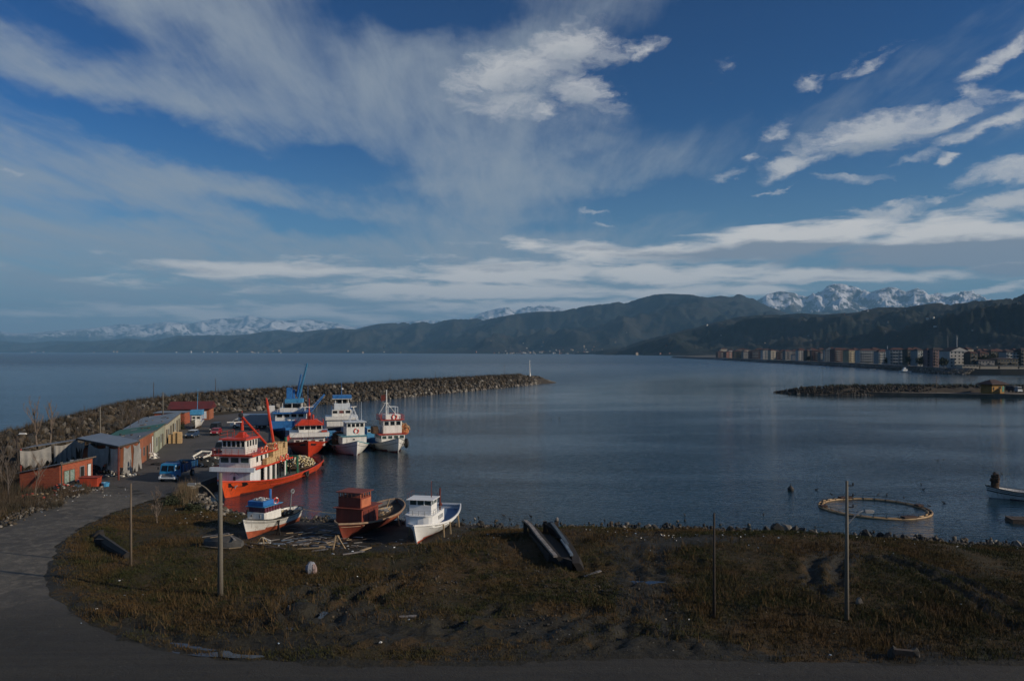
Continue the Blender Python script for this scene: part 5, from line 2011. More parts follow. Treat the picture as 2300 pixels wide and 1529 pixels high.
# 8 dark red wooden boat
Hh, LH = boat_from('beached_boat', 'unfinished dark red wooden boat with a two tier cabin, middle of three pulled ashore', (-16.9, 75.6), (-13.1, 86.2), 'boat', .34, .77)
HH = Hull(LH + .8, 4.7, 2.35, 1.85, 2.75, .05, rake=1.0, flare=.42, stern=.5, sround=.14, power=2.6, xb=.55, full=.50)
make_hull(HH, Hh, PRUST, PDR, PRUST, PDR, stripe=(.80, .86), wl=-.5, top_from=.86, m_deck=WOODD, m_rail=mat('bleached_gunwale', (.34, .23, .15), .8, .15, 3), bul=.55, rail_r=.075, rail_fl=1.3, m_in=mat('grey_inner_planks', (.11, .11, .115), .8))
rub_strake(HH, Hh, .80, mat('bleached_gunwale', (.34, .23, .15)), .045, .80, .99)
for side in (1, -1):      # fresh salmon planks towards the stern
    for k, (v0, v1) in enumerate(((.62, .72), (.73, .83), (.84, .95))):
        pts0 = [HH.pt(.06 + .40 * i / 10, v0, side) + Vector((0, side * .03, 0)) for i in range(11)]
        pts1 = [HH.pt(.06 + .40 * i / 10, v1, side) + Vector((0, side * .03, 0)) for i in range(11)]
        V_ = pts0 + pts1 + [p - Vector((0, side * .06, 0)) for p in pts0 + pts1]
        F_ = []
        for i in range(10):
            F_ += [(i, i + 1, 12 + i, 11 + i), (22 + i, 23 + i, 34 + i, 33 + i), (i, i + 1, 23 + i, 22 + i), (11 + i, 12 + i, 34 + i, 33 + i)]
        MB().add(V_, F_).build('plank', PSALM, Hh)
fh = HH.L / 2 - 2.1
c1 = cabin(Hh, (fh - 1.6, -.05, 2.7), (3.3, 3.0, 2.1), PRUST, 'lower_cabin', bevel=.03)
for k in range(3):
    MB().box((fh - .55 - k * 1.0, 1.47, 2.65), (.78, .05, 1.7)).build('door_panel', PDR, c1)
MB().box((fh - 1.7, -.05, 3.80), (3.9, 3.5, .10)).build('cabin_deck', PRUST, Hh)
c2 = cabin(Hh, (fh - 1.25, -.15, 4.5), (2.1, 2.6, 1.35), PRUST, 'wheelhouse', bevel=.03)
MB().box((fh - 1.25, 1.162, 4.42), (1.85, .03, 1.1)).build('side_panel', PSALM, c2)
mb = MB()
for k in range(6):
    mb.beam((fh - .25, -1.38 + k * .49, 5.15), (fh - .25, -1.38 + k * .49, 5.78), .07, .07)
    mb.beam((fh - 2.25, -1.38 + k * .49, 5.15), (fh - 2.25, -1.38 + k * .49, 5.78), .07, .07)
for k in range(5):
    for s_ in (-1.4, 1.1):
        mb.beam((fh - .3 - k * .47, s_, 5.15), (fh - .3 - k * .47, s_, 5.78), .07, .07)
mb.build('window_posts', PSALM, Hh)
MB().box((fh - 1.25, -.15, 5.83), (2.5, 3.0, .10)).build('wheelhouse_roof', PRUST, Hh, bevel=.03)
heap('clutter_in_boat', (-1.6, 0, 1.75), (2.2, 1.2, .42), None, 60, .16, 9, Hh, mats_=[WOODD, PGREY, WOODL, PGREY])
for k in range(5):
    MB().beam((-1 - k * .5, -.8 + k * .3, 1.9), (-2.6 - k * .3, .2 + k * .1, 2.3), .06, .14).build('loose_board', PGREY if k % 2 else WOODL, Hh)
MB().beam((-3.2, .2, 2.0), (-3.7, .4, 3.4), .06, .06).build('steering_post', WOODL, Hh)
props(Hh, HH, [(.55, .75, -1, .5), (.3, .75, 1, .3), (.3, .75, -1, .5)], WOODL)

# 9 fresh white boat
I_, LI = boat_from('beached_boat', 'freshly painted white boat with a rounded cabin and blue deck, rightmost of three pulled ashore', (-9.3, 73.2), (-7.2, 84.2), 'boat', .50, .72)
HI = Hull(LI + .4, 4.35, 2.75, 2.05, 2.55, .02, rake=.95, flare=.36, stern=.72, power=2.2, xb=.5, full=.42)
PWW = mat('fresh_white_paint', (.80, .81, .80), .35, .03, 2, grime=.06)
make_hull(HI, I_, PWW, PWW, mat('new_red_antifouling', (.40, .07, .035), .7, .1, 2), None, stripe=(.6, .62), wl=.42, m_deck=DECKB, m_rail=PWW, bul=.75, rail_r=.07, rail_fl=1.5, m_in=DECKB)
rub_strake(HI, I_, .78, PWW, .045, .3, .80)
mb = MB()
for k in range(12):
    a, b = HI.pt(1, k / 12, 1), HI.pt(1, (k + 1) / 12, 1)
    mb.beam(Vector((a.x + .05, 0, a.z)), Vector((b.x + .05, 0, b.z)), .16, .14)
mb.build('stem_post', PWW, I_)
fi = HI.L / 2 - 1.55
c1 = cabin(I_, (fi - 2.1, -.1, 2.75), (4.2, 2.9, 1.5), PWW, 'lower_cabin', nose=.7)
windows(c1, (fi - 2.1, -.1, 0), (4.2, 2.9, 0), 'port', 2.85, .28, .6, 4, fr=.04, off=-.7, span=1.7, mf=PWW)
windows(c1, (fi - 2.1, -.1, 0), (4.2, 2.9, 0), 'stbd', 2.85, .28, .6, 4, fr=.04, off=-.7, span=1.7, mf=PWW)
MB().prism([(fi - 4.1, -1.6), (fi - .5, -1.6), (fi + .1, -.9), (fi + .1, .7), (fi - .5, 1.4), (fi - 4.1, 1.4)], 3.50, 3.58).build('cabin_deck', PWW, I_)
c2 = cabin(I_, (fi - 1.75, -.1, 4.2), (1.9, 2.3, 1.25), PWW, 'wheelhouse', bevel=.05)
MB().box((fi - 1.75, -.1, 5.15), (1.75, 2.15, .66)).build('wheelhouse_glazing', GLASSG, I_)
for x in (fi - .85, fi - 1.6, fi - 2.62):
    for y in (-1.22, 1.02):
        MB().beam((x, y, 4.8), (x, y, 5.5), .09, .09).build('window_post', PWW, I_)
for y in (-.45, .28):
    MB().beam((fi - .85, y, 4.8), (fi - .85, y, 5.5), .08, .08).build('window_post', PWW, I_)
MB().box((fi - 1.75, -.1, 5.55), (2.4, 2.8, .11)).build('wheelhouse_roof', PWW, I_, bevel=.04)
railing(I_, [(fi - 3.2, 1.3, 3.58), (fi - .6, 1.3, 3.58), (fi - .2, .5, 3.58), (fi - .2, -.7, 3.58), (fi - .6, -1.5, 3.58), (fi - 3.2, -1.5, 3.58)], .62, PGREY, .014, .6, 2)
railing(I_, [(fi - 2.8, -1.4, 5.6), (fi - .7, -1.4, 5.6)], .75, PDR, .014, .7, 1, 'roof_railing')
railing(I_, [(fi - 2.8, 1.1, 5.6), (fi - 2.8, -1.4, 5.6)], .45, PDR, .014, .7, 1, 'roof_railing')
mast(I_, (fi - 2.2, .6, 5.6), 2.3, PDR, .045)
MB().tube([(fi - 3.4, 1.15, 3.5), (fi - 3.4, 1.15, 6.6)], .08, 6).build('exhaust_pipe', PDR, I_)
MB().sphere((fi - 3.4, 1.2, 4.3), (.2, .2, .32), 8, 5).build('silencer', PDR, I_)
props(I_, HI, [(.66, .85, 1, .08), (.52, .85, 1, .1), (.25, .9, 1, .15), (.6, .85, -1, .1), (.3, .85, -1, .1)], WOODL)

# ================================================================== HARBOUR SIDE: sheds, vehicles, poles
ROOFG = mat('grey_roof_sheet', (.15, .17, .20), .6, .2, .5, .012, 3, grime=.7)
ROOFB = mat('bluish_roof_sheet', (.20, .245, .29), .5, .2, .4, grime=.65)
ROOFGR = mat('green_roof_sheet', (.018, .14, .09), .55, .18, .4, grime=.5)
ROOFR = mat('red_roof_sheet', (.12, .016, .016), .55, .15, .5, grime=.3)
WCREAM = mat('cream_render', (.42, .40, .30), .85, .12, .6, grime=.45, streak=True)
WGREEN = mat('greenish_render', (.34, .37, .28), .85, .12, .6, grime=.45, streak=True)
WORANGE = mat('orange_render', (.34, .115, .055), .85, .2, .7, grime=.8, streak=True)
DARKIN = mat('dark_opening', (.012, .011, .010), .9, .2, 2)
TARP = mat('pale_tarpaulin', (.27, .265, .25), .85, .16, 1.1, col2=(.20, .20, .19), grime=.3)
WOODP = mat('weathered_pole_wood', (.16, .125, .09), .85, .2, 2.5, streak=True)
CONCP = mat('concrete_pole', (.17, .155, .125), .85, .14, 2.0, streak=True)


def brick_material():
    m = bpy.data.materials.new('hollow_brick')
    m.use_nodes = True
    m.node_tree.nodes.clear()
    t = NT(m.node_tree)
    bs = t.n('ShaderNodeBsdfPrincipled')
    out = t.n('ShaderNodeOutputMaterial')
    t.link(bs.outputs[0], out.inputs[0])
    co = t.n('ShaderNodeTexCoord').outputs['Object']
    x, y, z = t.sep(co)
    b = t.n('ShaderNodeTexBrick')
    t.link(t.comb(t.m('ADD', x, y), z, 0.0), b.inputs['Vector'])
    b.inputs['Scale'].default_value = 1.0
    b.inputs['Brick Width'].default_value = .34
    b.inputs['Row Height'].default_value = .21
    b.inputs['Mortar Size'].default_value = .014
    b.inputs['Color1'].default_value = (.40, .095, .04, 1)
    b.inputs['Color2'].default_value = (.30, .062, .03, 1)
    b.inputs['Mortar'].default_value = (.22, .13, .09, 1)
    n = t.noise(co, 1.1, 5, .65, .5)
    c = t.mix(t.m('MULTIPLY', t.ramp(n, .5, .72), .6), b.outputs['Color'], (.20, .05, .03))
    c = t.mix(t.m('MULTIPLY', t.ramp(t.noise(t.vmul(co, (.5, .5, 5)), 1.6, 4, .6), .66, .72), .6), c, (.42, .36, .30))
    t.link(c, bs.inputs['Base Color'])
    bs.inputs['Roughness'].default_value = .9
    bp = t.n('ShaderNodeBump')
    bp.inputs['Distance'].default_value = .02
    bp.invert = True
    t.link(b.outputs['Fac'], bp.inputs['Height'])
    t.link(bp.outputs[0], bs.inputs['Normal'])
    return m


BRICK = brick_material()


def shed(name, label, p0, p1, depth, h_front, h_back, m_wall, m_roof, openings=(), side_m=None, over=.3, cat='shed'):
    """front wall from p0 (near) to p1 (far), facing the quay; body lies to its left (away from the sun)"""
    a, b = Vector((*p0, ZR - .25)), Vector((*p1, ZR - .25))
    d = b - a
    L_ = d.length
    t_ = thing(name, label, cat, a, math.atan2(d.y, d.x))
    # local: x along the front, y = +depth behind
    mb = MB()
    w = .22
    hf, hb = h_front + .25, h_back + .25
    mb.box((L_ / 2, w / 2, hf / 2), (L_, w, hf))
    mb.build('front_wall', m_wall, t_)
    mb = MB()
    mb.box((L_ / 2, depth - w / 2, hb / 2), (L_, w, hb))
    mb.build('rear_wall', side_m or m_wall, t_)
    for x in (w / 2, L_ - w / 2):
        mb = MB()
        vs = []
        for xx in (x - w / 2, x + w / 2):
            vs += [(xx, w, 0), (xx, depth - w, 0), (xx, depth - w, hb - .02), (xx, w, hf - .02)]
        mb.add(vs, [(0, 1, 2, 3), (7, 6, 5, 4), (0, 4, 5, 1), (1, 5, 6, 2), (2, 6, 7, 3), (3, 7, 4, 0)])
        mb.build('end_wall', side_m or m_wall, t_)
    n = max(3, int(L_ / .9))
    for i in range(n):        # roofing sheets side by side, every second one a little proud
        x0, x1 = -over + (L_ + 2 * over) * i / n + .01, -over + (L_ + 2 * over) * (i + 1) / n - .01
        e = .012 * (i % 2)
        s_ = (hf - hb) / depth
        vs = [(x0, -over, hf + s_ * over + e), (x1, -over, hf + s_ * over + e), (x1, depth + over, hb - s_ * over + e), (x0, depth + over, hb - s_ * over + e)]
        vs += [(x, y, z + .05) for x, y, z in vs]
        MB().add(vs, [(3, 2, 1, 0), (4, 5, 6, 7), (0, 1, 5, 4), (1, 2, 6, 5), (2, 3, 7, 6), (3, 0, 4, 7)]).build('roof_sheet', m_roof, t_)
    r9 = random.Random(int(L_ * 10))
    for k in range(int(L_ / 2.2)):
        x_, y_ = r9.uniform(.3, L_ - .3), r9.uniform(.4, depth - .4)
        zz = hf + (hb - hf) * y_ / depth + .07
        if k % 3 == 0:
            MB().add([(x_, y_, zz), (x_ + 1.3, y_ + .1, zz), (x_ + 1.2, y_ + 1.1, zz + (hb - hf) / depth * 1.0), (x_ - .1, y_ + 1.0, zz + (hb - hf) / depth * 1.0)] + [(x_, y_, zz + .03), (x_ + 1.3, y_ + .1, zz + .03), (x_ + 1.2, y_ + 1.1, zz + .03 + (hb - hf) / depth), (x_ - .1, y_ + 1.0, zz + .03 + (hb - hf) / depth)],
                     [(3, 2, 1, 0), (4, 5, 6, 7), (0, 1, 5, 4), (1, 2, 6, 5), (2, 3, 7, 6), (3, 0, 4, 7)]).build('patch_sheet', r9.choice((PDR, STEEL, WOODD, PGREY)), t_)
        else:
            MB().box((x_, y_, zz + .06), (.4, .2, .18), rz=r9.uniform(0, 3)).build('weight_block', r9.choice((WOODD, PGREY, CONCP)), t_)
    mb = MB()
    mb.box((L_ / 2, -over - .03, hf + (hf - hb) / depth * over - .04), (L_ + 2 * over, .05, .16))
    mb.build('eaves_board', WOODP, t_)
    for (kind, x, w_, z0, z1, m_) in openings:
        mb = MB()
        zc, hh_ = (z0 + z1) / 2 + .25, z1 - z0
        mb.box((x, -.02, zc), (w_, .06, hh_))
        o = mb.build(kind, m_, t_)
        fr = MB()
        for s_ in (-1, 1):
            fr.box((x + s_ * (w_ / 2 + .04), -.04, zc), (.08, .10, hh_ + .16))
        fr.box((x, -.04, zc + hh_ / 2 + .04), (w_, .10, .08))
        fr.build('frame', PGREY if kind == 'window' else WOODP, o)
    return t_


brick = shed('brick_shed', 'low red brick shed with a grey sloping roof beside the road at far left', (-58.3, 99.0), (-57.9, 106.0), 5.4, 3.25, 2.15, BRICK, ROOFG,
             [('door', 1.35, 1.0, 0, 2.2, mat('striped_door', (.30, .34, .32), .6, .3, 5, col2=(.10, .20, .16))), ('door', 2.5, .9, .0, 2.2, mat('striped_door', (.30, .34, .32))), ('window', 4.6, .8, 1.0, 2.3, DARKIN), ('door', 6.2, .7, .2, 2.4, PWB)])
shed('orange_shed', 'orange section at the near end of the long shed row, with a grey roof', (-57.9, 118.5), (-61.6, 132), 7.5, 4.2, 3.2, WORANGE, ROOFG,
     [('door', 2.2, 1.6, 0, 2.5, mat('lilac_poster', (.32, .33, .45), .7, .2, 2)), ('window', 5.4, .9, 1.1, 2.4, DARKIN), ('door', 8.3, 1.1, 0, 2.3, DARKIN), ('door', 10.7, .9, 0, 2.4, mat('lilac_door', (.50, .45, .50), .7)), ('door', 12.7, 1.2, 0, 3.4, PW)])
shed('green_roofed_shed', 'pale green section of the shed row under a bright green roof', (-61.9, 133), (-66.1, 146), 7.5, 4.1, 3.1, WGREEN, ROOFGR,
     [('window', 2.6, .9, 1.2, 2.6, DARKIN), ('door', 5.6, 1.0, 0, 2.4, mat('green_door', (.10, .20, .13), .6)), ('window', 8.4, .9, 1.2, 2.6, DARKIN), ('door', 11, 1.0, 0, 2.4, DARKIN)])
shed('cream_shed', 'long cream section at the far end of the shed row, with a bluish roof', (-66.4, 147), (-76.0, 176), 7.5, 3.9, 2.9, WCREAM, ROOFB,
     [('door', 2.5, 1.4, 0, 2.6, DARKIN), ('window', 6, 1.2, 1.1, 2.4, DARKIN), ('door', 10, 1.5, 0, 2.7, DARKIN), ('door', 14.5, 1.8, 0, 2.7, DARKIN), ('window', 18.5, 1.0, 1.1, 2.4, mat('blue_shutter', (.08, .14, .25), .6)), ('door', 22.5, 1.8, 0, 2.7, DARKIN), ('door', 27, 1.5, 0, 2.7, DARKIN)])

# red roofed house at the far end of the quay
hr = thing('red_roofed_house', 'orange walled house with a dark red gable roof at the root of the breakwater', 'house', (-84.5, 203, ZR - .2), R(12))
mb = MB()
mb.box((0, 0, 1.6), (9.6, 6.5, 3.2))
mb.build('wall', WORANGE, hr)
mb = MB()
mb.add([(-5.4, -4, 3.1), (5.4, -4, 3.1), (5.4, 4, 3.1), (-5.4, 4, 3.1), (-5.4, 0, 4.9), (5.4, 0, 4.9)], [(0, 1, 5, 4), (2, 3, 4, 5), (0, 4, 3), (1, 2, 5), (3, 2, 1, 0)])
mb.build('roof', ROOFR, hr)
for x, m_ in ((-3.4, DARKIN), (-1, PBL2), (1.4, DARKIN), (3.6, PWB)):
    MB().box((x, -3.28, 1.5), (1.0, .08, 1.9)).build('window' if m_ is DARKIN else 'door', m_, hr)
an = thing('annex_shed', 'small brick lean-to with a pale blue roof beside the red roofed house', 'shed', (-84.0, 190, ZR - .2), R(8))
MB().box((0, 0, 1.5), (7, 5, 3.0)).build('wall', BRICK, an)
MB().box((0, 0, 3.1), (7.6, 5.6, .14)).build('roof', ROOFB, an)
MB().box((2, -2.52, 1.2), (1.1, .06, 2.1)).build('door', PBL2, an)

# ------------------------------------------------------------------ canopy with hanging tarpaulins
cA, cB, cC, cD = Vector((-67, 118.2, 5.7)), Vector((-68.2, 127.5, 5.5)), Vector((-56.4, 116.2, 5.55)), Vector((-54.5, 106.4, 5.9))
cn = thing('work_canopy', 'flat grey blue sheet canopy on posts, between the brick shed and the orange shed', 'canopy', (-61, 117, ZR))
co_ = Vector(cn.location)
nn = 9
for i in range(nn):
    f0, f1 = i / nn + .001, (i + 1) / nn - .001
    q = [cA.lerp(cD, f0), cA.lerp(cD, f1), cB.lerp(cC, f1), cB.lerp(cC, f0)]
    q = [p - co_ + Vector((0, 0, .012 * (i % 2))) for p in q]
    MB().add(q + [p + Vector((0, 0, .06)) for p in q], [(3, 2, 1, 0), (4, 5, 6, 7), (0, 1, 5, 4), (1, 2, 6, 5), (2, 3, 7, 6), (3, 0, 4, 7)]).build('roof_sheet', mat('canopy_sheet', (.15, .185, .235), .5, .12, .4, grime=.35), cn)
mb = MB()
for a, b in ((cA, cD), (cD, cC), (cC, cB), (cB, cA)):
    mb.beam(a - co_ - Vector((0, 0, .12)), b - co_ - Vector((0, 0, .12)), .12, .2)
mb.build('roof_beam', WOODD, cn)
for p, m_ in ((cD + Vector((0, 0, -.1)), PDR), (cC + Vector((0, 0, -.1)), PBLK), (cA, WOODD), (cB, WOODD), (cA.lerp(cD, .5), WOODD), (cB.lerp(cC, .5), WOODD)):
    q = p - co_
    MB().tube([(q.x, q.y, -.3), (q.x, q.y, q.z - .05)], .13, 7).build('post', m_, cn)
lA = Vector((-72.4, 113.2, 4.7))
mb = MB()
q = [lA, cA + Vector((0, 0, -.3)), cB + Vector((0, 0, -.4)), Vector((-74.5, 120, 4.4))]
q = [p - co_ for p in q]
mb.add(q + [p + Vector((0, 0, .06)) for p in q], [(3, 2, 1, 0), (4, 5, 6, 7), (0, 1, 5, 4), (1, 2, 6, 5), (2, 3, 7, 6), (3, 0, 4, 7)])
mb.build('lean_to_sheet', ROOFG, cn)
MB().tube([(lA.x - co_.x, lA.y - co_.y, -.3), (lA.x - co_.x, lA.y - co_.y, lA.z - ZR)], .12, 6).build('post', PRED2, cn)


def drape(a, b, drop, label, seed, m_=None, sag=.35, n=22, rows=9, ragged=.5):
    """cloth hung from a to b"""
    r2 = random.Random(seed)
    a, b = Vector(a), Vector(b)
    d = (b - a)
    nrm = Vector((d.y, -d.x, 0)).normalized()
    ph, fr = r2.uniform(0, 6), r2.uniform(2.5, 4.5)
    dr = [drop * (1 - ragged * (.5 + .5 * math.sin(ph + i * fr / 4)) * r2.uniform(.5, 1)) for i in range(n + 1)]
    V_, F_ = [], []
    for s_ in (0, .03):
        for i in range(n + 1):
            f = i / n
            base = a.lerp(b, f) - Vector((0, 0, sag * 4 * f * (1 - f)))
            for j in range(rows + 1):
                g = j / rows
                off = (math.sin(ph + f * 6.3 * fr) * .16 + math.sin(ph * 2 + f * 29) * .06) * g ** .6 + math.sin(g * 3 + f * 5) * .07
                V_.append(base + nrm * (off + s_) + Vector((0, 0, -dr[i] * g)))
    R_ = rows + 1
    for s_ in (0, 1):
        o = s_ * (n + 1) * R_
        for i in range(n):
            for j in range(rows):
                q = (o + i * R_ + j, o + i * R_ + j + 1, o + (i + 1) * R_ + j + 1, o + (i + 1) * R_ + j)
                F_.append(q if s_ else q[::-1])
    mb = MB()
    mb.v = [tuple(v) for v in V_]
    mb.f = F_
    mb.mi = [0] * len(F_)
    o = mb.build('tarpaulin', m_ or TARP, None, smooth=True)
    return tag(o, label, 'tarpaulin')


e = Vector((0, -.25, -.2))
drape(lA + e, (cA + Vector((0, 0, -.35))).lerp(lA, .45) + e, 2.6, 'grey tarpaulin hanging below the lean-to, left piece beside the red post', 1, ragged=.35)
drape((cA + Vector((0, 0, -.35))).lerp(lA, .40) + e, cA + e, 2.9, 'grey tarpaulin hanging below the lean-to, right piece at the canopy corner', 2, ragged=.3)
drape(cA.lerp(cD, .03) + e, cA.lerp(cD, .22) + e, 2.4, 'narrow torn tarpaulin strip hanging at the left end of the canopy edge', 3, ragged=.8)
drape(cA.lerp(cD, .35) + e, cA.lerp(cD, .80) + e, 3.1, 'large sagging tarpaulin across the middle of the canopy edge', 4, sag=.6, ragged=.35)
drape(cA.lerp(cD, .70) + e + Vector((0, .5, 0)), cA.lerp(cD, 1.0) + e + Vector((0, .5, 0)), 3.7, 'pale ribbed tarpaulin hanging by the red corner post of the canopy', 5, m_=mat('pale_ribbed_tarp', (.50, .49, .44), .8, .15, 1.5, grime=.3), ragged=.25)
drape(cD.lerp(cC, .15) + Vector((.25, 0, -.2)), cD.lerp(cC, .5) + Vector((.25, 0, -.2)), 3.9, 'torn tarpaulin on the quay side of the canopy, near the red corner post', 6, ragged=.75)
drape(cD.lerp(cC, .58) + Vector((.25, 0, -.2)), cD.lerp(cC, .95) + Vector((.25, 0, -.2)), 4.0, 'torn tarpaulin on the quay side of the canopy, near the black corner post', 7, ragged=.8)


def trash(name, label, c, s, n, blob, seed, mats_, cat='rubbish heap', rz=0):
    o = heap(name, c, s, None, n, blob, seed, mats_=mats_, squash=.5)
    o.rotation_euler = (0, 0, rz)
    return tag(o, label, cat)


RB = [WOODD, PW, SALMON_BOX, PGREY, WOODL, PBL]
trash('fishing_gear', 'dark heap of fishing gear and rags under the canopy', (-61.5, 112.5, ZR - .1), (3.4, 1.8, 1.3), 110, .3, 3, [NETD, NETD, PDR, PGREY, NETB])
trash('fishing_gear', 'pale rags and net spread on the ground by the canopy\'s black post', (-56.2, 110.5, ZR - .15), (2.4, 1.6, .4), 60, .28, 4, [NETD, CORKW, PGREY, NETB])
trash('fishing_gear', 'pale heap of nets on the ground left of the canopy\'s red post', (-59.3, 106.0, ZR - .15), (2.0, 1.3, .5), 50, .25, 5, [NETD, CORKW, PGREY])
trash('rubbish_heap', 'rubbish heap with white sacks against the front of the brick shed', (-57.4, 98.4, ZR - .1), (1.6, 1.2, 1.0), 70, .24, 6, [WOODD, PW, SALMON_BOX, PGREY, NETD])
trash('rubbish_heap', 'low heap of broken planks and rubbish beside the road below the brick shed', (-58.0, 94.2, ZR - .25), (3.0, 1.4, .6), 90, .25, 7, [WOODD, WOODL, SALMON_BOX, PGREY, NETB])
trash('rubbish_heap', 'scattered rubble and litter along the left edge of the road', (-62.5, 90.5, ZR - .3), (4.2, 1.3, .5), 110, .22, 8, [NETB, WOODL, M_rock[2], M_rock[0], PW])
trash('net_heap', 'dark net heap with a looped white float line at the quay edge', (-48.3, 121, ZR - .1), (2.6, 3.4, 1.5), 150, .22, 9, [NETD, NETD, NETD, CORKW, NETB, PGREY], 'fishing net')
mb = MB()
loop = [(-48.9, 118.6, 2.1), (-49.7, 119.6, 2.7), (-49.0, 121.3, 3.3), (-47.6, 121.6, 3.2), (-47.2, 120.2, 2.9), (-48.0, 119.3, 2.6)]
mb.tube(loop, .16, 6)
o = mb.build('float_line', CORKW, None)
tag(o, 'thick white float line curled over the dark net heap', 'float line')
trash('net_heap', 'small brown net bundle on the quay beside the dark net heap', (-49.8, 126.5, ZR - .1), (1.9, 1.6, 1.1), 60, .25, 10, [NETB, NETB, PDR, CORKW], 'fishing net')
trash('net_heap', 'brown net spread flat on the quay left of the blue truck', (-54.0, 121.5, ZR - .15), (3.4, 1.3, .38), 70, .3, 12, [NETD, NETB, NETD], 'fishing net')
trash('sack_pile', 'pale drum and sacks in front of the orange shed', (-60.0, 128.2, ZR - .1), (.9, .8, 1.2), 20, .3, 14, [CORKW, PW, PGREY], 'sacks')
trash('gear_pile', 'dark gear heap before the cream shed, next to the crate stack', (-67.0, 152.5, ZR - .1), (1.5, 1.4, 1.5), 40, .3, 15, [NETD, WOODD, PDR], 'gear heap')

# skip, tubs, board by the brick shed
sk = thing('rubbish_skip', 'orange red steel skip standing in front of the brick shed', 'skip', (-55.3, 100.8, ZR), R(8))
mb = MB()
mb.prism([(-1.0, -.7), (1.0, -.7), (1.0, .7), (-1.0, .7)], .12, 1.35, top=[(-1.12, -.78), (1.12, -.78), (1.12, .78), (-1.12, .78)])
mb.build('bin', mat('skip_paint', (.42, .055, .022), .6, .15, 1.5, grime=.4), sk)
mb = MB()
for s_ in (-1, 1):
    mb.box((0, s_ * .82, 1.36), (2.4, .07, .09))
    mb.box((s_ * 1.17, 0, 1.36), (.07, 1.56, .09))
mb.build('rim', PDR, sk)
MB().box((0, 0, 1.22), (2.0, 1.35, .06)).build('lid', PDR, sk)
for x in (-.8, .8):
    MB().box((x, 0, .06), (.14, 1.2, .12)).build('runner', PBLK, sk)


def tub(p, m_, label, r=.5, h=.7):
    mb = MB()
    n = 12
    V_, F_ = [], []
    for (rr_, z) in ((r * .8, 0), (r, h), (r * 1.07, h), (r * 1.07, h - .06), (r * .93, h - .02), (r * .74, .06)):
        for k in range(n):
            a = 2 * math.pi * k / n
            V_.append((rr_ * math.cos(a), rr_ * math.sin(a), z))
    order = [0, 1, 2]
    for i, j in ((0, 1), (1, 2), (4, 2), (4, 5)):
        for k in range(n):
            F_.append((i * n + k, i * n + (k + 1) % n, j * n + (k + 1) % n, j * n + k))
    F_.append(tuple(range(n)))
    F_.append(tuple(range(5 * n, 6 * n)))
    mb.add(V_, F_)
    o = mb.build('plastic_tub', m_, None)
    o.location = p
    return tag(o, label, 'tub')


tub((-57.0, 101.8, ZR), PBL, 'blue plastic tub by the brick shed, left of the red skip', .6, .8)
tub((-56.3, 99.6, ZR), PBL2, 'light blue plastic tub in front of the red skip', .45, .55)
tub((-53.6, 101.3, ZR), PBL2, 'light blue tub on the road side of the red skip', .5, .55)
o = MB().beam((-56.3, 95.9, ZR + .12), (-54.6, 98.0, ZR + .30), .40, .08).build('white_board', PWB, None)
tag(o, 'white board lying at the road edge before the brick shed', 'board')
o = MB().tube([(-57.5, 98.0, 4.6), (-56.3, 96.0, ZR - .1)], .10, 6).build('leaning_post', WOODD, None)
tag(o, 'dark post leaning against the corner of the brick shed', 'post')

# crate stacks on the quay
cm2 = crate_mesh(.8, .6, .42, WOODC, 'B')
for ix in range(3):
    for iy in range(3):
        for iz in range(5 - (iy == 2) - (ix == 0)):
            o = inst('fish_crate', cm2, None, (-66.2 + ix * .86 - .25 * iy, 149.0 + iy * .66, ZR + .02 + iz * .43), (0, 0, R(20) + random.uniform(-.05, .05)))
            tag(o, 'pale wooden crate in the block stacked before the cream shed', 'crate', 'crates stacked on the quay')


# ------------------------------------------------------------------ vehicles
def wheel(parent, p, r=.45, w_=.24, rim=None):
    t_ = MB().tube([(p[0], p[1] - w_ / 2, p[2]), (p[0], p[1] + w_ / 2, p[2])], r, 14).build('wheel', RUB, parent, smooth=False)
    MB().tube([(p[0], p[1] - w_ / 2 - .012, p[2]), (p[0], p[1] + w_ / 2 + .012, p[2])], r * .55, 10).build('rim', rim or PGREY, t_)
    return t_


TBL = mat('truck_blue', (.020, .20, .42), .35, .1, 1.5, grime=.25)
TBD = mat('truck_bed_blue', (.012, .065, .15), .5, .15, 1.5, grime=.35)
LAMPG = mat('headlight_glass', (.75, .75, .70), .1, .05, 2)
tr = thing('flatbed_truck', 'old bright blue truck with a dark blue high sided bed, parked facing the viewer', 'truck', (-46.9, 107.6, ZR + .012), R(-91))
# local +x = forward
mb = MB()
prof = [(1.15, .55), (3.05, .55), (3.10, 1.25), (2.98, 1.45), (2.72, 2.30), (2.45, 2.46), (1.35, 2.48), (1.15, 2.35)]
mb.add([(x, -1.08, z) for x, z in prof] + [(x, 1.08, z) for x, z in prof], [tuple(range(8)), tuple(range(15, 7, -1))] + [(i, (i + 1) % 8, (i + 1) % 8 + 8, i + 8) for i in range(8)])
cab = mb.build('cab', TBL, tr, bevel=.07)
wsb = MB().add([(2.99, -.88, 1.50), (2.99, .88, 1.50), (2.76, .80, 2.22), (2.76, -.80, 2.22), (2.90, -.88, 1.47), (2.90, .88, 1.47), (2.67, .80, 2.20), (2.67, -.80, 2.20)],
               [(0, 1, 2, 3), (7, 6, 5, 4), (0, 4, 5, 1), (1, 5, 6, 2), (2, 6, 7, 3), (3, 7, 4, 0)]).build('windscreen', GLASS, tr)
MB().beam((3.005, 0, 1.47), (2.775, 0, 2.24), .05, .05).build('screen_pillar', TBL, tr)
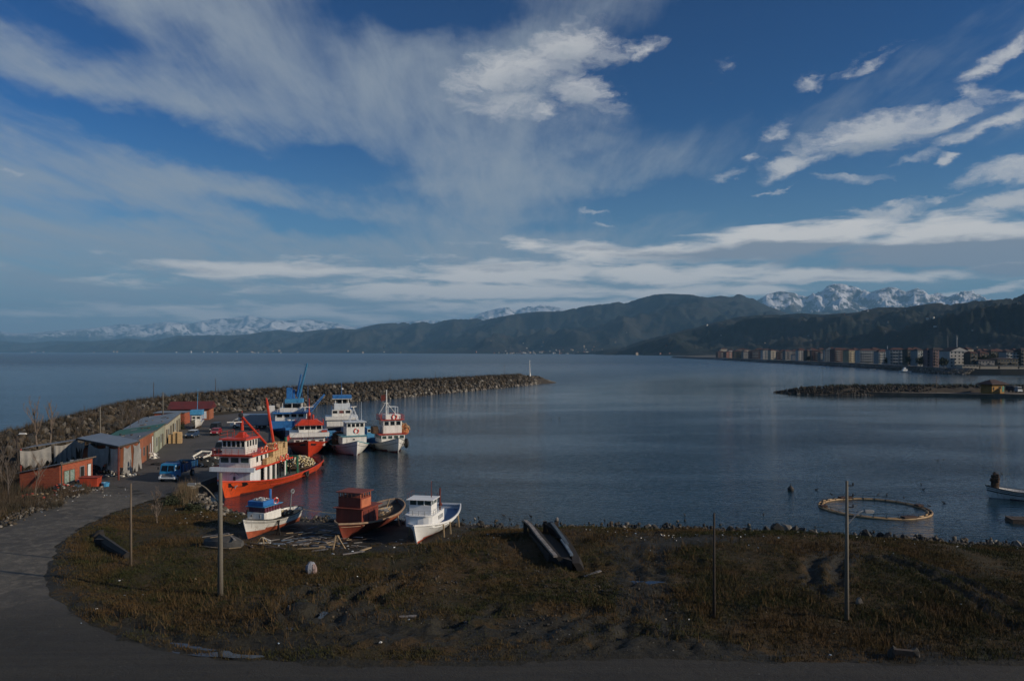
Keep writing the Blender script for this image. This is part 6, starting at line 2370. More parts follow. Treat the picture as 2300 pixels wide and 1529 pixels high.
for s_ in (1, -1):
    MB().box((2.0, s_ * 1.085, 1.85), (1.05, .03, .55)).build('side_window', GLASS, tr)
    MB().tube([(3.06, s_ * .82, .95), (3.14, s_ * .82, .95)], .13, 10).build('headlight', LAMPG, tr)
    MB().box((3.06, s_ * 1.22, 1.9), (.06, .16, .34)).build('mirror', PBLK, tr)
    MB().box((2.95, s_ * .98, .62), (.55, .30, .40)).build('wing', PWB, tr, bevel=.05)
MB().box((3.10, 0, .95), (.05, 1.25, .42)).build('grille', PGREY, tr)
MB().box((3.16, 0, .58), (.14, 2.1, .20)).build('bumper', PWB, tr, bevel=.03)
mb = MB()
mb.box((-.9, 0, .86), (6.0, .9, .18))
mb.build('chassis', PBLK, tr)
mb = MB()
mb.box((-1.45, 0, 1.12), (4.9, 2.3, .12))
mb.build('bed_floor', TBD, tr)
for s_ in (1, -1):
    for k in range(3):
        MB().box((-1.45, s_ * 1.17, 1.36 + k * .33), (4.9, .06, .30)).build('side_board', TBD, tr)
    for k in range(5):
        MB().box((-3.8 + k * 1.17, s_ * 1.225, 1.6), (.10, .06, 1.1)).build('stake', PBL, tr)
MB().box((.98, 0, 1.85), (.08, 2.3, 1.4)).build('headboard', TBD, tr)
MB().box((-3.93, 0, 1.68), (.07, 2.26, .96)).build('tailgate', TBD, tr)
for x in (2.35, -2.6):
    for s_ in (1, -1):
        wheel(tr, (x, s_ * .98, .46), .46, .28)
heap('load', (-1.6, 0, 1.3), (2.0, .95, .75), None, 40, .25, 2, tr, mats_=[NETD, NETD, NETB])


def car(label, p, yaw, m_, L_=4.2, van=False, roof=None):
    t_ = thing('parked_van' if van else 'parked_car', label, 'van' if van else 'car', (p[0], p[1], ZR + .012), yaw)
    h = 1.95 if van else 1.42
    f = L_ / 2
    prof = [(-f, .35), (f, .35), (f, .70), (f - .15, .85), (f - (.45 if van else 1.1), .98), (f - (1.1 if van else 1.75), h - .1), (f - (1.4 if van else 2.05), h), (-f + (.15 if van else .75), h), (-f + .05 if van else -f + .25, 1.0), (-f, .85)]
    n = len(prof)
    mb = MB()
    mb.add([(x, -.84 + (.1 if z > 1 else 0), z) for x, z in prof] + [(x, .84 - (.1 if z > 1 else 0), z) for x, z in prof], [tuple(range(n)), tuple(range(2 * n - 1, n - 1, -1))] + [(i, (i + 1) % n, (i + 1) % n + n, i + n) for i in range(n)])
    mb.build('body', m_, t_, bevel=.05)
    a, b = Vector((prof[4][0], 0, prof[4][1])), Vector((prof[5][0], 0, prof[5][1]))
    nrm = Vector(((b - a).z, 0, -(b - a).x)).normalized() * .02
    q = [a.lerp(b, .1) + nrm + Vector((0, -.68, 0)), a.lerp(b, .1) + nrm + Vector((0, .68, 0)), a.lerp(b, .92) + nrm + Vector((0, .64, 0)), a.lerp(b, .92) + nrm + Vector((0, -.64, 0))]
    MB().add(q + [v - nrm * 1.5 for v in q], [(0, 1, 2, 3), (7, 6, 5, 4), (0, 4, 5, 1), (1, 5, 6, 2), (2, 6, 7, 3), (3, 7, 4, 0)]).build('windscreen', GLASS, t_)
    for s_ in (1, -1):
        MB().box((f - 2.3, s_ * .765, (1 + h) / 2), (1.1, .03, h - 1.15)).build('side_window', GLASS, t_)
        MB().box((f - 3.4 if not van else f - 3.5, s_ * .765, (1 + h) / 2), (.8, .03, h - 1.15)).build('side_window', GLASS, t_)
        MB().box((f - .01, s_ * .62, .66), (.06, .32, .15)).build('headlight', LAMPG, t_)
        for x in (f - .8, -f + .8):
            wheel(t_, (x, s_ * .76, .31), .31, .2)
    MB().box((f + .03, 0, .45), (.10, 1.62, .18)).build('bumper', PBLK, t_)
    if roof:
        MB().box((-f / 2 + .4, 0, h + .03), (L_ * .55, 1.35, .05)).build('roof_panel', roof, t_)
    return t_


car('dark red car parked on the quay beyond the orange carrier', (-63.4, 164.5), R(-80), mat('car_red', (.30, .02, .03), .3, .08, 2), 4.2)
car('dark blue car with a pale cover over its roof, parked by the crate stack', (-66.4, 159.5), R(-85), mat('car_navy', (.03, .06, .12), .35, .1, 2), 4.3, False, PWB)
car('dark van with a pale roof parked behind the carrier\'s wheelhouse', (-51.4, 136.5), R(-88), mat('van_dark', (.04, .055, .075), .4, .1, 2), 4.6, True, PWB)
car('black van parked left of the red car', (-66.2, 171.5), R(-82), mat('van_black', (.016, .018, .022), .4, .1, 2), 4.4, True)
# white box truck across the quay end
bt = thing('box_truck', 'grey white box truck with a sloping cab, parked across the far end of the quay', 'truck', (-60.6, 178.5, ZR + .012), R(180))
MB().box((-1.1, 0, 2.0), (6.4, 2.4, 2.4)).build('cargo_box', mat('box_grey', (.27, .31, .36), .5, .08, .6, grime=.2), bt, bevel=.04)
MB().box((-1.1, 0, 3.24), (6.5, 2.46, .08)).build('box_top', PWB, bt)
prof = [(2.3, .5), (4.6, .5), (4.65, 1.2), (3.6, 2.1), (2.9, 2.5), (2.3, 2.5)]
MB().add([(x, -1.0, z) for x, z in prof] + [(x, 1.0, z) for x, z in prof], [tuple(range(6)), tuple(range(11, 5, -1))] + [(i, (i + 1) % 6, (i + 1) % 6 + 6, i + 6) for i in range(6)]).build('cab', PW, bt, bevel=.05)
for s_ in (1, -1):
    MB().box((3.2, s_ * 1.01, 1.75), (.8, .03, .5)).build('side_window', GLASS, bt)
    for x in (3.5, -2.8, -1.8):
        wheel(bt, (x, s_ * .95, .45), .45, .26)
MB().box((-.8, 0, .7), (7.0, .8, .16)).build('chassis', PBLK, bt)
MB().box((-4.34, 0, 2.0), (.05, 2.2, 2.2)).build('rear_door', PGREY, bt)

# motorcycle by the nets
mc = thing('motorcycle', 'red motorcycle parked beside the dark net heap on the quay', 'motorcycle', (-49.4, 115.2, ZR + .012), R(-70))
for x in (-.65, .65):
    w_ = MB().torus((x, 0, .33), .27, .06, Matrix.Rotation(R(90), 3, 'X'), 16, 6).build('wheel', RUB, mc)
mb = MB()
mb.beam((-.65, 0, .33), (.0, 0, .55), .06, .06)
mb.beam((.65, 0, .33), (.42, 0, .95), .06, .06)
mb.beam((.0, 0, .5), (.42, 0, .85), .08, .08)
mb.build('frame', PBLK, mc)
MB().sphere((.15, 0, .82), (.28, .15, .15), 10, 6).build('tank', PRED2, mc)
MB().box((-.35, 0, .82), (.6, .24, .12)).build('seat', PBLK, mc, bevel=.04)
MB().box((-.02, 0, .48), (.34, .28, .3)).build('engine', PGREY, mc, bevel=.04)
MB().tube([(.42, -.35, 1.02), (.46, 0, .98), (.42, .35, 1.02)], .02, 5).build('handlebar', PGREY, mc)
MB().sphere((.52, 0, .88), (.09, .1, .1), 8, 5).build('headlight', LAMPG, mc)

# small boat standing ashore by the red roofed house
sb = thing('boat_ashore', 'small white boat with a light blue canopy standing ashore near the red roofed house', 'boat', (-73.2, 178.5, ZR), R(-75))
HS = Hull(6.5, 2.6, 2.3, 1.7, 1.7, -.35, rake=.6, flare=.35)
make_hull(HS, sb, PW, PW, PDR, None, stripe=(.6, .62), wl=.4, bul=.3)
cs = cabin(sb, (.4, 0, 2.4), (2.4, 2.0, 1.5), PW)
windows(cs, (.4, 0, 0), (2.4, 2.0, 0), 'front', 2.6, .7, .55, 2)
windows(cs, (.4, 0, 0), (2.4, 2.0, 0), 'port', 2.6, .6, .55, 3)
MB().box((.2, 0, 3.75), (3.4, 2.7, 1.1)).build('canopy', PBL2, sb, bevel=.06)
for x in (-1.4, 1.8):
    for y in (-1.2, 1.2):
        MB().tube([(x, y, 1.6), (x, y, 3.3)], .05, 5).build('canopy_post', PBL, sb)
mast(sb, (-.4, 0, 4.2), 5.2, PBL2, .07, lean=-1.2)
for x in (-1.6, 1.6):
    MB().box((x, 0, .3), (.3, 1.6, .5)).build('cradle', WOODD, sb)


# ------------------------------------------------------------------ poles
def pole(name, label, bpx, tpy, r0, m_, zb=None, cat='pole', d=None, arms=(), lean=0.0, r1=None):
    if d is None:
        z = ZR if zb is None else zb
        b = gp(bpx[0], bpx[1], z)
    else:
        b = dp(bpx[0], bpx[1], d)
    h = (CAM_H - (tpy - HY) / F * b.y) - b.z
    t_ = thing(name, label, cat, b)
    MB().tube([(0, 0, -.6), (lean * .5, 0, h * .5), (lean, 0, h)], [r0, r0 * .8, r1 or r0 * .62], 10).build('shaft', m_, t_, smooth=True)
    return t_, h


def lamp_arm(t_, h, dx, dz, rise, m_=STEEL):
    pts = []
    for i in range(9):
        a = i / 8
        pts.append((dx * a, 0, h - dz + (rise) * math.sin(a * math.pi / 2)))
    MB().tube(pts, .055, 6).build('lamp_arm', m_, t_)
    e_ = pts[-1]
    s_ = 1 if dx > 0 else -1
    hd = MB().box((e_[0] + s_ * .32, 0, e_[2] + .01), (.72, .26, .16), taper=(.8, .6)).build('lamp_head', PGREY, t_, bevel=.04)
    MB().box((e_[0] + s_ * .36, 0, e_[2] - .085), (.50, .18, .04)).build('lamp_glass', LAMPG, hd)


g = gp(495, 1340, 1.2)
t_, h = pole('street_lamp', 'tall grey concrete street lamp in the left foreground, arm curving left', (495, 1340), 1062, .21, CONCP, g.z, 'street lamp', r1=.13)
lamp_arm(t_, h, -1.75, 2.35, 1.55, CONCP)
t_, h = pole('street_lamp', 'slim lamp post with brackets in the right foreground, arm curving right', (1902, 1385), 1080, .15, CONCP, 1.3, 'street lamp', r1=.085)
lamp_arm(t_, h, 1.15, 2.95, .95, STEEL)
for k in range(4):
    MB().box((.22, 0, h - .3 - k * .72), (.42, .07, .07)).sphere((.42, 0, h - .2 - k * .72), (.06, .06, .12), 6, 4).build('insulator_bracket', PBLK, t_)
pole('wooden_pole', 'bare wooden pole standing on the grass left of the concrete street lamp', (294, 1268), 1085, .115, WOODP, 1.35)
pole('wooden_pole', 'dark bare pole at right of centre on the waste ground', (1604, 1380), 1152, .105, mat('tarred_wood', (.045, .035, .028), .85, .2, 2), 1.3)
t_, h = pole('utility_pole', 'concrete utility pole behind the grey blue canopy, with two short crossarms', (225, 1000), 914, .16, CONCP, None, 'utility pole', d=140)
for k in (0, 1):
    MB().box((0, 0, h - .3 - k * .9), (1.3, .1, .1)).build('crossarm', WOODD, t_)
t_, h = pole('utility_pole', 'concrete utility pole rising behind the cream shed', (366, 955), 880, .16, CONCP, None, 'utility pole', d=176)
MB().box((0, 0, h - .4), (1.3, .1, .1)).build('crossarm', WOODD, t_)
pole('utility_pole', 'thin dark pole on the breakwater behind the shed row', (345, 897), 858, .12, WOODD, None, 'utility pole', d=225)
pole('utility_pole', 'thin dark pole at the root of the long breakwater, left of the blue crane', (484, 880), 850, .12, WOODD, None, 'utility pole', d=262)
for x, yb, yt, d_, w_ in ((876, 861, 838, 318, 'first thin pole on the breakwater beyond the moored boats'), (978, 857, 833, 360, 'second thin pole on the breakwater beyond the moored boats'),
                          (1047, 850, 830, 395, 'third thin pole on the breakwater, about midway to its tip'), (1133, 846, 816, 430, 'fourth thin pole on the breakwater, left of the white beacon')):
    pole('breakwater_pole', w_, (x, yb), yt, .11, WOODD, None, 'pole', d=d_)
bc = thing('beacon', 'slim white beacon near the tip of the long breakwater', 'beacon', dp(1190, 842, 462))
MB().tube([(0, 0, -.8), (0, 0, 1.2)], [.6, .5], 8).build('base', PW, bc)
MB().tube([(0, 0, 1.2), (-.15, 0, 8.2)], [.28, .15], 8).build('column', PW, bc)
MB().tube([(-.15, 0, 8.2), (-.15, 0, 8.9)], .33, 8).build('lantern', PWB, bc)
t_, h = pole('street_lamp', 'dark street lamp at the far left edge with a pale head', (42, 1060), 975, .13, mat('tarred_wood', (.045, .035, .028)), None, 'street lamp', d=104, lean=-.3)
MB().tube([(-.3, 0, h - .2), (.1, 0, h + .02)], .04, 5).build('lamp_arm', STEEL, t_)
MB().box((.55, 0, h + .10), (1.0, .3, .18), taper=(.8, .6)).build('lamp_head', PW, t_)


# ------------------------------------------------------------------ bare trees
def bare_tree(name, label, base, h, seed, m_, r0=.12, levels=4, spread=.55, fork=.25, lean=0.0):
    r2 = random.Random(seed)
    t_ = thing(name, label, 'tree', base)
    trunk, tw = MB(), MB()
    def grow(p, d, L_, r, lv, mb_):
        n = 4
        pts = [p]
        q = p.copy()
        dd = d.copy()
        for i in range(n):
            dd = (dd + Vector((r2.uniform(-.10, .10), r2.uniform(-.10, .10), .05))).normalized()
            q = q + dd * L_ / n
            pts.append(q.copy())
        rs = [max(.010, r * (1 - .55 * i / n)) for i in range(n + 1)]
        mb_.tube(pts, rs, 5 if lv < 2 else 3, cap=False)
        if lv >= levels:
            return
        for k in range(r2.choice((3, 4, 5)) if lv else 9):
            f = r2.uniform(fork, 1) if lv == 0 else r2.uniform(.2, 1)
            i = min(int(f * n), n - 1)
            s_ = pts[i].lerp(pts[i + 1], f * n - i)
            az_ = r2.uniform(0, 6.28)
            side = Vector((math.cos(az_), math.sin(az_), 0))
            nd = (dd * (1 - spread * .6) + side * spread + Vector((0, 0, .35))).normalized()
            grow(s_, nd, L_ * r2.uniform(.38, .58) * (1.15 - f * .4), max(.012, r * .45), lv + 1, tw)
    grow(Vector((0, 0, -.3)), Vector((lean, 0, 1)).normalized(), h * .92, r0, 0, trunk)
    trunk.build('trunk', m_, t_)
    tw.build('crown', m_, t_)
    return t_


BARK = mat('pale_bark', (.20, .155, .12), .9, .2, 3)
BARKD = mat('grey_twigs', (.11, .09, .075), .9, .2, 3)
for x, yb, yt, d_, s_, lab, ln in ((84, 1004, 893, 118, 1, 'tall leafless tree with a pale trunk, left of two behind the canopy', -.10), (112, 996, 900, 121, 2, 'tall leafless tree with a thin straight trunk, right of two behind the canopy', 0.0)):
    b = dp(x, yb, d_)
    bare_tree('bare_tree', lab, b, (yb - yt) / F * d_ * .82, s_, BARK, .13, 3, .5, .30, ln)
for x, yb, h_, s_, lab in ((20, 1120, 5.5, 3, 'tangled leafless tree at the left edge beside the road'), (5, 1085, 6.0, 4, 'leafless tree cut off by the left edge of the view'), (78, 1118, 4.6, 5, 'thin sapling in front of the brick shed wall'),
                          (38, 1060, 5.0, 6, 'leafless tree behind the brick shed, next to the dark lamp'), (353, 1172, 3.2, 7, 'thin leaning sapling by the bend in the road')):
    b = gp(x, yb, 1.2)
    bare_tree('bare_tree', lab, b, h_, s_, BARK if s_ in (5, 7) else BARKD, .06 if s_ in (5, 7) else .10, 3, .6, .15)
for k, (x, y_, d_) in enumerate(((290, 955, 150), (312, 950, 158), (275, 962, 142), (178, 960, 150))):
    b = dp(x, y_ + 18, d_)
    bare_tree('bare_tree', ['thin leafless tree behind the green roofed shed', 'slender leafless tree behind the cream shed roof', 'leafless tree behind the orange shed roof, right of the utility pole', 'small leafless tree on the bank left of the utility pole'][k], b, 5.0, 20 + k, BARKD, .07, 3, .5, .2)


def leafy_bush(label, c, s, seed, n=900, m_=M_scrub_g):
    r2 = np.random.default_rng(seed)
    u = r2.normal(size=(n, 3))
    u /= np.linalg.norm(u, axis=1)[:, None]
    u[:, 2] = np.abs(u[:, 2])
    lob = .72 + .35 * np.sin(u[:, 0] * 5 + seed) * np.cos(u[:, 1] * 4 + seed)
    p = u * np.array(s) * (lob * r2.uniform(.55, 1.05, n))[:, None] + np.array(c)
    e1, e2 = r2.normal(size=(n, 3)) * .10, r2.normal(size=(n, 3)) * .10
    V_ = np.stack([p, p + e1, p + e2], 1).reshape(-1, 3)
    o = np_mesh('bush', V_, np.arange(len(V_)).reshape(-1, 3), m_)
    return tag(o, label, 'bush')


b = gp(408, 968, ZR)
leafy_bush('dark evergreen bush beside the boat ashore, at the end of the shed row', (-76.5, 176.5, ZR), (2.6, 2.6, 3.4), 3, 1800)
for k, (x, y_, s_) in enumerate(((385, 1132, (1.8, 1.5, 1.3)), (432, 1142, (1.7, 1.2, .9)), (405, 1125, (1.3, 1.3, 1.2)))):
    b = gp(x, y_, 1.1)
    leafy_bush(['dark green bush at the bend, left of three', 'low dark green bush at the bend, nearest the street lamp', 'dark green bush at the bend, middle of three'][k], (b.x, b.y, b.z - .1), s_, 7 + k, 900)


def reed_region(r2):
    b_ = gp(r2.normal(418, 12), r2.normal(1114, 9), 1.1)
    return b_.x, b_.y, 1.1


V3, F3 = twigs(170, reed_region, .5, 2.3, 9, .5, .022, 4)
o = np_mesh('reeds', V3, F3, mat('pale_reeds', (.17, .125, .07), .9, .2, 2))
o['kind'] = 'stuff'
tag(o, 'pale dry reeds at the landward corner of the quay', 'reeds')


def left_scrub(r2):
    x = r2.uniform(-30, 205)
    y = 1092 + (205 - x) * .17 + r2.uniform(-10, 38) * (1 if x < 140 else .5)
    b_ = gp(x, y, 1.1)
    return b_.x, b_.y, b_.z


V3, F3 = twigs(900, left_scrub, .4, 1.7, 12, .55, .022, 41)
o = np_mesh('scrub', V3, F3, M_scrub)
o['kind'] = 'stuff'
tag(o, 'brown scrub and brambles before the brick shed along the road', 'scrub')

# ================================================================== SHORE DEBRIS
r6 = random.Random(66)


def on_ground(x, y, dz=0.0):
    return Vector((x, y, gz(x, y) + dz))


# boulders along the water line: things one can tell apart stay single, small ones joined
big = [(1765, 1190, 1.15, 2), (1782, 1200, .8, 3), (1745, 1203, .9, 3), (1800, 1207, .8, 3), (1825, 1205, .75, 1), (1722, 1210, .7, 3), (1830, 1190, .62, 2), (1848, 1212, .5, 3), (1700, 1206, .45, 3), (1680, 1200, .5, 3), (1660, 1208, .55, 3),
       (1642, 1215, .6, 1), (1615, 1205, .35, 3), (1938, 1200, .80, 0), (1958, 1206, .75, 3), (1978, 1212, .7, 3), (2002, 1206, .42, 3), (1945, 1218, .7, 3), (1990, 1222, .5, 3), (2030, 1222, .5, 3), (2068, 1222, .55, 3), (2113, 1216, .48, 3),
       (2140, 1228, .5, 3), (2182, 1222, .42, 3), (2225, 1214, .35, 3), (2240, 1226, .5, 3), (2285, 1228, .55, 2), (2200, 1230, .4, 3), (1450, 1190, .55, 3), (1470, 1186, .60, 3), (1490, 1192, .5, 3), (1510, 1196, .5, 1), (1430, 1196, .4, 3),
       (1245, 1176, .5, 3), (1262, 1182, .55, 3), (1300, 1186, .5, 3), (1330, 1190, .45, 1), (1120, 1190, .4, 3), (1080, 1186, .35, 3), (1160, 1192, .4, 3), (1040, 1182, .35, 3), (1655, 1178, .28, 3), (1618, 1172, .32, 3), (1395, 1192, .4, 3)]
for k, (x, y, s_, tone) in enumerate(big):
    p = gp(x, y, .35)
    o = place_stone((p.x, p.y, max(gz(p.x, p.y), -.1) + s_ * .25), s_, None, tone, 'boulder', r6)
    tag(o, 'dark wet boulder at the water line among many alike', 'boulder', 'boulders along the water line')
for nm, x, lab in ((0, 1765, 'largest pale topped boulder of the water line, left of the right hand lamp post'), (13, 1938, 'grey boulder at the water line just right of the right hand lamp post'), (6, 1830, 'light brown squarish boulder at the water line left of the right hand lamp post')):
    o = [q for q in S.objects if q.name.split('.')[0] == 'boulder'][nm]
    o['label'] = lab
pos, siz, mid = [], [], []
for k in range(2600):
    x = r6.uniform(500, 2320)
    y0 = np.interp(x, [p[0] for p in shore_px[::-1]], [p[1] for p in shore_px[::-1]])
    y = y0 + r6.gauss(1, 7 if x > 1000 else 4)
    p = gp(x, y, .15)
    s_ = r6.choice((.08, .12, .16, .22, .32)) * r6.uniform(.8, 1.2)
    pos.append((p.x, p.y, max(gz(p.x, p.y), -.12) + s_ * .2) if k % 3 == 0 else (p.x, p.y, .05 + s_ * .2 + max(0, (y - y0) * .012)))
    siz.append(s_)
    mid.append(r6.choice((3, 3, 3, 0, 1, 2 if r6.random() < .4 else 3)))
o = scatter('shingle', np.array(pos), np.array(siz), M_rock, np.array(mid))
tag(o, 'dark shingle and small stones along the water line', 'shingle')
# rubble at the quay corner
pos, siz, mid = [], [], []
for k in range(420):
    x = r6.uniform(405, 510)
    yy = np.interp(x, [405, 440, 470, 510], [1112, 1122, 1135, 1156]) + r6.gauss(2, 8)
    p = gp(x, yy, .6)
    s_ = r6.uniform(.18, .55)
    pos.append((p.x, p.y, r6.uniform(.1, 1.0)))
    siz.append(s_)
    mid.append(r6.choice((0, 1, 2, 2, 0)))
o = scatter('rubble_bank', np.array(pos), np.array(siz), M_rock, np.array(mid))
tag(o, 'pale rubble bank between the quay corner and the small beached boat', 'rubble')
# roadside stones and clods
pos, siz, mid = [], [], []
for k in range(900):
    if k < 420:
        x = r6.uniform(0, 250)
        y = np.interp(x, [0, 60, 120, 180, 225, 250], [1182, 1152, 1126, 1104, 1092, 1088]) + r6.gauss(0, 6)
    else:
        x, y = r6.choice([(1180, 1400), (900, 1330), (760, 1380), (1250, 1330), (1180, 1280), (1480, 1330), (1000, 1300), (830, 1290)])
        x += r6.gauss(0, 75)
        y += r6.gauss(0, 22)
    p = gp(x, y, 1.15)
    s_ = r6.uniform(.04, .16) if k > 420 else r6.uniform(.10, .34)
    pos.append((p.x, p.y, gz(p.x, p.y) + s_ * .3))
    siz.append(s_)
    mid.append(r6.choice((1, 3, 3, 3, 1)) if k > 420 else r6.choice((0, 1, 1, 2, 3)))
o = scatter('clods', np.array(pos), np.array(siz), M_rock, np.array(mid))
tag(o, 'earth clods and stones scattered over the waste ground and road edge', 'clods')
# litter: tiny pale scraps nobody could count
LIT = [PW, PWB, mat('litter_blue', (.30, .40, .50), .6), mat('litter_tan', (.45, .38, .26), .7)]
mb = MB()
for k in range(210):
    x, y = r6.choice([(1560, 1215, 110, 14), (1650, 1215, 120, 10), (1380, 1205, 110, 10), (2000, 1290, 260, 40), (760, 1240, 120, 16), (200, 1120, 90, 14), (500, 1270, 250, 60), (1200, 1330, 400, 60), (1900, 1400, 300, 50), (60, 1160, 50, 8), (1050, 1200, 80, 8)])[0:2] if False else (r6.uniform(20, 2290), r6.uniform(1200, 1480))
    if r6.random() < .8:
        c_ = r6.choice([(1560, 1213, 90, 10), (1650, 1208, 120, 6), (1400, 1200, 100, 6), (760, 1228, 110, 14), (200, 1112, 80, 10), (60, 1150, 40, 8), (1050, 1200, 80, 6), (430, 1165, 50, 10), (2150, 1225, 120, 4)])
        x, y = r6.gauss(c_[0], c_[2]), r6.gauss(c_[1], c_[3])
    p = gp(x, max(y, 1100), 1.1)
    z = gz(p.x, p.y)
    if z < .2:
        continue
    s_ = r6.uniform(.03, .10)
    mb.box((p.x, p.y, z + .06), (s_ * 2, s_ * r6.uniform(.8, 2), .05), rz=r6.uniform(0, 3), mi=r6.randrange(4), taper=(.6, .7))
o = mb.build('litter', LIT, None, kind='stuff')
tag(o, 'small scraps of pale litter strewn over the waste ground', 'litter')

# the two big old hull timbers leaning at the shore
GRW = mat('bleached_timber', (.26, .245, .235), .85, .18, 2.5, .03, 6, col2=(.12, .11, .10))
BLW = mat('blue_stained_timber', (.07, .10, .13), .8, .2, 2)


def plank_path(name, label, pts, w_, th, m_, cat='timber', seed=0, extra=None):
    """heavy curved plank: pts run along its upper edge; w_ hangs below"""
    mb = MB()
    P_ = [Vector(p) for p in pts]
    V_, F_ = [], []
    n = len(P_)
    for i, p in enumerate(P_):
        d = (P_[min(i + 1, n - 1)] - P_[max(i - 1, 0)]).normalized()
        s_ = Vector((d.y, -d.x, 0)).normalized() * th / 2
        wi = w_ * (.55 + .45 * math.sin(math.pi * (i + .6) / n))
        V_ += [p + s_, p - s_, p - s_ - Vector((0, 0, wi)), p + s_ - Vector((0, 0, wi))]
    for i in range(n - 1):
        for k in range(4):
            F_.append((i * 4 + k, i * 4 + (k + 1) % 4, i * 4 + 4 + (k + 1) % 4, i * 4 + 4 + k))
    F_ += [(0, 1, 2, 3), (4 * n - 1, 4 * n - 2, 4 * n - 3, 4 * n - 4)]
    mb.add(V_, F_)
    o = mb.build(name, m_, None, bevel=.02)
    return tag(o, label, cat)


def gpz(x, y, d):
    return dp(x, y, d)


wk = thing('boat_wreck', 'wreck of an old dark wooden hull with bleached planks, lying on the shore at centre', 'wreck', (2.8, 75, 0))
wo = Vector(wk.location)


def wreck_side(pts_px, name, m_, th, depth, dz):
    P_ = [dp(x, y, d) - wo for x, y, d in pts_px]
    mb = MB()
    V_, F_ = [], []
    n = len(P_)
    rows = 4
    for i, p in enumerate(P_):
        f = i / (n - 1)
        for s_ in (0, th):
            for j in range(rows + 1):
                g = j / rows
                base_z = -wo.z + gz((p + wo).x, (p + wo).y) - .1
                z = p.z * (1 - g) + (base_z - 0) * g if depth is None else p.z - depth * g
                z = max(z, base_z - .1)
                V_.append((p.x + s_ + dz * math.sin(g * 1.6), p.y, z))
    R2 = 2 * (rows + 1)
    for i in range(n - 1):
        for s_ in (0, 1):
            for j in range(rows):
                a = i * R2 + s_ * (rows + 1) + j
                F_.append((a, a + 1, a + R2 + 1, a + R2))
        a, b = i * R2, i * R2 + rows + 1
        F_.append((a, b, b + R2, a + R2))
        a, b = i * R2 + rows, i * R2 + R2 - 1
        F_.append((a, b, b + R2, a + R2))
    for i in (0, n - 1):
        for j in range(rows):
            a = i * R2 + j
            F_.append((a, a + 1, a + rows + 2, a + rows + 1))
    mb.add(V_, F_)
    return mb.build(name, m_, wk)


BLACKW = mat('black_timber', (.022, .019, .017), .9, .2, 2)  # near-black timber of the wreck and the old beam
# left strake with pale bleached face, black hull bodies below
wreck_side([(1178, 1172, 74.4), (1200, 1190, 71.6), (1215, 1210, 69), (1230, 1228, 66.8), (1247, 1250, 64.2)], 'hull_side', BLACKW, .5, None, .5)
wreck_side([(1222, 1174, 73.8), (1240, 1186, 72.2), (1258, 1205, 69.6), (1272, 1226, 67), (1284, 1248, 64.5), (1286, 1264, 63.0)], 'hull_side', BLACKW, .6, None, .4)
for k, (L_, m_, wd) in enumerate(((((1180, 1169, 74.2), (1193, 1181, 72.5), (1204, 1196, 70.6), (1215, 1210, 68.8), (1230, 1228, 66.6), (1248, 1249, 64.0)), GRW, .34),
                                  (((1238, 1172, 73.8), (1252, 1190, 71.4), (1264, 1207, 69.2), (1274, 1222, 67.2)), BLW, .30),
                                  (((1262, 1212, 68.6), (1272, 1226, 66.8), (1284, 1246, 64.4)), mat('blue_grey_timber', (.14, .19, .24), .75, .2, 2), .26))):
    P_ = [dp(*q) - wo for q in L_]
    mb = MB()
    for a, b in zip(P_[:-1], P_[1:]):
        mb.beam(a, b, wd, .16)
    mb.build('plank', m_, wk)
for k, (x, y, d, yy) in enumerate(((1180, 1192, 74.4, 1170), (1224, 1190, 74, 1170), (1234, 1190, 73.8, 1173), (1250, 1190, 73.6, 1168))):
    MB().beam(dp(x, y + 12, d) - wo, dp(x, yy, d) - wo, .38, .3).build('frame_rib', WOODD, wk)
mb = MB()
Q_ = [dp(*q) - wo for q in ((1188, 1182, 73.2), (1206, 1204, 70), (1232, 1236, 65.8), (1286, 1260, 63.4), (1264, 1216, 68.4), (1236, 1184, 72.6))]
mb.prism([(q.x, q.y) for q in Q_], .9, 1.75)
mb.build('hull_bottom', BLACKW, wk)
MB().sphere(dp(1251, 1166, 73.5) - wo, (.16, .16, .22), 7, 5).build('rib_end', GRW, wk)
for k in range(0, 5, 3):
    a = dp(1198 + k * 11, 1200 + k * 11, 71.6 - k * 1.8) - wo
    b = dp(1238 + k * 11, 1200 + k * 11, 71.3 - k * 1.8) - wo
    MB().beam(a - Vector((0, 0, .45)), b - Vector((0, 0, .6)), .22, .2).build('cross_timber', BLACKW, wk)

# the long dark beam on the left grass
p0, p1 = dp(222, 1206, 74.5), dp(286, 1262, 66)
b_ = thing('old_keel_beam', 'long dark rotting beam lying on the grass left of the bare pole', 'timber', on_ground(*((p0 + p1) / 2)[:2]))
bo2 = Vector(b_.location)
MB().tube([p0 - bo2, (p0.lerp(p1, .5)) - bo2 + Vector((0, 0, .15)), Vector((p1.x, p1.y, gz(p1.x, p1.y) + .25)) - bo2], [.42, .48, .30], 6).build('beam', BLACKW, b_)
MB().sphere(p0 - bo2, (.6, .6, .7), 7, 5, jit=.25).build('rotten_end', BLACKW, b_)
MB().beam(Vector((p0.x + .8, p0.y - 2, gz(p0.x + .8, p0.y - 2))) - bo2, p0.lerp(p1, .3) - bo2, .4, .9).build('side_plank', BLACKW, b_)

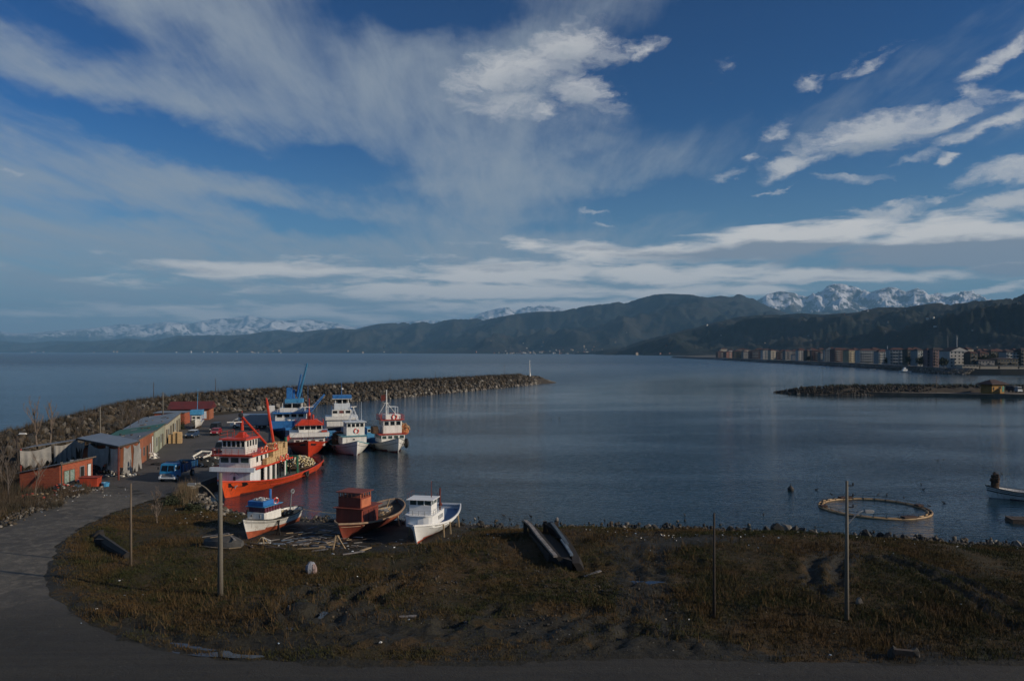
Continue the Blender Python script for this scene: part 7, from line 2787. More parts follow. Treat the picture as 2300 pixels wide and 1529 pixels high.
# covered dinghy by the concrete lamp
dg = thing('covered_dinghy', 'upturned grey dinghy weighted with boards beside the concrete street lamp', 'boat', on_ground(-26.2, 69.8), R(-12))
V_, F_ = [], []
n = 14
for i in range(n + 1):
    t = i / n
    bm_ = .95 * math.sin(math.pi * min(max(t, .03), .97)) ** .55
    for j in range(9):
        a = math.pi * j / 8
        V_.append((-1.9 + 3.8 * t, bm_ * math.cos(a), (1.0 * math.sin(a) ** .6 if 0 < j < 8 else 0) * (.55 + .45 * math.sin(math.pi * t))))
for i in range(n):
    for j in range(8):
        a = i * 9 + j
        F_.append((a, a + 1, a + 10, a + 9))
    F_.append((i * 9, i * 9 + 8, i * 9 + 17, i * 9 + 9))
F_ += [tuple(range(9)), tuple(range(n * 9 + 8, n * 9 - 1, -1))]
MB().add(V_, F_).build('hull', mat('grey_rubber', (.075, .075, .072), .75, .2, 1.5, grime=.3), dg)
MB().beam((-2.0, -.3, .75), (.1, .35, 1.02), .14, .06).build('board', GRW, dg)
MB().beam((.1, .5, 1.02), (1.6, -.7, .75), .16, .06).build('board', GRW, dg)
MB().beam((-.9, -.7, .85), (.9, .1, 1.05), .10, .05).build('board', WOODL, dg)
MB().tube([(-2.0, -.75, .05), (-.6, -1.05, .08), (1.2, -1.0, .05), (2.0, -.4, .05)], .06, 5).build('rope', ROPE, dg)

# white sack
p = gp(698, 1290, 1.1)
sk2 = thing('sack', 'crumpled bluish white sack standing on the mud below the beached boats', 'sack', on_ground(p.x, p.y), R(15))
MB().sphere((0, 0, .42), (.42, .36, .55), 9, 6, jit=.16, seed=4).build('body', mat('sack_cloth', (.26, .28, .33), .8, .2, 3), sk2)
MB().sphere((.22, -.12, .36), (.26, .26, .46), 7, 5, jit=.2, seed=6).build('torn_flap', mat('sack_pinkish', (.34, .25, .24), .8, .2, 4), sk2)

# boat-yard boards between the beached boats
BRD = [mat('blue_grey_board', (.12, .17, .24), .7, .2, 2), GRW, WOODD, WOODL]
words = ['long blue grey board', 'short bleached board', 'dark board', 'tan plank']
spots = [(632, 1209, 706, 1200, 0), (640, 1214, 700, 1213, 0), (655, 1231, 695, 1222, 1), (612, 1230, 640, 1229, 0), (668, 1237, 730, 1238, 3), (700, 1245, 736, 1245, 1), (722, 1185, 748, 1190, 0), (745, 1192, 768, 1195, 0), (727, 1228, 748, 1225, 0),
         (690, 1192, 712, 1188, 2), (720, 1215, 762, 1208, 2), (648, 1222, 690, 1216, 2), (770, 1256, 818, 1250, 1), (810, 1246, 832, 1235, 3), (538, 1238, 568, 1247, 2), (560, 1236, 640, 1243, 2), (1312, 1306, 1350, 1302, 1), (897, 1399, 935, 1400, 1), (880, 1228, 930, 1222, 2)]
for k, (x0, y0, x1, y1, j) in enumerate(spots):
    a, b = gp(x0, y0, .7), gp(x1, y1, .7)
    a.z, b.z = gz(a.x, a.y) + .07, gz(b.x, b.y) + .14
    o = MB().beam(a, b, .26, .07).build('board', BRD[j], None)
    where = 'between the small beached boat and the red one' if x0 < 760 and y0 > 1180 and y0 < 1240 else 'on the grass in front of the beached boats' if x0 < 960 and y0 < 1260 else 'on the mud of the waste ground'
    tag(o, words[j] + ' lying ' + where, 'board', 'boards lying about the beached boats')
pos, siz = [], []
mb = MB()
for k in range(150):
    x, y = r6.gauss(700, 55), r6.gauss(1212, 15)
    a = gp(x, y, .6)
    a.z = gz(a.x, a.y) + r6.uniform(.03, .25)
    an_ = r6.uniform(-.9, .9)
    L_ = r6.uniform(.4, 1.6)
    mb.beam(a, a + Vector((math.cos(an_), math.sin(an_) * .8, r6.uniform(-.06, .12))) * L_, .13, .05, mi=r6.choice((0, 1, 2, 2, 2, 3)))
o = mb.build('scrap_timber', BRD, None, kind='stuff')
tag(o, 'dark litter of scrap timber on the slip between the beached boats', 'scrap timber')

# trestles
def trestle(name, label, apex_px, feet_px, m_, w_=.09):
    """feet on the ground at their pixels, legs meeting at the apex"""
    feet = [gp(x, y, .5) for x, y in feet_px]
    for f in feet:
        f.z = gz(f.x, f.y)
    c = sum(feet, Vector()) / len(feet)
    t_ = thing(name, label, 'trestle', c)
    dd = c.y
    top = dp(apex_px[0], apex_px[1], dd) - c
    for i, f in enumerate(feet):
        MB().beam(f - c - Vector((0, 0, .05)), top + Vector(((i - 1) * .10, 0, 0)), w_, w_).build('leg', m_, t_)
    return t_, top


t_, top = trestle('trestle', 'small wooden trestle with white painted feet by the small beached boat', (590, 1206), [(576, 1229), (594, 1232), (604, 1224)], WOODL)
MB().beam((-.7, -.1, .12), (.7, .1, .12), .10, .10).build('foot_board', PW, t_)
MB().beam((-.1, 0, .65), (.75, -.1, .35), .10, .08).build('brace', PW, t_)
trestle('trestle', 'tall tan pole trestle standing in front of the red beached boat', (757, 1202), [(748, 1243), (776, 1241), (770, 1232)], mat('tan_pole', (.36, .26, .15), .8, .2, 3), .11)

# mooring line from the orange carrier's side to the shore
sag = []
a, b = Vector((-22.9, 82.6, 2.2)), Vector((-13.6, 86.0, 1.6))
for i in range(13):
    f = i / 12
    p = a.lerp(b, f)
    sag.append(p - Vector((0, 0, 1.2 * 4 * f * (1 - f) * .5)))
o = MB().tube(sag, .025, 4).build('mooring_rope', ROPE, None)
tag(o, 'slack rope strung between the small beached boat and the red one', 'rope')

# puddles
WET = bpy.data.materials.new('puddle_water')
WET.use_nodes = True
bs = WET.node_tree.nodes['Principled BSDF']
bs.inputs['Base Color'].default_value = (.03, .03, .028, 1)
bs.inputs['Roughness'].default_value = .03
bs.inputs['IOR'].default_value = 1.33
bs.inputs['Specular IOR Level'].default_value = 1.0
for k, (x0, y0, a_, b_2, lab) in enumerate(((1447, 1307, 1.4, .45, 'puddle across the muddy track at centre right'), (727, 1388, .32, .75, 'small puddle in a wheel rut left of centre'), (470, 1466, 2.9, .55, 'long narrow puddle along the road edge at bottom left'), (390, 1448, 1.8, .3, 'thin puddle at the road edge, left of the long one'), (655, 1418, .3, .4, 'tiny puddle in a rut at the end of the reddish weeds'))):
    c = gp(x0, y0, 1.2)
    pts = []
    for i in range(22):
        an_ = 2 * math.pi * i / 22
        rr_ = 1 + .22 * math.sin(3 * an_ + k) + .12 * math.sin(7 * an_)
        pts.append(((c.x + a_ * rr_ * math.cos(an_)), (c.y + b_2 * rr_ * math.sin(an_) - (a_ * math.cos(an_)) * (.20 if k in (2, 3) else 0))))
    zz = [gz(*q) for q in pts[::3]]
    z = sum(zz) / len(zz) + .05
    mb = MB()
    mb.prism(pts, z - .15, z)
    o = mb.build('puddle', WET, None)
    tag(o, lab, 'puddle')
# stones at the road edge bottom right
for k, (x, y, s_, lab) in enumerate(((2005, 1468, .55, 'dark block at the road edge, left of a pair at bottom right'), (2052, 1468, .48, 'grey block at the road edge, right of a pair at bottom right'), (1930, 1360, .42, 'pale stone on the grass right of the right hand lamp post'))):
    p = gp(x, y, 1.2)
    o = place_stone((p.x, p.y, gz(p.x, p.y) + .12), s_, None, (3, 0, 2)[k], 'boulder', r6)
    tag(o, lab, 'boulder')
o = MB().beam(gp(2008, 1462, 1.5), gp(2050, 1466, 1.5), .3, .3).build('log', WOODD, None)
tag(o, 'dark log lying between two blocks at the road edge, bottom right', 'log')

# ================================================================== ON THE WATER
# floating fish cage ring
c = gp(1963, 1142, 0)
ring_mat = mat('ring_pipe', (.42, .28, .13), .55, .15, .8, col2=(.26, .17, .09))
rg = thing('fish_cage_ring', 'large floating circular fish cage of two tan pipes near the right hand lamp post', 'fish cage', (c.x, c.y, 0))
for Rr in (6.2, 5.8):
    V_ = MB().torus((0, 0, .06), Rr, .125, None, 72, 7)
    V_.build('float_pipe', ring_mat, rg, smooth=True)
MB().torus((0, 0, .52), 5.97, .022, None, 60, 4).build('hand_rail', PBLK, rg)
for k in range(28):
    a = 2 * math.pi * k / 28
    mb = MB()
    q = Vector((5.97 * math.cos(a), 5.97 * math.sin(a), 0))
    mb.box((q.x, q.y, .14), (.60, .12, .14), rz=a)
    mb.beam((q.x, q.y, .2), (q.x * .998, q.y * .998, .52), .04, .04)
    mb.build('bracket', PBLK, rg)
for a, w_ in ((R(-78), 1.75), (R(99), 1.6), (R(8), .8), (R(176), .9)):
    MB().box((5.97 * math.cos(a), 5.97 * math.sin(a), .26), (.75, w_, .20), rz=a).build('walkway', mat('rusty_walkway', (.07, .035, .025), .8, .2, 2), rg, bevel=.03)


def bird(p, yaw, label, m_, s_=1.0, tall=True, group=None):
    t_ = thing('seabird', label, 'bird', p, yaw, group)
    t_.scale = (s_, s_, s_)
    mb = MB()
    mb.tube([(-.30, 0, .10), (-.16, 0, .13), (0, 0, .17), (.13, 0, .22), (.20, 0, .33), (.24, 0, .40), (.30, 0, .41), (.40, 0, .39)], [.015, .06, .10, .085, .04, .045, .03, .008], 8)
    mb.build('body', m_, t_, smooth=True)
    for s2 in (1, -1):
        MB().sphere((-.03, s2 * .085, .17), (.19, .022, .065), 8, 5).build('wing', m_, t_)
        if tall:
            MB().tube([(0, s2 * .035, .1), (.01, s2 * .035, -.02)], .010, 4).build('leg', PBLK, t_)
    return t_


BIRD = mat('bird_dark', (.03, .03, .032), .8, .2, 6)
BIRDG = mat('bird_grey', (.34, .34, .34), .8, .15, 6)
cc = c
for a, yaw, lab in ((R(172), 1.0, 'dark seabird perched on the far left of the fish cage ring'), (R(120), 2.0, 'dark seabird on the back of the ring, left of the walkway'), (R(60), .3, 'dark seabird on the back of the ring, right of the walkway'), (R(30), 1.2, 'dark seabird on the right rear of the ring'), (R(-20), 2.6, 'dark seabird at the right end of the ring'), (R(-45), 2.2, 'dark seabird on the near right of the ring')):
    bird((cc.x + 5.97 * math.cos(a), cc.y + 5.97 * math.sin(a), .62), yaw, lab, BIRD, .8)
fl = [(1148, 999), (1238, 940), (1256, 939), (2106, 1034), (2119, 1032), (2250, 1064), (2069, 1088), (1834, 1100), (1992, 1112), (2075, 1100), (1131, 1158), (1192, 1160), (1358, 1170), (1145, 1167), (1320, 1184), (1715, 1157), (1538, 1157), (2120, 1130), (1075, 1163), (1040, 1168), (1395, 1180)]
for k, (x, y) in enumerate(fl):
    p = gp(x, y, 0)
    bird((p.x, p.y, -.05), r6.uniform(0, 6), 'dark seabird sitting on the open harbour water', BIRD, .8, False, 'seabirds afloat on the harbour')
# buoy
c = gp(1776, 1101, 0)
by = thing('mooring_buoy', 'dark cone topped mooring buoy afloat left of the fish cage ring', 'buoy', c)
MB().tube([(0, 0, -.3), (0, 0, .10), (0, 0, .38), (0, 0, .62)], [.30, .42, .38, .16], 10).build('float', mat('buoy_dark', (.05, .045, .04), .7, .2, 3), by, smooth=True)
MB().tube([(0, 0, .6), (0, 0, .92)], [.10, .03], 6).build('top_mark', PBLK, by)
MB().torus((0, 0, .22), .41, .05, None, 12, 5).build('rub_ring', RUB, by)
MB().box((.36, .1, .22), (.12, .3, .2)).build('red_patch', PDR, by)
# boat at the right edge
J, LJ = boat_from('small_boat', 'white open boat with a net roll upright on its bow, cut by the right edge', (62.0, 100.6), (71.0, 96.2), 'boat')
HJ = Hull(LJ, 2.8, 1.55, 1.0, 1.1, .5, rake=.6, flare=.4, power=2.1)
make_hull(HJ, J, PW, PW, PDR, PBLK, stripe=(.66, .74), wl=0, m_deck=WOODD, m_rail=PBLK, bul=.35, rail_r=.05)
rub_strake(HJ, J, .86, PBLK, .04)
cj = cabin(J, (-1.2, 0, 1.4), (2.6, 1.9, 1.0), PBL2)
windows(cj, (-1.2, 0, 0), (2.6, 1.9, 0), 'front', 1.55, .6, .4, 2)
mast(J, (0.4, 0, .7), 3.3, PBL, .07)
nr = heap('net_roll', bmat(J) @ Vector((LJ / 2 - 1.1, 0, 2.0)), (.58, .45, 1.35), None, 80, .14, 5, mats_=[NETB, NETB, NETD])
tag(nr, 'upright brown net roll on the bow of the boat at the right edge', 'fishing net')
tyre(bmat(J) @ (HJ.pt(.62, .85, -1) + Vector((0, -.12, -.15))), (0, 0, J.rotation_euler.z), 'black tyre fender on the side of the boat at the right edge', .8)
rf = thing('raft', 'low dark wooden raft afloat at the right edge below the white boat', 'raft', gp(2292, 1172, 0), R(-12))
MB().box((0.6, 0, .18), (3.6, 2.2, .42), taper=(.96, .94)).build('hull', WOODD, rf)
for k in range(6):
    MB().box((-.95 + k * .6, 0, .42), (.54, 2.1, .05)).build('plank', WOODD, rf)


# ================================================================== RIGHT HAND JETTY
jpts = [(125, 356), (133, 350), (150, 344), (172, 344), (205, 341), (260, 336), (330, 332)]
jt = thing('rock_jetty', 'low dark rubble jetty reaching in from the right edge with a sandy strip along it', 'jetty', (170, 340, 0))
jo = Vector(jt.location)
P2, T2, N2, hh2, L2, V_, F_ = mound(jpts, 8, 9, [(0, .4), (.05, 3.0), (.2, 4.0), (.5, 3.9), (1, 3.6)], n=90, m=9, seed=7)
mb = MB()
mb.add([(x - jo.x, y - jo.y, z - .4) for x, y, z in V_], F_)
mb.build('core', M_core, jt, smooth=True)
Mdk = [M_rock[3], M_rock[3], M_rock[1], M_rock[0]]
rr = random.Random(9)
cand = []
for k in range(4200):
    f = rr.random() ** 1.35
    i = min(int(f * 89), 88)
    u = rr.uniform(-1, 1)
    q_ = .35 if f < .03 else 1
    x, y = P2[i] + N2[i] * 8.5 * u * q_ + T2[i] * rr.uniform(-3, 3)
    z = hh2[i] * (1 - abs(u) ** 1.3) - 1.0 * abs(u) ** 3
    if f > .30 and u > .25:
        continue
    s_ = rr.uniform(.28, .72)
    cand.append((s_ * (1 if u > -.2 else .4), x, y, z + rr.uniform(-.2, .3), s_, 2 if (u > .75 and rr.random() < .3) else rr.choice((3, 3, 3, 1))))
cand.sort(key=lambda c: -c[0])
for c in cand[:220]:
    place_stone((c[1] - jo.x, c[2] - jo.y, c[3]), c[4], jt, c[5], rr=rr)
rest = cand[220:]
scatter('rubble', np.array([[c[1] - jo.x, c[2] - jo.y, c[3]] for c in rest]), np.array([c[4] for c in rest]), M_rock, np.array([c[5] for c in rest]), jt)
M_sand = mat('sandy_strip', (.13, .11, .085), .95, .2, .15, grime=.3)
mb = MB()
st = [(141, 342.5), (158, 337), (182, 330), (212, 319.5), (262, 305), (330, 290), (330, 328), (262, 333), (212, 338), (186, 341), (160, 343), (146, 345)]
mb.prism([(x - jo.x, y - jo.y) for x, y in st], -1.5, 1.25, top=[((x - 170) * .995 + 170 - jo.x, y - jo.y) for x, y in st])
mb.build('sandy_strip', M_sand, jt)


def jscrub(r2):
    f = r2.uniform(.10, 1)
    i = int(f * 89)
    u = r2.normal(-.35, .16)
    j_ = r2.uniform(-2, 2)
    return P2[i, 0] + N2[i, 0] * 8 * u + T2[i, 0] * j_, P2[i, 1] + N2[i, 1] * 8 * u + T2[i, 1] * j_, hh2[i] * .9


V3, F3 = twigs(1500, jscrub, .8, 2.0, 11, .7, .07, 5)
o = np_mesh('scrub', V3, F3, M_scrub_g)
o['kind'] = 'stuff'
tag(o, 'dark scrub along the crest of the right hand rock jetty', 'scrub')
ht = thing('yellow_hut', 'small mustard yellow hut with a dark hip roof on the right hand jetty', 'hut', dp(2229, 880, 329), R(24))
mb = MB()
mb.box((0, 0, 1.5), (8.0, 5.0, 4.2))
mb.build('wall', mat('mustard_wall', (.30, .165, .04), .85, .12, .6, grime=.3), ht)
mb = MB()
mb.add([(-5.6, -3.7, 3.5), (5.6, -3.7, 3.5), (5.6, 3.7, 3.5), (-5.6, 3.7, 3.5), (-1.8, 0, 5.3), (1.8, 0, 5.3), (-5.6, -3.7, 3.3), (5.6, -3.7, 3.3), (5.6, 3.7, 3.3), (-5.6, 3.7, 3.3)],
       [(0, 1, 5, 4), (1, 2, 5), (2, 3, 4, 5), (3, 0, 4), (0, 6, 7, 1), (1, 7, 8, 2), (2, 8, 9, 3), (3, 9, 6, 0), (6, 9, 8, 7)])
mb.build('roof', mat('dark_roof_tiles', (.055, .030, .026), .8, .2, 1), ht)
MB().box((1.0, -2.54, 1.9), (1.5, .08, 1.1)).build('window', DARKIN, ht)
MB().box((-3.0, -2.54, 1.6), (.8, .08, 1.4)).build('window', DARKIN, ht)
MB().box((3.2, -2.54, 1.3), (1.2, .08, 2.4)).build('door', mat('green_shutter', (.04, .22, .17), .7), ht)
tk = thing('parked_truck', 'dark truck with a pale cab front parked right of the yellow hut', 'truck', dp(2281, 881, 322), R(-80))
MB().box((-1.8, 0, 1.7), (4.2, 2.4, 1.9)).build('cargo_box', mat('truck_dark_box', (.03, .04, .055), .6), tk, bevel=.05)
MB().box((1.4, 0, 1.5), (1.9, 2.3, 1.9), taper=(.8, .95)).build('cab', mat('truck_pale', (.30, .33, .36), .5), tk, bevel=.1)
MB().box((2.28, 0, 1.85), (.08, 1.9, .6)).build('windscreen', GLASS, tk)
MB().box((2.4, 0, .75), (.12, 2.3, .35)).build('bumper', PWB, tk)
for x in (1.3, -2.4):
    for s_ in (1, -1):
        wheel(tk, (x, s_ * 1.0, .45), .45, .26)
b = dp(2103, 886, 336)
pj = thing('wooden_pole', 'thin pole standing on the right hand jetty left of the yellow hut', 'pole', b)
MB().tube([(0, 0, -.5), (0, 0, 8.3)], [.16, .10], 7).build('shaft', WOODP, pj)
b = dp(1848, 876, 350)
pj = thing('wooden_pole', 'thin stake near the tip of the right hand jetty', 'pole', b)
MB().tube([(0, 0, -.5), (0, 0, 9.5)], [.07, .04], 6).build('shaft', WOODD, pj)
leafy_bush('dark bush behind the yellow hut, right side', tuple(dp(2262, 876, 338)), (3.2, 2.6, 2.8), 21, 900)
for k, x in enumerate((2070, 2098, 2128)):
    b = dp(x, 877, 345)
    leafy_bush(['round dark bush on the jetty, left of the pole', 'round dark bush on the jetty, behind the pole', 'round dark bush on the jetty, right of the pole'][k], tuple(b), (3.2, 2.2, 2.6), 30 + k, 700)

# ================================================================== FAR TOWN ON THE SPIT
wall_px = [(1505, 2428), (1560, 2000), (1620, 1725), (1700, 1400), (1800, 1150), (1900, 960), (2000, 800), (2100, 662), (2160, 640), (2230, 634), (2320, 628), (2500, 620)]
WX, WD = [p[0] for p in wall_px], [p[1] for p in wall_px]
LZ = 4.6
front = [((x - CX) / F * d, d) for x, d in wall_px]
back = [((2560 - CX) / F * 5200, 5200), ((1640 - CX) / F * 4300, 4300), ((1560 - CX) / F * 3000, 3000)]
M_soil = mat('spit_ground', (.075, .070, .060), .95, .2, .02, col2=(.045, .045, .038))
spit = [(x + 9, d + 4) for x, d in front] + back
sheet('spit_ground', spit, LZ - .02, M_soil, -3)
M_sea = mat('seawall_rubble', (.15, .16, .165), .9, .25, .12, .3, .4, col2=(.07, .075, .08))
mb = MB()
n = 160
ux = np.linspace(1505, 2165, n)
V_ = []
for i, x in enumerate(ux):
    d = float(np.interp(x, WX, WD))
    X = (x - CX) / F * d
    for j, (off, z) in enumerate(((0, -.8), (3, 1.2), (6, 2.8), (10, LZ + .5), (14, LZ + .6), (16, LZ - .3))):
        jit = (vnoise(np.array([i * .9 + j]), np.array([j * 3.1]))[0] - .5) * .9 if 0 < j < 4 else 0
        V_.append((X + off + jit, d + off * .45, z + jit * .7))
F_ = [(i * 6 + j, i * 6 + j + 1, i * 6 + j + 7, i * 6 + j + 6) for i in range(n - 1) for j in range(5)]
mb.add(V_, F_)
sw = mb.build('seawall', M_sea, None)
tag(sw, 'long grey rubble sea wall below the apartment blocks of the far town', 'sea wall')
pos, siz, mid = [], [], []
for k in range(3200):
    x = r6.uniform(1620, 2168) if k % 3 else r6.uniform(1980, 2168)
    d = float(np.interp(x, WX, WD))
    q = r6.uniform(0, 1)
    pos.append(((x - CX) / F * d + 11 * q, d + 5 * q, -.3 + 4.8 * q + r6.uniform(-.2, .4)))
    siz.append(r6.uniform(.7, 1.5))
    mid.append(r6.choice((0, 0, 3, 0, 2 if x > 2020 else 0)))
scatter('wall_stones', np.array(pos), np.array(siz), M_rock, np.array(mid), sw)

TW = {  # town wall tones darkened to stand in for cloud shadow over the spit
    'w': mat('town_white', (0.358, 0.364, 0.358), .85, .1, .05, grime=.2), 'c': mat('town_cream', (0.339, 0.310, 0.252), .85, .1, .05), 'b': mat('town_pale_blue', (0.223, 0.252, 0.264), .85, .1, .05), 'g': mat('town_grey', (0.170, 0.170, 0.170), .85, .1, .05),
    'p': mat('town_mauve', (0.172, 0.120, 0.125), .85, .08, .05), 'r': mat('town_brick_red', (0.127, 0.078, 0.067), .85, .12, .05), 'o': mat('town_orange', (0.215, 0.099, 0.073), .85, .1, .05), 'd': mat('town_dark_olive', (.075, .07, .055), .85, .1, .05), 'y': mat('town_yellow', (0.343, 0.297, 0.193), .85, .1, .05),
}
TNAME = {'w': 'white', 'c': 'cream', 'b': 'pale blue', 'g': 'grey', 'p': 'mauve', 'r': 'brick red', 'o': 'orange', 'd': 'dark olive', 'y': 'yellowish'}
TROOF = mat('town_roof', (.085, .035, .028), .85, .2, .2)
TROOF2 = mat('town_roof_dark', (.045, .035, .035), .85, .2, .2)
TGLASS = mat('town_glass', (.02, .028, .04), .25, .2, .5)
TBALC = mat('town_balcony', (.45, .46, .46), .8, .1, .3)


def block(x0, x1, ytop, tone, k, roof='hip', row=0, cols=None, label=None, gable=False, floors=None, yb=None, two=None, single=True, yaw=0.0, back_off=0):
    xc = (x0 + x1) / 2
    d = float(np.interp(xc, WX, WD)) * 1.06 + 14 + row * 45 + back_off
    wd = (x1 - x0) / F * d * .96
    zt = CAM_H - (ytop - HY) / F * d
    h = zt - LZ
    rh = h * .12 if not gable else h * .2
    hw = h - rh
    dep = max(9, min(wd * .8, 15))
    t_ = thing('apartment_block' if h > 9 else 'house', label or '%s %s, %s' % (TNAME[tone], 'apartment block' if h > 9 else 'low building', k), 'building', ((xc - CX) / F * d, d, LZ - .1), R(6) + yaw)
    m_ = TW[tone]
    MB().box((0, dep / 2, hw / 2), (wd, dep, hw)).build('wall', m_, t_)
    mb = MB()
    o_ = .5
    if gable:
        mb.add([(-wd / 2 - o_, -.5, hw), (wd / 2 + o_, -.5, hw), (wd / 2 + o_, dep + .5, hw), (-wd / 2 - o_, dep + .5, hw), (0, -.5, hw + rh), (0, dep + .5, hw + rh)], [(0, 1, 4), (2, 3, 5), (1, 2, 5, 4), (3, 0, 4, 5), (3, 2, 1, 0)])
        mb.build('roof', TROOF2, t_)
        MB().prism([(-wd * .44, -.06), (wd * .44, -.06), (wd * .44, -.62), (-wd * .44, -.62)], hw - .1, hw + .02).build('gable_sill', m_, t_)
        MB().add([(-wd * .46, -.56, hw), (wd * .46, -.56, hw), (0, -.56, hw + rh * .9), (-wd * .46, -.52, hw), (wd * .46, -.52, hw), (0, -.52, hw + rh * .9)], [(0, 1, 2), (5, 4, 3), (0, 3, 4, 1), (1, 4, 5, 2), (2, 5, 3, 0)]).build('gable_wall', m_, t_)
    else:
        ix = min(wd, dep) * .38
        mb.add([(-wd / 2 - o_, -o_, hw), (wd / 2 + o_, -o_, hw), (wd / 2 + o_, dep + o_, hw), (-wd / 2 - o_, dep + o_, hw), (-wd / 2 + ix, dep / 2, hw + rh), (wd / 2 - ix, dep / 2, hw + rh)], [(0, 1, 5, 4), (1, 2, 5), (2, 3, 4, 5), (3, 0, 4), (3, 2, 1, 0)])
        mb.build('roof', TROOF if (int(x0) % 3) else TROOF2, t_)
    fl_ = floors or max(1, round(hw / 3.1))
    nc = cols or max(2, round(wd / 3.0))
    fh = hw / fl_
    ww, wh = min(1.3, wd / nc * .5), fh * .46
    if single:
        for a in range(fl_):
            for b_ in range(nc):
                x = -wd / 2 + wd * (b_ + .5) / nc
                key = (round(ww, 1), round(wh, 1), 'town')
                if key not in WIN:
                    mb = MB()
                    mb.box((0, 0, 0), (ww, .06, wh), mi=1)
                    mb.box((0, .02, -wh / 2 - .08), (ww + .2, .16, .12))
                    WIN[key] = mb.mesh('window', [TBALC, TGLASS])
                inst('window', WIN[key], t_, (x, -.03, fh * (a + .55)))
    else:
        mb = MB()
        for a in range(fl_):
            for b_ in range(nc):
                mb.box((-wd / 2 + wd * (b_ + .5) / nc, -.03, fh * (a + .55)), (ww, .08, wh))
        mb.build('windows', TGLASS, t_, kind='stuff')
    if two is None and x1 - x0 > 13 and not gable:
        two = ('w' if tone in 'wrbo' else tone, ((-.27, .27) if x1 - x0 > 22 else (.1,)), .3)
    if two:
        # balconies in a second tone
        for a in range(1, fl_):
            for sx in two[1]:
                MB().box((wd * sx, -.65, fh * a + .25), (wd * two[2], 1.2, fh * .32)).build('balcony', TW[two[0]] if two[0] in TW else TBALC, t_)
    return t_


blocks = [
    (1612, 1630, 788, 'r', 'leftmost of the seafront row', {}), (1630, 1647, 787, 'o', 'second from the left of the seafront row', {}), (1648, 1668, 787, 'd', 'between the orange block and a grey one', {}), (1669, 1682, 785, 'g', 'narrow, left of a brick red block with white balconies', {}),
    (1683, 1710, 785, 'r', 'with white balconies, left of the first white blocks', {'two': ('w', (0,), .5)}), (1713, 1729, 785, 'w', 'left of two tall pale neighbours', {}), (1730, 1744, 784, 'c', 'right of two tall pale neighbours', {}), (1746, 1762, 787, 'r', 'low roofed, right of the pale pair', {}), (1763, 1779, 786, 'g', 'with brown shutters before the small white block', {}),
    (1779, 1792, 792, 'w', 'small and low, left of the tall white one', {}), (1793, 1812, 783, 'w', 'tall, at the middle of the row', {'two': ('w', (.25,), .4)}), (1813, 1822, 786, 'd', 'narrow, right of the tall white one', {}), (1823, 1842, 784, 'r', 'with pale ground floor', {}), (1843, 1851, 788, 'g', 'narrow, before the blue gabled block', {}),
    (1852, 1873, 780, 'b', 'with a gable roof', {'gable': True}), (1874, 1903, 778, 'r', 'tall, under the highest dark red roof', {'two': ('b', (-.25,), .3)}), (1904, 1929, 783, 'y', 'with two pale vertical bays', {'two': ('c', (-.25, .25), .22)}), (1931, 1968, 784, 'w', 'with rows of long white balconies', {'two': ('w', (0,), .8)}), (1972, 1996, 786, 'b', 'dull, between two broad white blocks', {}),
    (1999, 2037, 779, 'b', 'broad, with white upper balconies', {'two': ('w', (-.2, .25), .3)}), (2038, 2057, 781, 'd', 'dark, behind trees', {}), (2058, 2082, 780, 'b', 'with a yellow vertical strip', {'two': ('y', (.1,), .14)}), (2083, 2093, 781, 'p', 'narrow maroon front', {}), (2094, 2128, 780, 'p', 'largest pinkish block', {'floors': 6, 'two': ('p', (-.3,), .2)}),
    (2131, 2178, 779, 'w', 'large gabled block with four window columns', {'gable': True, 'cols': 5, 'floors': 5}), (2179, 2197, 788, 'd', 'right of the gabled white block', {}), (2200, 2222, 788, 'r', 'set back, with a wide dark roof', {'back_off': 60}), (2224, 2258, 784, 'd', 'set back, with a broad dark roof', {'back_off': 90}), (2259, 2291, 786, 'b', 'near the right edge, above the warehouses', {'back_off': 30}), (2292, 2320, 781, 'd', 'cut by the right edge', {'back_off': 30}),
    (2196, 2236, 807, 'g', 'low, with a greenish strip, above the first warehouse', {'floors': 2}), (2238, 2290, 803, 'd', 'low and dark behind the warehouses', {'floors': 2}),
]
for k, (x0, x1, yt, tone, wh_, kw) in enumerate(blocks):
    block(x0, x1, yt + (0, 1.5, -1, 2.5, .5, -1.5)[k % 6] * (x0 < 2090), tone, wh_, single=x0 > 1840, yaw=R((0, 14, -9, 5, -15)[k % 5]) if x0 < 2090 else 0, back_off=kw.pop('back_off', (0, 14, 5, 22, 9)[k % 5]), **kw)
# second row: roofs peeping over
for k in range(34):
    x = 1625 + k * 20 + r6.uniform(-5, 5)
    w_ = r6.uniform(12, 24)
    yt = r6.uniform(781, 787) - (2 if x > 1850 else 0)
    tone = r6.choice('rdgwpcd')
    d = float(np.interp(x, WX, WD)) * 1.16 + 70
    h = CAM_H - (yt - HY) / F * d - LZ
    wd = w_ / F * d
    t_ = thing('house_behind', 'half hidden town house with a dark red roof behind the seafront row', 'building', ((x - CX) / F * d, d, LZ - .1), R(r6.uniform(-10, 15)), 'town houses behind the seafront row')
    MB().box((0, 6, h * .44), (wd, 12, h * .88)).build('wall', TW[tone], t_)
    MB().add([(-wd / 2 - .5, -.5, h * .88), (wd / 2 + .5, -.5, h * .88), (wd / 2 + .5, 12.5, h * .88), (-wd / 2 - .5, 12.5, h * .88), (-wd * .15, 6, h), (wd * .15, 6, h)], [(0, 1, 5, 4), (1, 2, 5), (2, 3, 4, 5), (3, 0, 4), (3, 2, 1, 0)]).build('roof', TROOF, t_)
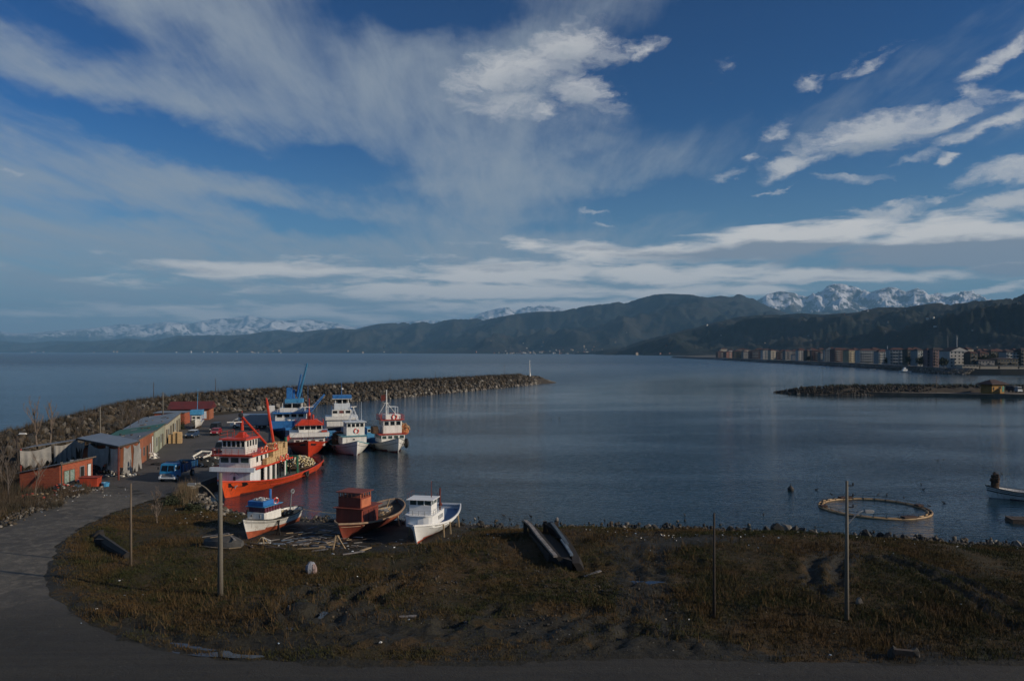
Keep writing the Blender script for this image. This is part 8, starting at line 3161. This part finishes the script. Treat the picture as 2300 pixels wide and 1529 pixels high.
# dark garden trees between the blocks
for k, (x, yt) in enumerate(((2045, 797), (2068, 800), (2120, 803), (2186, 797), (2205, 800), (2215, 796), (2250, 800), (2288, 792), (1995, 802), (1930, 803), (1816, 800), (2240, 790), (2300, 800))):
    d = float(np.interp(x, WX, WD)) * 1.05 + 8 + (60 if x > 2180 else 0)
    zt = CAM_H - (yt - HY) / F * d
    t_ = thing('garden_tree', 'dark round tree among the blocks of the far town', 'tree', ((x - CX) / F * d, d, LZ - .1), 0, 'dark trees among the far town blocks')
    MB().tube([(0, 0, 0), (0, 0, (zt - LZ) * .5)], [.35, .2], 6).build('trunk', WOODD, t_)
    r2 = np.random.default_rng(k)
    u = r2.normal(size=(420, 3))
    u /= np.linalg.norm(u, axis=1)[:, None]
    hh_ = zt - LZ
    p = u * np.array((hh_ * .45, hh_ * .4, hh_ * .40)) * r2.uniform(.45, 1.05, 420)[:, None] + np.array((0, 0, hh_ * .6))
    V3 = np.stack([p, p + r2.normal(size=(420, 3)) * .8, p + r2.normal(size=(420, 3)) * .8], 1).reshape(-1, 3)
    o = np_mesh('crown', V3, np.arange(len(V3)).reshape(-1, 3), M_scrub_g)
    o.parent = t_
# warehouses on the quay at right
for k, (x0, x1, yt, yb) in enumerate(((2163, 2201, 820, 834), (2203, 2244, 821.5, 838), (2247, 2289, 822, 838), (2291, 2335, 823, 838))):
    d = 652
    wd = (x1 - x0) / F * d
    t_ = thing('warehouse', ['long cream warehouse wall, leftmost of the low sheds on the far quay', 'low cream shed on open pillars, second from the left on the far quay', 'low cream shed on open pillars, third from the left on the far quay', 'low cream shed at the right edge of the far quay'][k], 'warehouse', (((x0 + x1) / 2 - CX) / F * d, d, 0))
    zt, zb = CAM_H - (yt - HY) / F * d, CAM_H - (yb - HY) / F * d
    zb = max(zb, 1.3)
    MB().box((0, 6, .3), (wd + 1, 14, 2.4)).build('quay_base', M_sea, t_)
    if k == 0:
        MB().box((0, 6, (zt + 1.5) / 2), (wd, 10, zt - 1.5)).build('wall', TW['c'], t_)
        for q in range(5):
            MB().box((-wd * .4 + wd * .2 * q, .96, zt - .8), (wd * .09, .08, .5)).build('window', TGLASS, t_)
    else:
        MB().box((0, 6, zt - 1.3), (wd * .98, 10, 2.6)).build('wall', TW['c'], t_)
        MB().box((0, 9, zt - 4), (wd * .98, 4, 4.2)).build('rear_wall', TW['g'], t_)
        for q in (-.32, .18):
            MB().box((wd * q, 1.6, (zt - 2.6 + 1.4) / 2), (2.0, 1.2, zt - 2.6 - 1.4)).build('pillar', TW['c'], t_)
    MB().box((0, 6, zt + .12), (wd + .4, 11, .25)).build('roof', TW['g'], t_)
# masts over the town
for x, yt, yb, d, lab in ((2129, 754, 780, 1500, 'tall lattice mast rising behind the mauve blocks, left of two'), (2149, 752, 780, 1500, 'white minaret like mast rising behind the white gabled block'), (1993, 776, 784, 2000, 'stubby pale tower on the hill foot behind the town')):
    b = dp(x, yb + 8, d)
    hh_ = (yb + 8 - yt) / F * d
    t_ = thing('mast', lab, 'mast', b)
    if 'lattice' in lab:
        mb = MB()
        for s_ in ((-1, -1), (1, -1), (1, 1), (-1, 1)):
            mb.beam((s_[0] * 1.0, s_[1] * 1.0, 0), (s_[0] * .3, s_[1] * .3, hh_), .22, .22)
        for q in range(9):
            z = hh_ * q / 9
            z2 = hh_ * (q + 1) / 9
            w1, w2 = 1 - .7 * q / 9, 1 - .7 * (q + 1) / 9
            mb.beam((-w1, -w1, z), (w2, -w2, z2), .15, .15)
            mb.beam((w1, w1, z), (-w2, w2, z2), .15, .15)
        mb.build('lattice', TW['g'], t_)
    else:
        MB().tube([(0, 0, 0), (0, 0, hh_ * .7), (0, 0, hh_ * .72), (0, 0, hh_ * .9), (0, 0, hh_)], [1.1, .9, 1.4, .8, .05], 8).build('shaft', TW['w'], t_)
# motor boat off the sea wall and small craft
mbt = thing('motor_boat', 'small white motor boat lying off the grey sea wall', 'boat', gp(2032, 836.5, 0), R(185))
HM = Hull(12, 3.6, 2.0, 1.3, 1.2, .6, rake=1.5)
make_hull(HM, mbt, PW, PW, PDR, None, stripe=(.6, .62), m_deck=PW, bul=.2)
cabin(mbt, (0, 0, 2.2), (4.5, 2.4, 1.8), PW)
MB().box((.2, 0, 4.0), (1.8, 1.8, 1.4)).build('fly_bridge', PWB, mbt)
for x, y in ((1486, 809), (1848, 827), (1960, 830), (1594, 815)):
    p = gp(x, y, 0)
    t_ = thing('far_skiff', 'tiny white skiff on the water off the far town', 'boat', p, R(170), 'tiny skiffs off the far town')
    Hs = Hull(5.5, 1.8, 1.0, .6, .6, .3, rake=.6)
    make_hull(Hs, t_, PW, PW, PDR, None, stripe=(.6, .62), m_deck=WOODD, bul=.15, nt=12)

# ------------------------------------------------------------------ houses on the hillsides
hm = {}
for key, m_ in (('w', mat('hill_house_white', (.50, .50, .47), .8, .05, .2)), ('c', mat('hill_house_cream', (.42, .35, .26), .8, .05, .2)), ('r', mat('hill_house_brown', (.32, .17, .12), .8, .05, .2))):
    mb = MB()
    mb.box((0, 0, .38), (1, .8, .9))
    mb.add([(-.55, -.46, .82), (.55, -.46, .82), (.55, .46, .82), (-.55, .46, .82), (-.2, 0, 1.06), (.2, 0, 1.06)], [(0, 1, 5, 4), (1, 2, 5), (2, 3, 4, 5), (3, 0, 4), (3, 2, 1, 0)], mi=1)
    hm[key] = mb.mesh('hill_house', [m_, TROOF])


def houses(geo, n, xr, rowf, size, label, group, seed, tones='wwwcr', clusters=None):
    u, df, dr, X, Dp, Z = geo
    r2 = random.Random(seed)
    k = 0
    while k < n:
        if clusters:
            c_ = r2.choice(clusters)
            px__ = r2.gauss(c_[0], c_[1])
            row = abs(r2.gauss(c_[2], c_[3]))
        else:
            px__ = r2.uniform(*xr)
            row = rowf(r2)
        if px__ < u[0] + 2 or px__ > u[-1] - 2:
            continue
        ci = int(np.searchsorted(u, px__))
        ri = int(min(max(row, 0), .93) * 49)
        x, y, z = X[ri, ci], Dp[ri, ci], Z[ri, ci]
        z = max(z, 0.5)
        s_ = size * r2.uniform(.7, 1.3) * y / F
        o = inst('hill_house', hm[r2.choice(tones)], None, (x, y, z - s_ * .15), (0, 0, r2.uniform(-.6, .6)), (s_, s_, s_ * r2.choice((.8, 1.0, 1.5))))
        tag(o, label, 'house', group)
        k += 1


houses(geo_m, 85, None, None, 3.0, 'tiny pale house of the village at the foot of the far forest ridge', 'village houses below the forest ridge', 1, clusters=[(1180, 28, .02, .02), (1240, 40, .05, .05), (1300, 40, .03, .04), (1350, 25, .04, .05), (1160, 15, .01, .01), (1210, 60, .12, .07)])
houses(geo_m, 34, (1100, 1420), lambda r: r.uniform(.08, .45), 2.6, 'lone pale house scattered on the slope of the forest ridge', 'scattered houses on the forest ridge', 2, 'wcr')
houses(geo_m, 30, (60, 900), lambda r: abs(r.gauss(.02, .05)), 3.0, 'tiny pale house on the far left shore', 'pale houses on the far left shore', 3, 'wwc')
houses(geo_n, 58, (1480, 2300), lambda r: r.uniform(.05, .85), 2.8, 'pale house standing on the dark hills behind the town', 'houses on the dark hills behind the town', 4, 'wwcr')
houses(geo_n, 14, None, None, 5.0, 'larger pale building on the dark hillside at right', 'larger buildings on the dark hillside', 5, 'wwc', clusters=[(2100, 18, .62, .03), (2250, 22, .66, .04), (1668, 5, .12, .02), (2090, 15, .25, .04), (1430, 8, .05, .02)])

# ------------------------------------------------------------------ the street's own apartment house, below the viewpoint
def street_house(label, x0, x1, y0, y1, h, m_):
    t_ = thing('apartment_house', label, 'building', ((x0 + x1) / 2, (y0 + y1) / 2, 1.1))
    w_, d_ = x1 - x0, y1 - y0
    MB().box((0, 0, h / 2), (w_, d_, h)).build('wall', m_, t_)
    MB().box((0, 0, h + .15), (w_ + .8, d_ + .8, .3)).build('roof', TROOF, t_)
    mb = MB()
    for s_ in (-1, 1):
        mb.box((0, s_ * (d_ / 2 + .3), h + .55), (w_ + .8, .16, .5))
        mb.box((s_ * (w_ / 2 + .3), 0, h + .55), (.16, d_ + .4, .5))
    mb.build('parapet', m_, t_)
    wd_ = MB().box((0, 0, 0), (1.3, .08, 1.3), mi=1).box((0, .03, -.72), (1.5, .2, .1)).mesh('window', [TBALC, TGLASS])
    for a in range(int(h // 3)):
        for k in range(int(w_ // 3.2)):
            for s_ in (-1, 1):
                inst('window', wd_, t_, (-w_ / 2 + w_ * (k + .5) / int(w_ // 3.2), s_ * (d_ / 2 + .02), 1.7 + a * 3), (0, 0, 0 if s_ < 0 else math.pi))
        for k in range(int(d_ // 3.4)):
            for s_ in (-1, 1):
                inst('window', wd_, t_, (s_ * (w_ / 2 + .02), -d_ / 2 + d_ * (k + .5) / int(d_ // 3.4), 1.7 + a * 3), (0, 0, R(90) * s_))
    return t_


street_house('white apartment house directly below the viewpoint', -9, 9, -17, -2.0, 15.2, mat('house_white', (.55, .54, .50), .85, .1, .3, grime=.3))
